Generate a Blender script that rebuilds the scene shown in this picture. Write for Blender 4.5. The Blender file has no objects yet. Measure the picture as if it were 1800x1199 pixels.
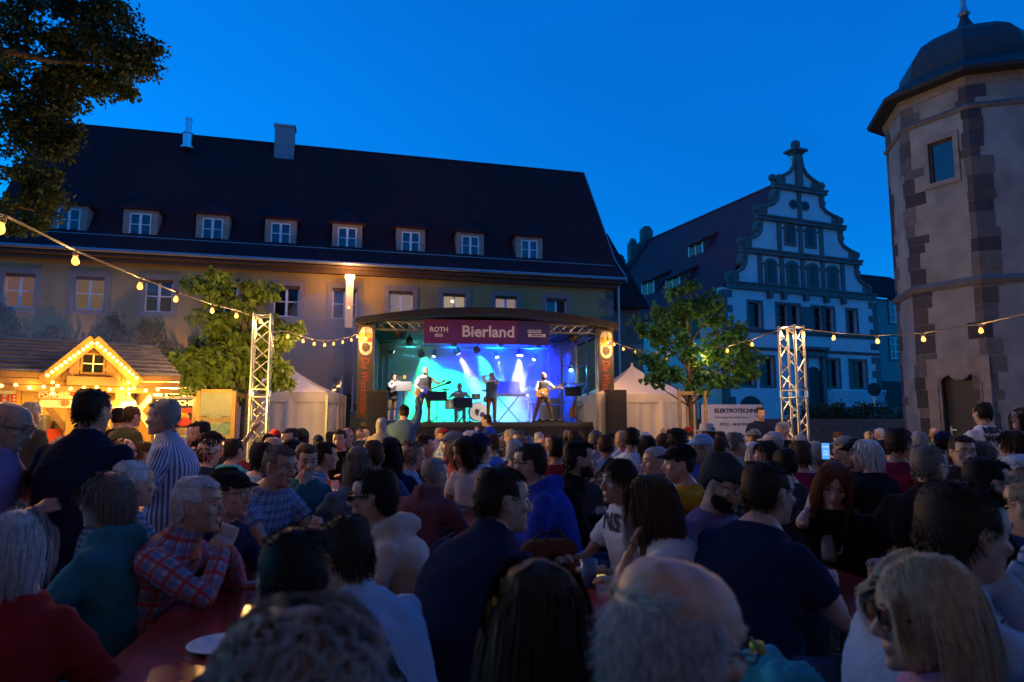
import bpy, bmesh, math, random
import numpy as np
from mathutils import Vector, Matrix, Quaternion

random.seed(7); np.random.seed(7)
R = math.radians
SC = bpy.context.scene
COL = SC.collection

# ------------------------------------------------------------------ camera
CAM_H = 1.55
PITCH = math.atan(140 / 1200.0)
cam_data = bpy.data.cameras.new('camera'); cam = bpy.data.objects.new('camera', cam_data); COL.objects.link(cam)
cam.location = (0, 0, CAM_H); cam.rotation_euler = (math.pi / 2 + PITCH, 0, 0)
cam_data.sensor_width = 36; cam_data.lens = 24; cam_data.clip_start = 0.05; cam_data.clip_end = 2000
cam_data.dof.use_dof = True; cam_data.dof.focus_distance = 11.0; cam_data.dof.aperture_fstop = 3.2
SC.camera = cam

# ------------------------------------------------------------------ dusk sky
W = bpy.data.worlds.new('World'); SC.world = W; W.use_nodes = True
wn = W.node_tree.nodes; wl = W.node_tree.links
bg = wn['Background']
sky = wn.new('ShaderNodeTexSky'); sky.sky_type = 'NISHITA'; sky.sun_disc = False
SUN_EL, SUN_ROT = R(7), R(-65)
sky.sun_elevation = SUN_EL; sky.sun_rotation = SUN_ROT; sky.altitude = 300; sky.ozone_density = 6.0; sky.dust_density = 0.6
tint = wn.new('ShaderNodeMix'); tint.data_type = 'RGBA'; tint.blend_type = 'MULTIPLY'; tint.inputs[0].default_value = 1.0
tint.inputs['B'].default_value = (0.002, 2.05, 2.6, 1)          # tungsten white balance of the photograph
wl.new(sky.outputs[0], tint.inputs['A'])
even = wn.new('ShaderNodeMix'); even.data_type = 'RGBA'; even.inputs[0].default_value = 0.45   # thin even twilight veil over the gradient
even.inputs['B'].default_value = (0.012, 0.92, 4.9, 1)
wl.new(tint.outputs['Result'], even.inputs['A'])
wtc = wn.new('ShaderNodeTexCoord'); wmp = wn.new('ShaderNodeMapping'); wmp.inputs['Scale'].default_value = (2.2, 2.2, 7.0); wmp.inputs['Rotation'].default_value = (0.2, 0.35, 0)
wnz = wn.new('ShaderNodeTexNoise'); wnz.inputs['Scale'].default_value = 1.0; wnz.inputs['Detail'].default_value = 4.0
wrg = wn.new('ShaderNodeMapRange'); wrg.inputs[1].default_value = 0.35; wrg.inputs[2].default_value = 0.7; wrg.inputs[3].default_value = 0.95; wrg.inputs[4].default_value = 1.06
veil = wn.new('ShaderNodeMix'); veil.data_type = 'RGBA'; veil.blend_type = 'MULTIPLY'; veil.inputs[0].default_value = 1.0          # faint wisps of high cloud
wl.new(wtc.outputs['Generated'], wmp.inputs[0]); wl.new(wmp.outputs[0], wnz.inputs['Vector']); wl.new(wnz.outputs['Fac'], wrg.inputs[0])
wl.new(even.outputs['Result'], veil.inputs['A']); wl.new(wrg.outputs[0], veil.inputs['B']); wl.new(veil.outputs['Result'], bg.inputs[0])
SKY_STRENGTH = 0.15
bg.inputs[1].default_value = SKY_STRENGTH

sun_data = bpy.data.lights.new('sun', 'SUN'); sun = bpy.data.objects.new('sun', sun_data); COL.objects.link(sun)
sun_data.energy = 0.02; sun_data.angle = R(25); sun_data.color = (0.75, 0.8, 1.0)
sun.rotation_euler = (math.pi / 2 - R(6), 0, -SUN_ROT + math.pi)

SC.view_settings.view_transform = 'Standard'; SC.view_settings.look = 'None'
SC.view_settings.exposure = 0.0; SC.view_settings.gamma = 1.0; SC.view_settings.use_curve_mapping = False
SC.render.engine = 'CYCLES'
cy = SC.cycles
cy.use_denoising = True; cy.denoiser = 'OPENIMAGEDENOISE'
cy.max_bounces = 6; cy.diffuse_bounces = 3; cy.glossy_bounces = 3; cy.transmission_bounces = 5; cy.volume_bounces = 0
cy.transparent_max_bounces = 12; cy.sample_clamp_indirect = 3.0; cy.sample_clamp_direct = 0
cy.caustics_reflective = False; cy.caustics_refractive = False; cy.use_light_tree = True
cy.volume_step_rate = 4.0

# ------------------------------------------------------------------ pixel -> place
CP, SP = math.cos(PITCH), math.sin(PITCH)
def ray(px, py):
    u = (px - 900) / 1200.0; v = (599.5 - py) / 1200.0
    return Vector((u, CP - v * SP, SP + v * CP))
def at(px, py, Y):
    d = ray(px, py); return Vector((0, 0, CAM_H)) + d * (Y / d.y)
def at_z(px, py, Z):
    d = ray(px, py); return Vector((0, 0, CAM_H)) + d * ((Z - CAM_H) / d.z)
def proj(p):
    x, y, z = p[0], p[1], p[2] - CAM_H
    f = y * CP + z * SP; up = -y * SP + z * CP
    return (900 + 1200 * x / f, 599.5 - 1200 * up / f)

class Frame:
    """a local frame on the ground: x to the right, y into the depth"""
    def __init__(s, ox, oy, ang, oz=0.0):
        s.o = Vector((ox, oy, oz)); s.a = ang
        s.x = Vector((math.cos(ang), math.sin(ang), 0)); s.y = Vector((-math.sin(ang), math.cos(ang), 0))
    def hit(s, px, py, y=0.0):
        """local (x, z) where the line of sight meets the plane at local depth y"""
        d = ray(px, py); c = Vector((0, 0, CAM_H)); p0 = s.o + s.y * y
        t = (p0 - c).dot(s.y) / d.dot(s.y); p = c + d * t
        return (p - s.o).dot(s.x), p.z - s.o.z
    def w(s, x, y, z=0.0):
        return s.o + s.x * x + s.y * y + Vector((0, 0, z))

# ------------------------------------------------------------------ materials
MATS = {}
def mat(name, col, rough=0.7, metal=0.0, var=0.18, scale=6.0, bump=0.0, bscale=40.0, emit=None, estr=0.0,
        trans=0.0, alpha=1.0, spec=0.5, coat=0.0):
    if name in MATS: return MATS[name]
    m = bpy.data.materials.new(name); m.use_nodes = True; MATS[name] = m
    n = m.node_tree.nodes; l = m.node_tree.links; b = n['Principled BSDF']
    b.inputs['Roughness'].default_value = rough; b.inputs['Metallic'].default_value = metal
    b.inputs['Specular IOR Level'].default_value = spec
    if coat: b.inputs['Coat Weight'].default_value = coat; b.inputs['Coat Roughness'].default_value = 0.12
    tc = n.new('ShaderNodeTexCoord')
    if var > 0:
        nz = n.new('ShaderNodeTexNoise'); nz.inputs['Scale'].default_value = scale; nz.inputs['Detail'].default_value = 5
        l.new(tc.outputs['Object'], nz.inputs['Vector'])
        mr = n.new('ShaderNodeMapRange'); mr.inputs[1].default_value = 0.3; mr.inputs[2].default_value = 0.7
        mr.inputs[3].default_value = 1 - var; mr.inputs[4].default_value = 1 + var
        l.new(nz.outputs['Fac'], mr.inputs[0])
        mx = n.new('ShaderNodeMix'); mx.data_type = 'RGBA'; mx.blend_type = 'MULTIPLY'; mx.inputs[0].default_value = 1
        mx.inputs['A'].default_value = (*col, 1); l.new(mr.outputs[0], mx.inputs['B'])
        l.new(mx.outputs['Result'], b.inputs['Base Color'])
    else:
        b.inputs['Base Color'].default_value = (*col, 1)
    if bump > 0:
        nb = n.new('ShaderNodeTexNoise'); nb.inputs['Scale'].default_value = bscale; nb.inputs['Detail'].default_value = 6
        l.new(tc.outputs['Object'], nb.inputs['Vector'])
        bp = n.new('ShaderNodeBump'); bp.inputs['Strength'].default_value = bump; bp.inputs['Distance'].default_value = 0.02
        l.new(nb.outputs['Fac'], bp.inputs['Height']); l.new(bp.outputs[0], b.inputs['Normal'])
    if emit:
        b.inputs['Emission Color'].default_value = (*emit, 1); b.inputs['Emission Strength'].default_value = estr
    if trans: b.inputs['Transmission Weight'].default_value = trans; b.inputs['IOR'].default_value = 1.33
    if alpha < 1: b.inputs['Alpha'].default_value = alpha
    return m

def mat_rows(name, c1, c2, axis, freq, rough=0.75, bump=0.6, cross=None, spec=0.25):
    """tiles, boards or shingles too far away to tell apart: fine rows of relief along one axis"""
    m = mat(name, c1, rough, var=0, spec=spec)
    n = m.node_tree.nodes; l = m.node_tree.links; b = n['Principled BSDF']
    tc = n.new('ShaderNodeTexCoord'); sp = n.new('ShaderNodeSeparateXYZ'); l.new(tc.outputs['Object'], sp.inputs[0])
    def saw(ax, fr):
        a = n.new('ShaderNodeMath'); a.operation = 'MULTIPLY'; a.inputs[1].default_value = fr; l.new(sp.outputs[ax], a.inputs[0])
        f = n.new('ShaderNodeMath'); f.operation = 'FRACT'; l.new(a.outputs[0], f.inputs[0]); return f
    s1 = saw(axis, freq); h = s1
    if cross:
        s2 = saw(cross[0], cross[1]); q = n.new('ShaderNodeMath'); q.operation = 'ADD'
        k = n.new('ShaderNodeMath'); k.operation = 'LESS_THAN'; k.inputs[1].default_value = 0.12; l.new(s2.outputs[0], k.inputs[0])
        kk = n.new('ShaderNodeMath'); kk.operation = 'MULTIPLY'; kk.inputs[1].default_value = -0.5; l.new(k.outputs[0], kk.inputs[0])
        l.new(s1.outputs[0], q.inputs[0]); l.new(kk.outputs[0], q.inputs[1]); h = q
    nz = n.new('ShaderNodeTexNoise'); nz.inputs['Scale'].default_value = 3.0; nz.inputs['Detail'].default_value = 8
    l.new(tc.outputs['Object'], nz.inputs['Vector'])
    mx = n.new('ShaderNodeMix'); mx.data_type = 'RGBA'; mx.inputs['A'].default_value = (*c1, 1); mx.inputs['B'].default_value = (*c2, 1)
    l.new(nz.outputs['Fac'], mx.inputs[0]); l.new(mx.outputs['Result'], b.inputs['Base Color'])
    bp = n.new('ShaderNodeBump'); bp.inputs['Strength'].default_value = bump; bp.inputs['Distance'].default_value = 0.04
    l.new(h.outputs[0], bp.inputs['Height']); l.new(bp.outputs[0], b.inputs['Normal'])
    return m

def mat_plaid(name, base, c2, c3=None, f=22.0, w2=0.45, w3=0.12, mode='plaid', rough=0.85):
    """woven check or stripe; colour bands follow the cloth's own coordinates"""
    m = mat(name, base, rough, var=0)
    n = m.node_tree.nodes; l = m.node_tree.links; b = n['Principled BSDF']
    at_ = n.new('ShaderNodeAttribute'); at_.attribute_name = 'cloth'                 # distances measured along the cloth of body and sleeves
    sp = n.new('ShaderNodeSeparateXYZ'); l.new(at_.outputs['Vector'], sp.inputs[0])
    def band(src, fr, wd, off=0.0):
        a = n.new('ShaderNodeMath'); a.operation = 'MULTIPLY_ADD'; a.inputs[1].default_value = fr; a.inputs[2].default_value = off
        l.new(src, a.inputs[0])
        q = n.new('ShaderNodeMath'); q.operation = 'FRACT'; l.new(a.outputs[0], q.inputs[0])
        k = n.new('ShaderNodeMath'); k.operation = 'LESS_THAN'; k.inputs[1].default_value = wd; l.new(q.outputs[0], k.inputs[0]); return k.outputs[0]
    h = band(sp.outputs[0], f, w2); v = band(sp.outputs[1], f, w2)
    prev = None
    def over(a, fac, col, amt=1.0):
        mx = n.new('ShaderNodeMix'); mx.data_type = 'RGBA'
        if amt < 1:
            mm = n.new('ShaderNodeMath'); mm.operation = 'MULTIPLY'; mm.inputs[1].default_value = amt; l.new(fac, mm.inputs[0]); fac = mm.outputs[0]
        l.new(fac, mx.inputs[0])
        if a is None: mx.inputs['A'].default_value = (*base, 1)
        else: l.new(a, mx.inputs['A'])
        mx.inputs['B'].default_value = (*col, 1); return mx.outputs['Result']
    if mode == 'stripe':
        prev = over(None, h, c2)
    else:
        prev = over(None, h, c2, 0.6); prev = over(prev, v, c2, 0.6)
        if c3:
            prev = over(prev, band(sp.outputs[0], f, w3, 0.33), c3, 0.9); prev = over(prev, band(sp.outputs[1], f, w3, 0.33), c3, 0.9)
    l.new(prev, b.inputs['Base Color'])
    return m

# ------------------------------------------------------------------ mesh builder
class MB:
    def __init__(s): s.v = []; s.f = []; s.m = []; s.n = 0
    def add(s, vs, fs, mi=0):
        o = s.n; s.v.extend([tuple(p) for p in vs]); s.n += len(vs)
        for f in fs: s.f.append(tuple(i + o for i in f)); s.m.append(mi)
        return s
    def box(s, c, d, rz=0.0, mi=0, rot=None, taper=None):
        x, y, z = d[0] / 2, d[1] / 2, d[2] / 2
        t = taper or (1, 1)
        vs = [Vector((-x, -y, -z)), Vector((x, -y, -z)), Vector((x, y, -z)), Vector((-x, y, -z)),
              Vector((-x * t[0], -y * t[1], z)), Vector((x * t[0], -y * t[1], z)), Vector((x * t[0], y * t[1], z)), Vector((-x * t[0], y * t[1], z))]
        M = rot if rot is not None else Matrix.Rotation(rz, 3, 'Z')
        vs = [M @ v + Vector(c) for v in vs]
        return s.add(vs, [(3, 2, 1, 0), (4, 5, 6, 7), (0, 1, 5, 4), (1, 2, 6, 5), (2, 3, 7, 6), (3, 0, 4, 7)], mi)
    def b2(s, lo, hi, mi=0):
        return s.box([(a + b) / 2 for a, b in zip(lo, hi)], [b - a for a, b in zip(lo, hi)], mi=mi)
    def bar(s, a, b, w, h=None, mi=0, up=(0, 0, 1)):
        a, b = Vector(a), Vector(b); d = b - a; L = d.length
        if L < 1e-6: return s
        z = d / L; u = Vector(up)
        if abs(z.dot(u)) > 0.98: u = Vector((1, 0, 0)) if abs(z.x) < 0.9 else Vector((0, 1, 0))
        x = u.cross(z).normalized(); y = z.cross(x)
        M = Matrix((x, y, z)).transposed()
        return s.box((a + b) / 2, (w, h or w, L), rot=M, mi=mi)
    def tube(s, pts, r, n=8, mi=0, cap=True, closed=False):
        pts = [Vector(p) for p in pts]; k = len(pts)
        rs = r if isinstance(r, (list, tuple)) else [r] * k
        vs = []; fs = []; ref = None
        for i, p in enumerate(pts):
            if closed: t = (pts[(i + 1) % k] - pts[i - 1])
            else: t = pts[min(i + 1, k - 1)] - pts[max(i - 1, 0)]
            t = t.normalized() if t.length > 1e-9 else Vector((0, 0, 1))
            if ref is None:
                ref = Vector((0, 0, 1)) if abs(t.z) < 0.9 else Vector((0, 1, 0))
            x = ref - t * ref.dot(t); x = x.normalized() if x.length > 1e-6 else t.orthogonal().normalized()
            ref = x; y = t.cross(x)
            for j in range(n):
                a = 2 * math.pi * j / n
                vs.append(p + (x * math.cos(a) + y * math.sin(a)) * rs[i])
        for i in range(k if closed else k - 1):
            for j in range(n):
                a = i * n + j; b = i * n + (j + 1) % n; c = ((i + 1) % k) * n + (j + 1) % n; d = ((i + 1) % k) * n + j
                fs.append((a, b, c, d))
        if cap and not closed:
            fs.append(tuple(range(n - 1, -1, -1))); fs.append(tuple((k - 1) * n + j for j in range(n)))
        return s.add(vs, fs, mi)
    def lathe(s, prof, c=(0, 0, 0), n=16, mi=0, rot=None):
        """prof: list of (r, z)"""
        vs = []; fs = []; k = len(prof)
        for (r, z) in prof:
            for j in range(n):
                a = 2 * math.pi * j / n; vs.append(Vector((r * math.cos(a), r * math.sin(a), z)))
        M = rot if rot is not None else Matrix.Identity(3)
        vs = [M @ v + Vector(c) for v in vs]
        for i in range(k - 1):
            for j in range(n):
                fs.append((i * n + j, i * n + (j + 1) % n, (i + 1) * n + (j + 1) % n, (i + 1) * n + j))
        fs.append(tuple(range(n - 1, -1, -1))); fs.append(tuple((k - 1) * n + j for j in range(n)))
        return s.add(vs, fs, mi)
    def ball(s, c, r, n=10, mi=0, sc=(1, 1, 1)):
        k = max(4, n // 2 + 1); prof = []
        vs = []; fs = []
        for i in range(k + 1):
            th = math.pi * i / k
            for j in range(n):
                a = 2 * math.pi * j / n
                vs.append((c[0] + r * sc[0] * math.sin(th) * math.cos(a), c[1] + r * sc[1] * math.sin(th) * math.sin(a), c[2] - r * sc[2] * math.cos(th)))
        for i in range(k):
            for j in range(n):
                fs.append((i * n + j, i * n + (j + 1) % n, (i + 1) * n + (j + 1) % n, (i + 1) * n + j))
        return s.add(vs, fs, mi)
    def prism(s, poly, y0, y1, mi=0):
        """poly in local x,z extruded between y0 and y1"""
        k = len(poly)
        vs = [(x, y0, z) for x, z in poly] + [(x, y1, z) for x, z in poly]
        fs = [tuple(range(k)), tuple(range(2 * k - 1, k - 1, -1))] + [(i, i + k, (i + 1) % k + k, (i + 1) % k)[::-1] for i in range(k)]
        return s.add(vs, [f[::-1] for f in fs], mi)
    def zprism(s, poly, z0, z1, mi=0):
        k = len(poly)
        vs = [(x, y, z0) for x, y in poly] + [(x, y, z1) for x, y in poly]
        fs = [tuple(range(k - 1, -1, -1)), tuple(range(k, 2 * k))] + [(i, (i + 1) % k, (i + 1) % k + k, i + k) for i in range(k)]
        return s.add(vs, fs, mi)
    def build(s, name, mats, parent=None, loc=None, rz=0.0, smooth=False, bevel=0.0):
        me = bpy.data.meshes.new(name); me.from_pydata(s.v, [], s.f); me.update()
        ms = mats if isinstance(mats, (list, tuple)) else [mats]
        for m in ms: me.materials.append(m)
        if len(ms) > 1: me.polygons.foreach_set('material_index', s.m)
        if smooth: me.polygons.foreach_set('use_smooth', [True] * len(me.polygons))
        bm = bmesh.new(); bm.from_mesh(me); bmesh.ops.recalc_face_normals(bm, faces=bm.faces)
        if bevel > 0:
            bmesh.ops.bevel(bm, geom=list(bm.edges), offset=bevel, segments=1, affect='EDGES', clamp_overlap=True)
        bm.to_mesh(me); bm.free(); me.update()
        return link(name, me, parent, loc, rz)

def link(name, me, parent=None, loc=None, rz=0.0):
    o = bpy.data.objects.new(name, me); COL.objects.link(o)
    if parent is not None: o.parent = parent
    if loc is not None: o.location = loc
    if rz: o.rotation_euler = (0, 0, rz)
    return o
def empty(name, loc=(0, 0, 0), rz=0.0):
    o = bpy.data.objects.new(name, None); COL.objects.link(o); o.location = loc; o.rotation_euler = (0, 0, rz); o.empty_display_size = 0.1
    return o
def tag(o, label=None, cat=None, group=None, kind=None):
    if label: o['label'] = label
    if cat: o['category'] = cat
    if group: o['group'] = group
    if kind: o['kind'] = kind
    return o
KIDS = {}
def copy_tree(o, parent=None):
    c = o.copy(); COL.objects.link(c)
    if parent is not None: c.parent = parent
    for ch in list(o.children): copy_tree(ch, c)
    return c
def mesh_np(name, v, quads=None, tris=None, mats=(), mi=None, smooth=True):
    """fast mesh from arrays; mi one index per face (quads first)"""
    me = bpy.data.meshes.new(name); v = np.asarray(v, np.float32)
    nq = 0 if quads is None else len(quads); nt = 0 if tris is None else len(tris)
    li = []; 
    if nq: li.append(np.asarray(quads, np.int32).ravel())
    if nt: li.append(np.asarray(tris, np.int32).ravel())
    li = np.concatenate(li)
    me.vertices.add(len(v)); me.vertices.foreach_set('co', v.ravel())
    me.loops.add(len(li)); me.loops.foreach_set('vertex_index', li)
    st = np.concatenate([np.arange(nq) * 4, nq * 4 + np.arange(nt) * 3]).astype(np.int32)
    me.polygons.add(nq + nt); me.polygons.foreach_set('loop_start', st)
    if mi is not None: me.polygons.foreach_set('material_index', np.asarray(mi, np.int32))
    me.polygons.foreach_set('use_smooth', np.full(nq + nt, smooth))
    for m in mats: me.materials.append(m)
    me.update(calc_edges=True); me.validate()
    return me
WORK = bpy.data.scenes.new('workbench')                            # a small empty scene to evaluate modifiers quickly
def text(body, size, m, parent, loc, rot=(math.pi / 2, 0, 0), name='lettering', bold=0.0, shear=0.0, align='CENTER', ext=0.003, sx=1.0, space=1.0):
    c = bpy.data.curves.new(name, 'FONT'); c.body = body; c.size = size; c.extrude = ext; c.offset = bold; c.shear = shear
    c.align_x = align; c.align_y = 'CENTER'; c.resolution_u = 3; c.space_character = space
    t = bpy.data.objects.new(name, c); WORK.collection.objects.link(t)
    WORK.view_layers[0].update(); me = bpy.data.meshes.new_from_object(t.evaluated_get(WORK.view_layers[0].depsgraph))
    bpy.data.objects.remove(t); bpy.data.curves.remove(c)
    me.name = name; me.materials.clear(); me.materials.append(m)
    o = link(name, me, parent, loc); o.rotation_euler = rot; o.scale = (sx, 1, 1)
    return o
def lamp(kind, loc, energy, col, parent=None, size=0.05, aim=None, spot=40, blend=0.5, name='light'):
    L = bpy.data.lights.new(name, kind); L.energy = energy; L.color = col
    if kind == 'SPOT': L.spot_size = R(spot); L.spot_blend = blend
    if kind in ('SPOT', 'POINT'): L.shadow_soft_size = size
    if kind == 'AREA': L.size = size
    o = bpy.data.objects.new(name, L); COL.objects.link(o); o.location = loc
    if parent is not None: o.parent = parent
    if aim is not None:
        o.rotation_euler = (Vector(aim) - Vector(loc)).to_track_quat('-Z', 'Y').to_euler()
    return o
# ================================================================== materials used by the setting
M_plaster = mat('ochre_plaster', (0.38, 0.255, 0.10), 0.9, var=0.16, scale=0.9, bump=0.25, bscale=25)
M_sand = mat('window_stone', (0.27, 0.22, 0.19), 0.85, var=0.15, scale=3, bump=0.3)
M_wframe = mat('white_window_paint', (0.72, 0.73, 0.76), 0.45, var=0.04)
M_glass = mat('window_glass', (0.010, 0.011, 0.014), 0.12, var=0, spec=0.30); M_sky = mat('sky_glass', (0.012, 0.013, 0.016), 0.05, var=0, spec=1.0)
M_roof = mat_rows('dark_roof_tile', (0.050, 0.014, 0.018), (0.085, 0.026, 0.030), 2, 4.0, 0.9, 0.8, cross=(0, 4.5), spec=.1)
M_wood_dk = mat('dark_timber', (0.10, 0.055, 0.03), 0.7, var=0.25, scale=8)
M_dormer = mat('dormer_boards', (0.30, 0.24, 0.19), 0.8, var=0.2, scale=5, bump=0.2)
M_zinc = mat('zinc', (0.35, 0.37, 0.40), 0.4, metal=0.7, var=0.12)
M_steel = mat('bright_steel', (0.7, 0.72, 0.75), 0.28, metal=0.9, var=0.1)
M_white = mat('white_render', (0.62, 0.61, 0.62), 0.9, var=0.10, scale=0.7, bump=0.15)
M_trim = mat('grey_sandstone', (0.135, 0.125, 0.12), 0.85, var=0.2, scale=2.5, bump=0.3)
M_redroof = mat_rows('red_roof_tile', (0.30, 0.022, 0.045), (0.40, 0.04, 0.06), 2, 4.5, 0.8, 0.7, cross=(1, 4.5))
M_tower = mat('tower_plaster', (0.25, 0.235, 0.20), 0.92, var=0.25, scale=1.3, bump=0.4, bscale=12)
M_slate = mat_rows('slate', (0.028, 0.03, 0.036), (0.055, 0.058, 0.068), 2, 5.0, 0.5, 0.7, cross=(0, 4))
M_black = mat('black_paint', (0.012, 0.012, 0.013), 0.6, var=0.1)
M_leaf = mat('leaf_green', (0.035, 0.135, 0.028), 0.55, var=0.45, scale=2.5)
M_leafdk = mat('leaf_dark_green', (0.040, 0.070, 0.016), 0.55, var=0.45, scale=1.2)
M_leaflt = mat('leaf_light_green', (0.13, 0.20, 0.03), 0.55, var=0.4, scale=2.5)
M_bark = mat('bark', (0.10, 0.075, 0.055), 0.9, var=0.3, scale=8, bump=0.8, bscale=20)
def win_mat(i, col, s): return mat('glow_pane_%s' % i, (0.02, 0.02, 0.02), 0.08, var=0, emit=col, estr=s)
for m_ in (M_leaf, M_leafdk, M_leaflt):
    b_ = m_.node_tree.nodes['Principled BSDF']; b_.inputs['Subsurface Weight'].default_value = 0.0
    # thin leaves let some light through
    n_ = m_.node_tree.nodes; l_ = m_.node_tree.links; t_ = n_.new('ShaderNodeBsdfTranslucent'); x_ = n_.new('ShaderNodeMixShader')
    x_.inputs[0].default_value = 0.3; t_.inputs[0].default_value = (*[c * 1.6 for c in b_.inputs['Base Color'].default_value[:3]], 1)
    src = b_.inputs['Base Color'].links
    if src: l_.new(src[0].from_socket, t_.inputs[0])
    l_.new(b_.outputs[0], x_.inputs[1]); l_.new(t_.outputs[0], x_.inputs[2]); l_.new(x_.outputs[0], n_['Material Output'].inputs[0])

# ================================================================== ground
def mat_cobble():
    m = mat('cobble_joints', (0.07, 0.068, 0.066), 0.55, var=0)
    n = m.node_tree.nodes; l = m.node_tree.links; b = n['Principled BSDF']
    tc = n.new('ShaderNodeTexCoord'); vo = n.new('ShaderNodeTexVoronoi'); vo.feature = 'DISTANCE_TO_EDGE'; vo.inputs['Scale'].default_value = 8.5
    l.new(tc.outputs['Object'], vo.inputs['Vector'])
    cr = n.new('ShaderNodeMapRange'); cr.inputs[2].default_value = 0.12; l.new(vo.outputs['Distance'], cr.inputs[0])
    v2 = n.new('ShaderNodeTexVoronoi'); v2.inputs['Scale'].default_value = 8.5; l.new(tc.outputs['Object'], v2.inputs['Vector'])
    mx = n.new('ShaderNodeMix'); mx.data_type = 'RGBA'; mx.inputs['A'].default_value = (0.09, 0.088, 0.085, 1); mx.inputs['B'].default_value = (0.20, 0.19, 0.185, 1)
    l.new(v2.outputs['Color'], mx.inputs[0]); l.new(mx.outputs['Result'], b.inputs['Base Color'])
    bp = n.new('ShaderNodeBump'); bp.inputs['Strength'].default_value = 0.9; bp.inputs['Distance'].default_value = 0.03
    l.new(cr.outputs[0], bp.inputs['Height']); l.new(bp.outputs[0], b.inputs['Normal'])
    return m
ground = MB().add([(-400, -400, 0), (400, -400, 0), (400, 400, 0), (-400, 400, 0)], [(0, 1, 2, 3)]).build('ground', mat_cobble())
tag(ground, kind='structure')
M_cob = mat('cobble_stone', (0.16, 0.155, 0.15), 0.5, var=0.3, scale=9, bump=0.4)
cb = MB().box((0, 0, 0.008), (0.098, 0.098, 0.016), taper=(0.8, 0.8)).build('cobblestone', M_cob, ground, loc=(0, 0, 0), smooth=False)
first = True; rr = random.Random(3)
for i in range(15):
    for j in range(17):
        x, y = 1.05 + i * 0.112 + (0.05 if j % 2 else 0), 2.0 + j * 0.108
        o = cb if first else cb.copy()
        if not first: COL.objects.link(o); o.parent = ground
        first = False
        o.location = (x + rr.uniform(-.006, .006), y + rr.uniform(-.006, .006), rr.uniform(0.001, 0.007)); o.rotation_euler = (rr.uniform(-.04, .04), rr.uniform(-.04, .04), rr.uniform(-.1, .1))
        o.scale = (rr.uniform(.9, 1.02), rr.uniform(.9, 1.02), 1)

# ================================================================== wall with real openings
def wall_rows(mb, x0, x1, z0, z1, rows, ya, yb):
    """rows: (zlo, zhi, [(xlo, xhi)...]) sorted by height"""
    z = z0
    for zl, zh, ops in rows:
        if zl > z: mb.b2((x0, ya, z), (x1, yb, zl))
        x = x0
        for a, b in sorted(ops):
            if a > x: mb.b2((x, ya, zl), (a, yb, zh))
            x = b
        if x < x1: mb.b2((x, ya, zl), (x1, yb, zh))
        z = zh
    if z < z1: mb.b2((x0, ya, z), (x1, yb, z1))
    return mb
PANE_CACHE = {}
def pane_mesh(w, h):
    k = (round(w, 3), round(h, 3))
    if k not in PANE_CACHE:
        mb = MB().box((0, 0, 0), (w, 0.012, h)); o = mb.build('pane', M_sky); PANE_CACHE[k] = o.data; bpy.data.objects.remove(o)
    return PANE_CACHE[k]
def window(parent, xc, zc, w, h, y, sur=0.20, cols=2, rows=2, fr=0.07, pane_m=None, depth=0.14, frame_m=None, sur_m=None, name='window', lintel=0.0):
    """stone surround (part) > white frame and single panes (sub-parts); y is the wall face, opening goes inwards"""
    s = MB(); pr = 0.035
    s.b2((xc - w / 2 - sur, y - pr, zc - h / 2 - sur), (xc + w / 2 + sur, y + 0.02, zc - h / 2))
    s.b2((xc - w / 2 - sur, y - pr, zc + h / 2), (xc + w / 2 + sur, y + 0.02, zc + h / 2 + sur))
    s.b2((xc - w / 2 - sur, y - pr, zc - h / 2), (xc - w / 2, y + 0.02, zc + h / 2))
    s.b2((xc + w / 2, y - pr, zc - h / 2), (xc + w / 2 + sur, y + 0.02, zc + h / 2))
    wo = s.build(name, sur_m or M_sand, parent)
    yb = y + depth; f = MB(); fr2 = fr
    x0, x1, z0, z1 = xc - w / 2, xc + w / 2, zc - h / 2, zc + h / 2
    f.b2((x0, yb - .03, z0), (x0 + fr, yb + .03, z1)); f.b2((x1 - fr, yb - .03, z0), (x1, yb + .03, z1))
    f.b2((x0 + fr, yb - .03, z0), (x1 - fr, yb + .03, z0 + fr)); f.b2((x0 + fr, yb - .03, z1 - fr), (x1 - fr, yb + .03, z1))
    for i in range(1, cols):
        xm = x0 + w * i / cols; f.b2((xm - fr * .8, yb - .036, z0 + fr), (xm + fr * .8, yb + .03, z1 - fr))
    for j in range(1, rows):
        zm = z0 + h * (0.5 if rows == 2 else j / rows)
        for i in range(cols):
            a = x0 + w * i / cols + fr * .8; b = x0 + w * (i + 1) / cols - fr * .8
            f.b2((a, yb - .025, zm - .025), (b, yb + .02, zm + .025))
    f.build('window_frame', frame_m or M_wframe, wo)
    pw, ph = w / cols - .02, h / rows - .02
    for i in range(cols):
        for j in range(rows):
            p = link('pane', pane_mesh(pw, ph), wo, loc=(x0 + w * (i + .5) / cols, yb + .012, z0 + h * (j + .5) / rows))
            if pane_m:
                p.material_slots[0].link = 'OBJECT'; p.material_slots[0].material = pane_m
            p.rotation_euler = (rr.uniform(-.01, .01), 0, rr.uniform(-.015, .015))
    if lintel:
        MB().b2((x0 + .01, y + .03, z1 - lintel), (x1 - .01, yb - .04, z1)).build('blind_box', M_wood_dk, wo)
    return wo

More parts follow.
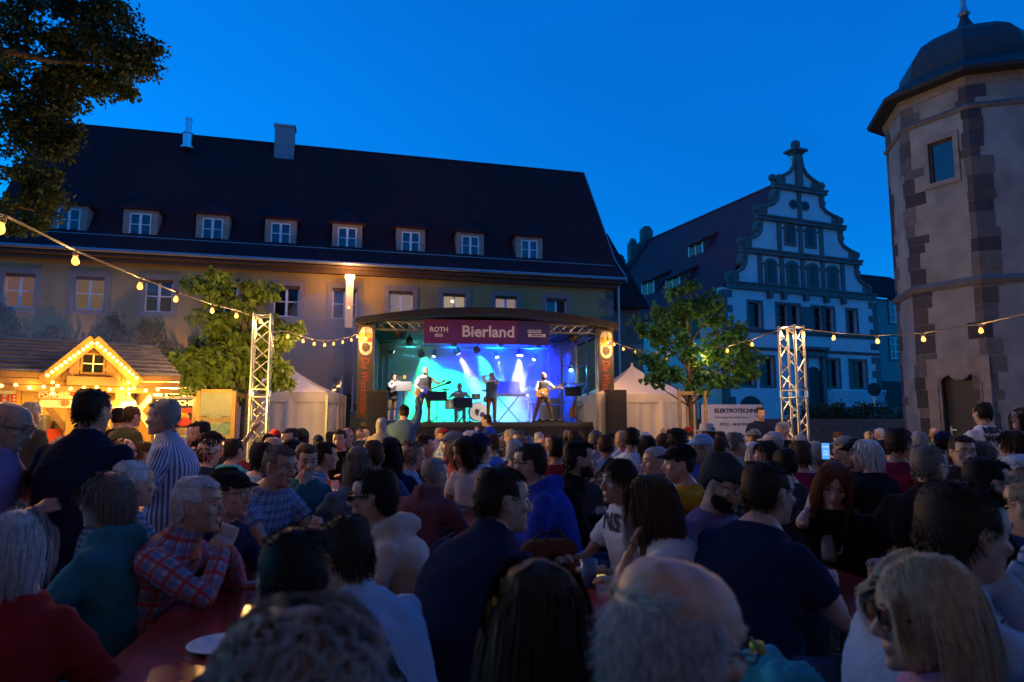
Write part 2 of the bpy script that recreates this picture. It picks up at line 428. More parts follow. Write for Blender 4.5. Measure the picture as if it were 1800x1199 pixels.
# ================================================================== the long building behind the stage
H = Frame(5.65, 34.9, R(14.6))
hall = tag(empty('long_building', H.o, H.a), 'long ochre two-storey building with steep dark tiled roof and eight dormers behind the stage', 'building')
WX = [-27.1, -24.5, -21.8, -19.13, -16.48, -13.9, -11.3, -8.73, -6.14, -3.52]
wl_ = MB()
gw = [(x - .5, x + .5) for x in WX]
wall_rows(wl_, -28.6, -0.45, 0, 8.5, [(2.0, 3.6, gw), (6.24, 7.68, [(x - .56, x + .56) for x in WX])], 0, 0.35)
wl_.b2((-28.6, .35, 0), (-28.2, 10.5, 8.5)); wl_.b2((-.85, .35, 0), (-.45, 10.5, 8.5)); wl_.b2((-28.6, 10.5, 0), (-.45, 10.9, 8.5))
for gx in (-28.4, -0.65):
    wl_.add([(gx - .2, 0.1, 8.5), (gx - .2, 10.8, 8.5), (gx - .2, 5.3, 16.2), (gx + .2, 0.1, 8.5), (gx + .2, 10.8, 8.5), (gx + .2, 5.3, 16.2)],
            [(0, 1, 2), (5, 4, 3), (0, 2, 5, 3), (1, 4, 5, 2)])
wl_.build('wall', M_plaster, hall)
lit = {0: win_mat('amber', (1, .38, .02), .13), 1: win_mat('ochre', (1, .55, .03), .13), 6: win_mat('pale', (.9, .62, .5), .22), 7: win_mat('pale_yellow', (1, .72, .4), .33), 8: win_mat('pale_pink', (.9, .6, .5), .25)}  # first two panes: orange reflection put in as weak emission
for i, x in enumerate(WX):
    window(hall, x, 6.96, 1.12, 1.44, 0, sur=.24, pane_m=lit.get(i), lintel=.14)
    window(hall, x, 2.8, 1.0, 1.6, 0, sur=.2)
lo = MB().ball((-8.83, .09, 7.32), .05, 10).build('ceiling_lamp', mat('lamp_glow_room', (1, .8, .5), emit=(1, .75, .35), estr=14, var=0), hall)
# quoins at the right corner of the long building
M_q = [mat('quoin_a', (0.20, 0.165, 0.14), .85, var=.2, scale=4, bump=.3), mat('quoin_b', (0.15, 0.12, 0.11), .85, var=.2, scale=4, bump=.3), mat('quoin_c', (0.235, 0.20, 0.165), .85, var=.2, scale=4, bump=.3)]
z = 0.05; k = 0
while z < 8.2:
    h_ = rr.uniform(.42, .55); L1 = .75 if k % 2 else .42
    MB().b2((-.45 - L1, -.03, z), (-.42, .3, z + h_ - .015)).build('quoin_stone', M_q[k % 3], hall); z += h_; k += 1
# cornice, roof
MB().b2((-28.7, -.32, 8.3), (-.3, -.02, 8.5)).b2((-28.7, -.55, 8.5), (-.15, .3, 8.62)).build('eaves_cornice', M_wood_dk, hall)
rf = MB()
ex0, ex1 = -28.75, 0.02
def roof_slab(mb, x0, x1, ya, za, yb, zb, th=.14):
    n = Vector((0, -(zb - za), (yb - ya))).normalized() * th
    v = [(x0, ya, za), (x1, ya, za), (x1, yb, zb), (x0, yb, zb)]
    mb.add(v + [tuple(Vector(p) + (n if n.z > 0 else -n)) for p in v], [(3, 2, 1, 0), (4, 5, 6, 7), (0, 1, 5, 4), (1, 2, 6, 5), (2, 3, 7, 6), (3, 0, 4, 7)])
roof_slab(rf, ex0, ex1, -.62, 8.63, 0.9, 9.95); roof_slab(rf, ex0, ex1, 0.9, 9.95, 5.3, 16.30); roof_slab(rf, ex0, ex1, 11.5, 8.63, 5.3, 16.30)
roof = rf.build('roof', M_roof, hall)
MB().tube([(ex0, 5.3, 16.42), (ex1, 5.3, 16.42)], .13, 8).build('ridge_tiles', M_roof, roof)
MB().tube([(ex0, -.68, 8.72), (ex1, -.68, 8.72)], .085, 8).build('gutter', M_zinc, hall)
sg = MB()                                                        # snow guard fence low on the roof
for zz in (9.42, 9.62): sg.bar((ex0 + .3, 0.28, zz), (ex1 - .3, 0.28, zz), .02)
for i in range(330): sg.bar((ex0 + .4 + i * .0855, .28, 9.36), (ex0 + .4 + i * .0855, .28, 9.64), .012)
tag(sg.build('snow_guard', M_zinc, hall), kind='stuff')
vg = MB().b2((.02, -.62, 8.6), (.1, -.5, 8.8))
for a, b in (((.06, -.62, 8.72), (.06, .9, 10.04)), ((.06, .9, 10.04), (.06, 5.3, 16.4))): vg.bar(a, b, .06, .2)
vg.build('verge_flashing', M_zinc, hall)
MB().tube([(-.2, -.15, 8.5), (-.2, -.15, .1)], .06, 8).build('downpipe', M_zinc, hall)
# dormers
def dormer(x):
    zb, zt, hw, yf = 9.50, 10.98, .70, .52
    yi = lambda zz: .9 + (zz - 9.95) * 4.4 / 6.35 if zz > 9.95 else -.62 + (zz - 8.63) * 1.52 / 1.32
    d = MB()
    # cheeks and front wall with its opening
    for s in (-1, 1):
        xo, xi = x + s * hw, x + s * (hw - .12)
        a, b = min(xo, xi), max(xo, xi)
        d.add([(a, yf, zb), (a, yi(zt) + .2, zt), (a, yf, zt), (b, yf, zb), (b, yi(zt) + .2, zt), (b, yf, zt)], [(0, 1, 2), (5, 4, 3), (0, 3, 4, 1), (1, 4, 5, 2), (2, 5, 3, 0)])
    wz0, wz1, ww = 9.68, 10.76, .44
    d.b2((x - hw + .12, yf, zb), (x + hw - .12, yf + .1, wz0)); d.b2((x - hw + .12, yf, wz1), (x + hw - .12, yf + .1, zt))
    d.b2((x - hw + .12, yf, wz0), (x - ww, yf + .1, wz1)); d.b2((x + ww, yf, wz0), (x + hw - .12, yf + .1, wz1))
    do = d.build('dormer', M_dormer, hall)
    r = MB(); o = .14; zr = 11.72; yb = yi(zt) + .3; yr = yi(zr) + .1
    r.add([(x - hw - o, yf - o, zt), (x + hw + o, yf - o, zt), (x + hw + o, yb, zt), (x - hw - o, yb, zt), (x, yf + .55, zr), (x, yr + .4, zr),
           (x - hw - o, yf - o, zt - .07), (x + hw + o, yf - o, zt - .07), (x + hw + o, yb, zt - .07), (x - hw - o, yb, zt - .07)],
          [(0, 1, 4), (1, 2, 5, 4), (3, 0, 4, 5), (2, 3, 5), (6, 7, 1, 0), (7, 8, 2, 1), (9, 6, 0, 3), (9, 8, 7, 6)])
    r.build('dormer_roof', M_roof, do)
    MB().b2((x - hw - .05, yf - .16, zb - .05), (x + hw + .05, yf + .02, zb + .02)).build('sill', M_zinc, do)
    f = MB(); y0 = yf + .015; fr = .06
    f.b2((x - ww, y0, wz0), (x - ww + fr, y0 + .06, wz1)).b2((x + ww - fr, y0, wz0), (x + ww, y0 + .06, wz1))
    f.b2((x - ww + fr, y0, wz0), (x + ww - fr, y0 + .06, wz0 + fr)).b2((x - ww + fr, y0, wz1 - fr), (x + ww - fr, y0 + .06, wz1))
    f.b2((x - .055, y0 - .006, wz0 + fr), (x + .055, y0 + .05, wz1 - fr))
    f.b2((x - ww + fr, y0 + .004, 10.23), (x - .055, y0 + .04, 10.27)).b2((x + .055, y0 + .004, 10.23), (x + ww - fr, y0 + .04, 10.27))
    f.build('window_frame', M_wframe, do)
    for i in (-1, 1):
        for j in (0, 1):
            p = link('pane', pane_mesh(.36, .48), do, loc=(x + i * .21, y0 + .035, wz0 + .29 + j * .5)); p.rotation_euler = (rr.uniform(-.02, .02), 0, rr.uniform(-.02, .02))
for x in (-25.66, -22.84, -19.85, -16.89, -13.86, -10.83, -7.86, -4.78): dormer(x)
# chimneys and vents on the long roof
x_, z_ = H.hit(329, 258, 4.3)
pipe = MB().lathe([(.32, 0), (.32, .1), (.22, .12), (.22, .75), (.27, .78), (.27, .84), (.16, .86), (.16, 1.5), (.19, 1.52), (.19, 1.62), (.14, 1.64)], (x_, 4.3, z_ - .1), 14).build('flue_pipe', M_steel, hall, smooth=False)
x_, z_ = H.hit(500, 276, 4.9)
ch = MB().b2((x_ - .5, 4.5, z_ - .8), (x_ + .5, 5.2, z_ + 1.55)).build('chimney', mat('chimney_cladding', (.22, .23, .25), .5, metal=.4), hall)
MB().b2((x_ - .56, 4.44, z_ + 1.55), (x_ + .56, 5.26, z_ + 1.66)).build('chimney_cap', M_zinc, ch)
for px_, py_ in ((430, 305), (459, 312)):
    x_, z_ = H.hit(px_, py_, 4.0); MB().tube([(x_, 3.9, z_ - .5), (x_, 3.9, z_ + .2)], .06, 8).build('vent_pipe', mat('red_clay', (.25, .06, .04), .8), hall)

# smaller wing behind its right end
xw, zw = H.hit(1138, 545, 2.2)
wing = tag(empty('rear_wing', H.o, H.a), 'small dark-roofed wing with brown wall at the right end of the long building', 'building')
wm = MB(); wm.b2((-.3, 2.4, 0), (xw - .3, 12, zw)); wm.add([(xw - .3, 2.4, zw), (xw - .3, 12, zw), (xw - .3, 7.2, zw + 5.0), (xw - .7, 2.4, zw), (xw - .7, 12, zw), (xw - .7, 7.2, zw + 5.0)], [(0, 1, 2), (5, 4, 3), (0, 2, 5, 3), (1, 4, 5, 2)])
wm.build('wall', mat('brown_plaster', (.20, .15, .115), .9, var=.2, scale=1.5, bump=.3), wing)
dr = 5.6; hr = H.hit(1090, 416, 2.2 + dr)
wr = MB(); roof_slab(wr, -.35, xw, 2.0, zw, 2.2 + dr, hr[1]); roof_slab(wr, -.35, xw, 2.4 + 2 * dr, zw, 2.2 + dr, hr[1]); wr.build('roof', M_roof, wing)
z = 0.05; k = 0
while z < zw - .4:
    h_ = rr.uniform(.42, .55); L1 = .75 if k % 2 else .42
    MB().b2((xw - .3 - L1, 2.36, z), (xw - .27, 2.8, z + h_ - .015)).build('quoin_stone', M_q[k % 3], wing); z += h_; k += 1

# ================================================================== the gabled house
G = Frame(13.8, 44, R(21.8))
gh = tag(empty('gabled_house', G.o, G.a), 'white Renaissance house with tall scrolled gable, finial and red tiled roof', 'building')
CX = 6.95; GW0, GW1 = -0.1, 13.7
def gx(px, py): return G.hit(px, py)
gm = MB()
rows = [(3.85, 5.75, [(1.25, 2.3), (2.9, 3.95), (8.35, 9.75), (10.8, 12.3)]), (7.75, 9.4, [(2.05, 3.1), (4.45, 5.4), (5.5, 6.4), (7.6, 8.5), (8.6, 9.5), (10.8, 11.7)])]
wall_rows(gm, GW0, GW1, 0, 10.25, rows, 0, .5)
gm.b2((GW0, .5, 0), (GW0 + .5, 24, 9.6)); gm.b2((GW1 - .5, .5, 0), (GW1, 24, 9.6)); gm.b2((GW0, 24, 0), (GW1, 24.5, 9.6))
gm.build('wall', M_white, gh)
for zl, zh, ops in rows:
    for a, b in ops:
        window(gh, (a + b) / 2, (zl + zh) / 2, b - a, zh - zl, 0, sur=.16, cols=2 if b - a > 1.2 else 1, rows=2, fr=.05, frame_m=M_trim, sur_m=M_trim, depth=.3, pane_m=M_glass)
def course(z0, z1, x0, x1, pr): MB().b2((x0, -pr, z0), (x1, .1, z1)).b2((x0 - .04, -pr - .08, z1 - .09), (x1 + .04, .1, z1 + .02)).build('string_course', M_trim, gh)
course(7.36, 7.58, GW0, GW1, .12); course(6.2, 6.36, GW0, GW1, .10); course(10.2, 10.66, .35, 13.55, .2)
# gable tiers: outline scrolls
tiers = [(10.66, 12.72, 6.05, 5.0), (13.05, 15.15, 4.85, 3.6), (15.5, 17.55, 3.4, 2.0)]
def side(z0, z1, wb, wt):
    h = z1 - z0
    return [(wb, z0), (wb + .12, z0 + .12 * h), (wb - .02, z0 + .28 * h), (wb - .35 * (wb - wt), z0 + .36 * h), (wb - .75 * (wb - wt), z0 + .46 * h), (wt + .02, z0 + .62 * h), (wt - .06, z0 + .78 * h), (wt + .1, z0 + .9 * h), (wt + .02, z1)]
for ti, (z0, z1, wb, wt) in enumerate(tiers):
    sd = side(z0, z1, wb, wt)
    poly = [(CX + x, z) for x, z in sd] + [(CX - x, z) for x, z in reversed(sd)]
    ops = {0: [(-2.85, .52, 11.65), (-.98, .52, 11.65), (.87, .52, 11.65), (2.72, .52, 11.65)], 1: [(-1.03, .5, 14.38), (.83, .5, 14.38)], 2: []}[ti]
    MB().prism(poly, 0.05, .45).build('gable_tier', M_white, gh)
    for s in (-1, 1):
        pts = [(CX + s * x, -.02, z) for x, z in sd]
        MB().tube(pts, .13, 6).build('scroll', M_trim, gh)
        MRX = Matrix.Rotation(math.pi / 2, 3, 'X')
        MB().lathe([(.42, 0), (.46, .08), (.46, .42), (.42, .5)], (CX + s * (wb - .05), .47, z0 + .36), 14, rot=MRX).build('volute', M_trim, gh)
        vo = MB(); vo.lathe([(.27, 0), (.3, .06), (.3, .42), (.27, .5)], (CX + s * (wt + .12), .47, z1 - .55), 12, rot=MRX)
        vo.b2((CX + s * (wt + .02) - .2, -.1, z1 - .3), (CX + s * (wt + .02) + .2, .5, z1))
        vo.build('volute', M_trim, gh)
        xo = CX + s * (wt + .25)
        MB().lathe([(.12, 0), (.1, .12), (.14, .18), (.24, .3), (.27, .45), (.22, .6), (.08, .7)], (xo, .15, z1 + .36), 10).build('ball_finial', M_trim, gh)
    course(z1, z1 + .33, CX - wt - .42, CX + wt + .42, .22)
    pil = {0: (-3.78, -1.9, -.04, 1.8, 3.65), 1: (-2.0, -.1, 1.8), 2: (-.05,)}[ti]
    for p in pil:
        MB().b2((CX + p - .16, -.07, z0), (CX + p + .16, .06, z1)).build('pilaster', M_trim, gh)
    for xc, hw, zc in ops:
        wn_ = MB(); ht = .95 if ti == 0 else .8
        arc = [(CX + xc + hw * math.cos(a), zc + ht * .62 + hw * .55 * math.sin(a)) for a in np.linspace(0, math.pi, 9)]
        inner = [(CX + xc + hw * .62 * math.cos(a), zc + ht * .58 + hw * .3 * math.sin(a)) for a in np.linspace(0, math.pi, 9)]
        wn_.prism([(CX + xc + hw, zc - ht)] + arc + [(CX + xc - hw, zc - ht)], -.05, .06)
        w_ = wn_.build('window', M_trim, gh)
        MB().prism([(CX + xc + hw * .62, zc - ht + .18)] + inner + [(CX + xc - hw * .62, zc - ht + .18)], -.07, .02).build('pane', M_glass, w_)
        MB().b2((CX + xc - .03, -.1, zc - ht + .18), (CX + xc + .03, -.03, zc + ht * .6)).build('mullion', M_trim, w_)
        MB().b2((CX + xc - hw - .18, -.09, zc + ht * .45), (CX + xc - hw * .98, .05, zc + ht * .55)).b2((CX + xc + hw * .98, -.09, zc + ht * .45), (CX + xc + hw + .18, .05, zc + ht * .55)).build('impost', M_trim, w_)
for xc in (-.60, .50):
    MRX = Matrix.Rotation(math.pi / 2, 3, 'X')
    o_ = MB().lathe([(.34, 0), (.34, .12), (.26, .14), (.25, .1)], (CX + xc, .08, 16.6), 16, rot=MRX).build('oval_window', M_trim, gh); 
    MB().lathe([(.24, 0), (.24, .03)], (CX + xc, -.05, 16.6), 16, rot=MRX).build('pane', M_glass, o_)
# top of the gable and its finial
top = [(1.95, 17.88), (1.98, 18.1), (1.7, 18.45), (1.25, 18.65), (.75, 18.95), (.42, 19.4), (.30, 20.0), (.28, 20.3)]
MB().prism([(CX + x, z) for x, z in top] + [(CX - x, z) for x, z in reversed(top)], .05, .4).build('gable_top', M_white, gh)
for s in (-1, 1):
    MB().tube([(CX + s * x, -.02, z) for x, z in top], .13, 6).build('scroll', M_trim, gh)
    MB().lathe([(.42, 0), (.46, .08), (.46, .42), (.42, .5)], (CX + s * 1.62, .47, 18.22), 14, rot=Matrix.Rotation(math.pi / 2, 3, 'X')).build('volute', M_trim, gh)
MB().b2((CX - .27, -.14, 17.9), (CX + .27, .45, 20.35)).b2((CX - .42, -.25, 20.35), (CX + .42, .55, 20.5)).b2((CX - .62, -.4, 20.5), (CX + .62, .7, 20.66)).build('finial_pillar', M_trim, gh)
MB().lathe([(.16, 0), (.12, .12), (.28, .25), (.34, .42), (.28, .62), (.1, .74)], (CX, .15, 20.66), 12).build('ball_finial', M_trim, gh)
# portal, niche, corner stones, lattice railing
MB().b2((6.4, -.25, 0), (6.75, .1, 5.9)).b2((8.0, -.25, 0), (8.3, .1, 5.9)).b2((6.3, -.4, 5.9), (8.4, .1, 6.19)).b2((6.2, -.5, 6.37), (8.5, -.13, 6.55)).build('portal', M_trim, gh)
MB().prism([(6.76, 0), (7.99, 0)] + [(7.375 + .615 * math.cos(a), 4.6 + .615 * math.sin(a)) for a in np.linspace(0, math.pi, 10)], -.1, -.02).build('portal_door', M_black, gh)
MB().b2((6.5, -.08, 7.75), (7.5, .02, 9.35)).build('relief_panel', M_trim, gh)
MB().prism([(1.0, 2.4), (2.8, 2.4)] + [(1.9 + .9 * math.cos(a), 2.4 + .75 * math.sin(a)) for a in np.linspace(0, math.pi, 10)], -.05, .05).build('cellar_window', M_black, gh)
z = 0.1; k = 0
while z < 10.1:
    h_ = .5; L1 = .8 if k % 2 else .4
    for xq in ((GW0 - .03, GW0 + L1), (GW1 - L1, GW1 + .03)):
        if abs(z + .25 - 7.47) > .35 and abs(z + .25 - 6.28) > .35: MB().b2((xq[0], -.04, z), (xq[1], .3, z + h_ - .02)).build('quoin_stone', M_trim, gh)
    z += h_; k += 1
for zc in (8.9,):
    for xc in (3.78, 5.0, 6.95, 8.8, 10.4): MB().b2((xc - .16, -.3, 9.75), (xc + .16, .05, 10.2)).build('console', M_trim, gh)
lt = MB()
for i in range(22):
    a = 8.3 + i * .22
    lt.bar((a, -.6, 2.6), (a + .45, -.6, 3.6), .03); lt.bar((a + .45, -.62, 2.6), (a, -.62, 3.6), .03)
lt.b2((8.2, -.66, 3.6), (13.4, -.56, 3.68)).b2((8.2, -.66, 2.52), (13.4, -.56, 2.6))
tag(lt.build('lattice_railing', M_wframe, gh), kind='stuff')
MB().b2((8.2, -1.6, 0), (13.6, -.1, 2.5)).build('terrace', M_trim, gh)
# its long roof and rear gable
yr = None
for i in range(400):
    y_ = i * .1; x_, z_ = G.hit(1365, 333, y_)
    if x_ >= CX - .05: yr = y_; zr_ = z_; break
for i in range(900):
    y_ = 5 + i * .1; x_, z2_ = G.hit(1138, 421, y_)
    if x_ >= CX - .05: yb_ = y_; break
print('gable ridge', yr, zr_, 'back', yb_, z2_)
ZR = (zr_ + z2_) / 2; YB = yb_
gr = MB()
def slab_x(mb, xa, za, xb, zb, y0, y1, th=.15):
    v = [(xa, y0, za), (xa, y1, za), (xb, y1, zb), (xb, y0, zb)]
    mb.add(v + [(p[0], p[1], p[2] + th) for p in v], [(0, 1, 2, 3), (7, 6, 5, 4), (0, 4, 5, 1), (1, 5, 6, 2), (2, 6, 7, 3), (3, 7, 4, 0)])
slab_x(gr, -.5, 9.1, CX, ZR, .46, YB); slab_x(gr, 14.1, 9.1, CX, ZR, .46, YB)
gr.build('roof', M_redroof, gh)
MB().tube([(CX, .46, ZR + .15), (CX, YB, ZR + .15)], .14, 6).build('ridge_tiles', M_redroof, gh)
rg = MB(); rg.prism([(GW0, 9), (GW1, 9), (CX + .6, ZR + .2), (CX + .6, ZR + 1.2), (CX + .25, ZR + 1.6), (CX - .25, ZR + 1.6), (CX - .6, ZR + 1.2), (CX - .6, ZR + .2)], YB, YB + .5)
rg.build('rear_gable', M_trim, gh)
for dx, dz in ((-1.5, -1.0), (-2.9, -2.7), (-4.3, -4.3)):
    MB().b2((CX + dx - .45, YB - .1, ZR + dz - 1.0), (CX + dx + .35, YB + .6, ZR + dz + .75)).lathe([(.35, 0), (.38, .2), (.2, .5)], (CX + dx - .05, YB + .25, ZR + dz + .75), 10).build('rear_scroll', M_trim, gh)
def shed(px, py, w, h):
    # a shed dormer on the left slope
    for i in range(600):
        y_ = 1 + i * .08; x_, z_ = G.hit(px, py, y_)
        zs = 9.1 + (x_ + .5) * (ZR - 9.1) / (CX + .5)
        if z_ <= zs + .15 and -.5 < x_ < CX: break
    d = MB(); sl = (ZR - 9.1) / (CX + .5); xb = x_ + h / (sl - .35)
    d.add([(x_, y_ - w / 2, z_), (x_, y_ + w / 2, z_), (x_, y_ + w / 2, z_ + h), (x_, y_ - w / 2, z_ + h), (xb + .5, y_ - w / 2, z_ + (xb + .5 - x_) * sl), (xb + .5, y_ + w / 2, z_ + (xb + .5 - x_) * sl)],
          [(0, 1, 2, 3), (0, 3, 4), (1, 5, 2)])
    do = d.build('dormer', M_trim, gh)
    slab = MB(); slab_x(slab, x_ - .35, z_ + h - .1, xb + .9, z_ + h + (xb + .9 - x_) * .35 + .3, y_ - w / 2 - .25, y_ + w / 2 + .25, .12); slab.build('dormer_roof', M_redroof, do)
    for s in (-.25, .25): MB().b2((x_ - .04, y_ + s * w - w * .17, z_ + .15), (x_ + .01, y_ + s * w + w * .17, z_ + h - .15)).build('pane', M_glass, do)
    for s in (-.5, 0, .5): MB().b2((x_ - .07, y_ + s * w - .06, z_ + .08), (x_ - .02, y_ + s * w + .06, z_ + h - .1)).build('window_frame', M_wframe, do)
shed(1224, 450, 1.7, 1.0); shed(1184, 515, 1.7, 1.2); shed(1140, 520, 1.7, 1.2)
for y_ in (3.0, 6.5, 10, 13.5, 17):
    for zc in (4.6, 8.0):
        MB().b2((GW0 - .05, y_ - .6, zc - .9), (GW0 + .02, y_ + .6, zc + .9)).build('window', M_trim, gh)
        MB().b2((GW0 - .07, y_ - .42, zc - .72), (GW0 - .04, y_ + .42, zc + .72)).build('pane', M_black, gh)

# house beyond its right corner
nb = tag(empty('neighbour_house', G.o, G.a), 'dim grey house with dark roof between the gabled house and the tower', 'building')
a_ = G.hit(1512, 492, 2.5); c_ = G.hit(1600, 530, 2.5)
MB().b2((13.2, 2.5, 0), (21.5, 10, c_[1])).build('wall', mat('dim_grey_render', (.28, .27, .26), .9), nb)
nr = MB(); roof_slab(nr, 12.6, 22.2, 2.1, c_[1], 5.6, G.hit(1545, 488, 5.6)[1]); roof_slab(nr, 12.6, 22.2, 10.4, c_[1], 5.6, G.hit(1545, 488, 5.6)[1]); nr.build('roof', M_roof, nb)
for px_, py_, w_, h_ in ((1572, 547, 1.2, 1.9), (1572, 612, 1.0, 1.7)):
    x_, z_ = G.hit(px_, py_, 2.5); window(nb, x_, z_, w_, h_, 2.44, sur=.12, cols=2, rows=3, depth=.02)
x_, z_ = G.hit(1570, 700, 2.2)
MB().b2((x_ - 1.3, 2.3, 0), (x_ + 1.3, 2.52, z_ + 1.3)).build('garage_door', M_black, nb)

# ================================================================== stair tower on the right
TS = 1.80; BC = Vector((12.59, 18.0)); 
dirB = Vector((math.cos(R(120)), math.sin(R(120)))); AB = BC + dirB * TS
ang = R(120); corners = []
# regular octagon walked from BC through AB
p = BC.copy(); a = R(120)
for i in range(8):
    corners.append(p.copy()); p = p + Vector((math.cos(a), math.sin(a))) * TS; a -= R(45)
TC = sum(corners, Vector((0, 0))) / 8
tw = tag(empty('stair_tower', (TC.x, TC.y, 0)), 'octagonal stone stair tower with slate dome and carved doorway at right edge', 'tower')
TR = (corners[0] - TC).length; TA0 = math.atan2(corners[0].y - TC.y, corners[0].x - TC.x)
def oct_ring(r): return [(r * math.cos(TA0 - i * math.pi / 4), r * math.sin(TA0 - i * math.pi / 4)) for i in range(8)]
z_s1 = at(1738, 491, 18).z; z_s2 = at(1712, 188, 18).z; z_top = at(1707, 128, 18).z
print('tower z', z_s1, z_s2, z_top, 'centre', TC, proj((TC.x, TC.y, 12)))
def octo(mb, r0, z0, r1, z1, mi=0):
    a, b = oct_ring(r0), oct_ring(r1)
    mb.add([(x, y, z0) for x, y in a] + [(x, y, z1) for x, y in b], [tuple(range(8)), tuple(range(15, 7, -1))] + [(i, i + 8, (i + 1) % 8 + 8, (i + 1) % 8) for i in range(8)], mi); return mb
FB = Frame(AB.x, AB.y, R(-60)); FC = Frame(BC.x, BC.y, R(-15)); Lc = corners[2]; FA = Frame(Lc.x, Lc.y, R(-105))
# face by face, so that the doorway and the window are real openings
dx0 = FB.hit(1652, 700)[0]; dx1 = FB.hit(1731, 700)[0]; dzt = FB.hit(1690, 655)[1]
wx0, wx1 = FB.hit(1634, 290)[0], FB.hit(1678, 280)[0]; wz0, wz1 = FB.hit(1656, 318)[1], FB.hit(1656, 246)[1]
print('door', dx0, dx1, dzt, 'win', wx0, wx1, wz0, wz1)
tm = MB()
def face_wall(frame, rows, th=.4):
    m = MB(); wall_rows(m, 0, TS, 0, z_top, rows, 0, th)
    tm.add([frame.w(*v) - Vector((TC.x, TC.y, 0)) for v in m.v], m.f)
face_wall(FB, [(0, dzt + .1, [(dx0, dx1)]), (wz0, wz1, [(wx0, wx1)])]); face_wall(FC, []); face_wall(FA, [])
for i in range(8):
    if i in (0, 1, 7): continue
    c0, c1 = corners[i], corners[(i + 1) % 8]; a_ = math.atan2(c0.y - c1.y, c0.x - c1.x)
    face_wall(Frame(c1.x, c1.y, a_), [])
tm.build('wall', M_tower, tw)
for z0, hh, pr in ((z_s1 - .12, .24, .13), (z_s2 - .06, .16, .1)):
    m = MB(); octo(m, TR + pr * .4, z0, TR + pr, z0 + hh * .5); octo(m, TR + pr, z0 + hh * .5 + .001, TR + .02, z0 + hh); m.build('string_course', M_trim, tw)
m = MB(); octo(m, TR + .03, z_top - .35, TR + .12, z_top); m.build('top_frieze', mat('frieze_stone', (.22, .20, .18), .85, var=.2, scale=4), tw)
# roof: black eaves, slate dome, neck and spire
zE = z_top
m = MB(); octo(m, TR + .50, zE - .12, TR + .54, zE - .02); octo(m, TR + .1, zE - .02, TR + .53, zE - .019); octo(m, TR + .53, zE - .018, TR - .40, zE + .62); m.build('eaves', mat('eaves_slate', (.02, .02, .024), .7), tw)
m = MB(); prof = [(TR - .40, .6), (TR - .40, .85), (TR - .50, 1.25), (TR - .80, 1.7), (TR - 1.22, 2.0), (TR - 1.68, 2.14), (.34, 2.32), (.17, 2.62), (.09, 2.85)]
for (r0, z0), (r1, z1) in zip(prof, prof[1:]): octo(m, r0, zE + z0, r1, zE + z1 + .001)
m.build('dome', M_slate, tw)
MB().lathe([(.12, 0), (.18, .08), (.12, .16), (.085, .3), (.05, 3.2)], (0, 0, zE + 2.83), 10).build('spire', M_zinc, tw)
# quoins: each stone a piece that wraps the corner
qcols = [mat('tower_quoin_%s' % n, c, .85, var=.22, scale=5, bump=.35) for n, c in (('dark', (.045, .036, .036)), ('brown', (.08, .06, .05)), ('grey', (.105, .095, .09)), ('violet', (.06, .046, .052)), ('ochre', (.14, .115, .09)))]
def quoins(corner, fl, fr):
    z = .02
    while z < z_top - .4:
        h_ = rr.choice((.26, .32, .38, .46, .52)); h_ = min(h_, z_top - .37 - z)
        if h_ < .12: break
        la, lb = (rr.uniform(.30, .5), rr.uniform(.14, .24)) if rr.random() < .5 else (rr.uniform(.14, .22), rr.uniform(.3, .56))
        skip = abs(z + h_ / 2 - z_s1) < .2 + h_ / 2 and False
        m = MB()
        for frm, x0, x1 in ((fl, TS - la, TS + .012), (fr, -.012, lb)):
            q = MB().b2((x0, -.014, z), (x1, .05, z + h_ - .012))
            m.add([frm.w(*v) - Vector((TC.x, TC.y, 0)) for v in q.v], q.f)
        m.build('quoin_stone', rr.choice(qcols), tw); z += h_
quoins(AB, FA, FB); quoins(BC, FB, FC)
c7 = corners[7]; FD = Frame(c7.x, c7.y, R(30)); FL = Frame(corners[3].x, corners[3].y, R(-150)); quoins(Lc, FL, FA); quoins(c7, FC, FD)
def onB(m): 
    return [FB.w(*v) - Vector((TC.x, TC.y, 0)) for v in m.v], m.f
# doorway with a shouldered, curved head
dc = (dx0 + dx1) / 2; hw = (dx1 - dx0) / 2
m = MB()
for s in (-1, 1):
    a, b = (dx0 - .28, dx0) if s < 0 else (dx1, dx1 + .2)
    m.b2((a, -.05, 0), (b, .1, dzt - .25))
head = [(dx0 - .28, dzt - .25), (dx0, dzt - .25)]
for t in np.linspace(math.pi, math.pi * .5, 6): head.append((dx0 + .3 + .3 * math.cos(t), dzt - .25 + .25 * math.sin(t)))
head += [(dc - .22, dzt - .08), (dc - .12, dzt - .14), (dc + .12, dzt - .14), (dc + .22, dzt - .08)]
for t in np.linspace(math.pi * .5, 0, 6): head.append((dx1 - .3 + .3 * math.cos(t), dzt - .25 + .25 * math.sin(t)))
head += [(dx1 + .2, dzt - .25), (dx1 + .2, dzt + .42), (dx0 - .28, dzt + .42)]
h1 = len(head) - 2
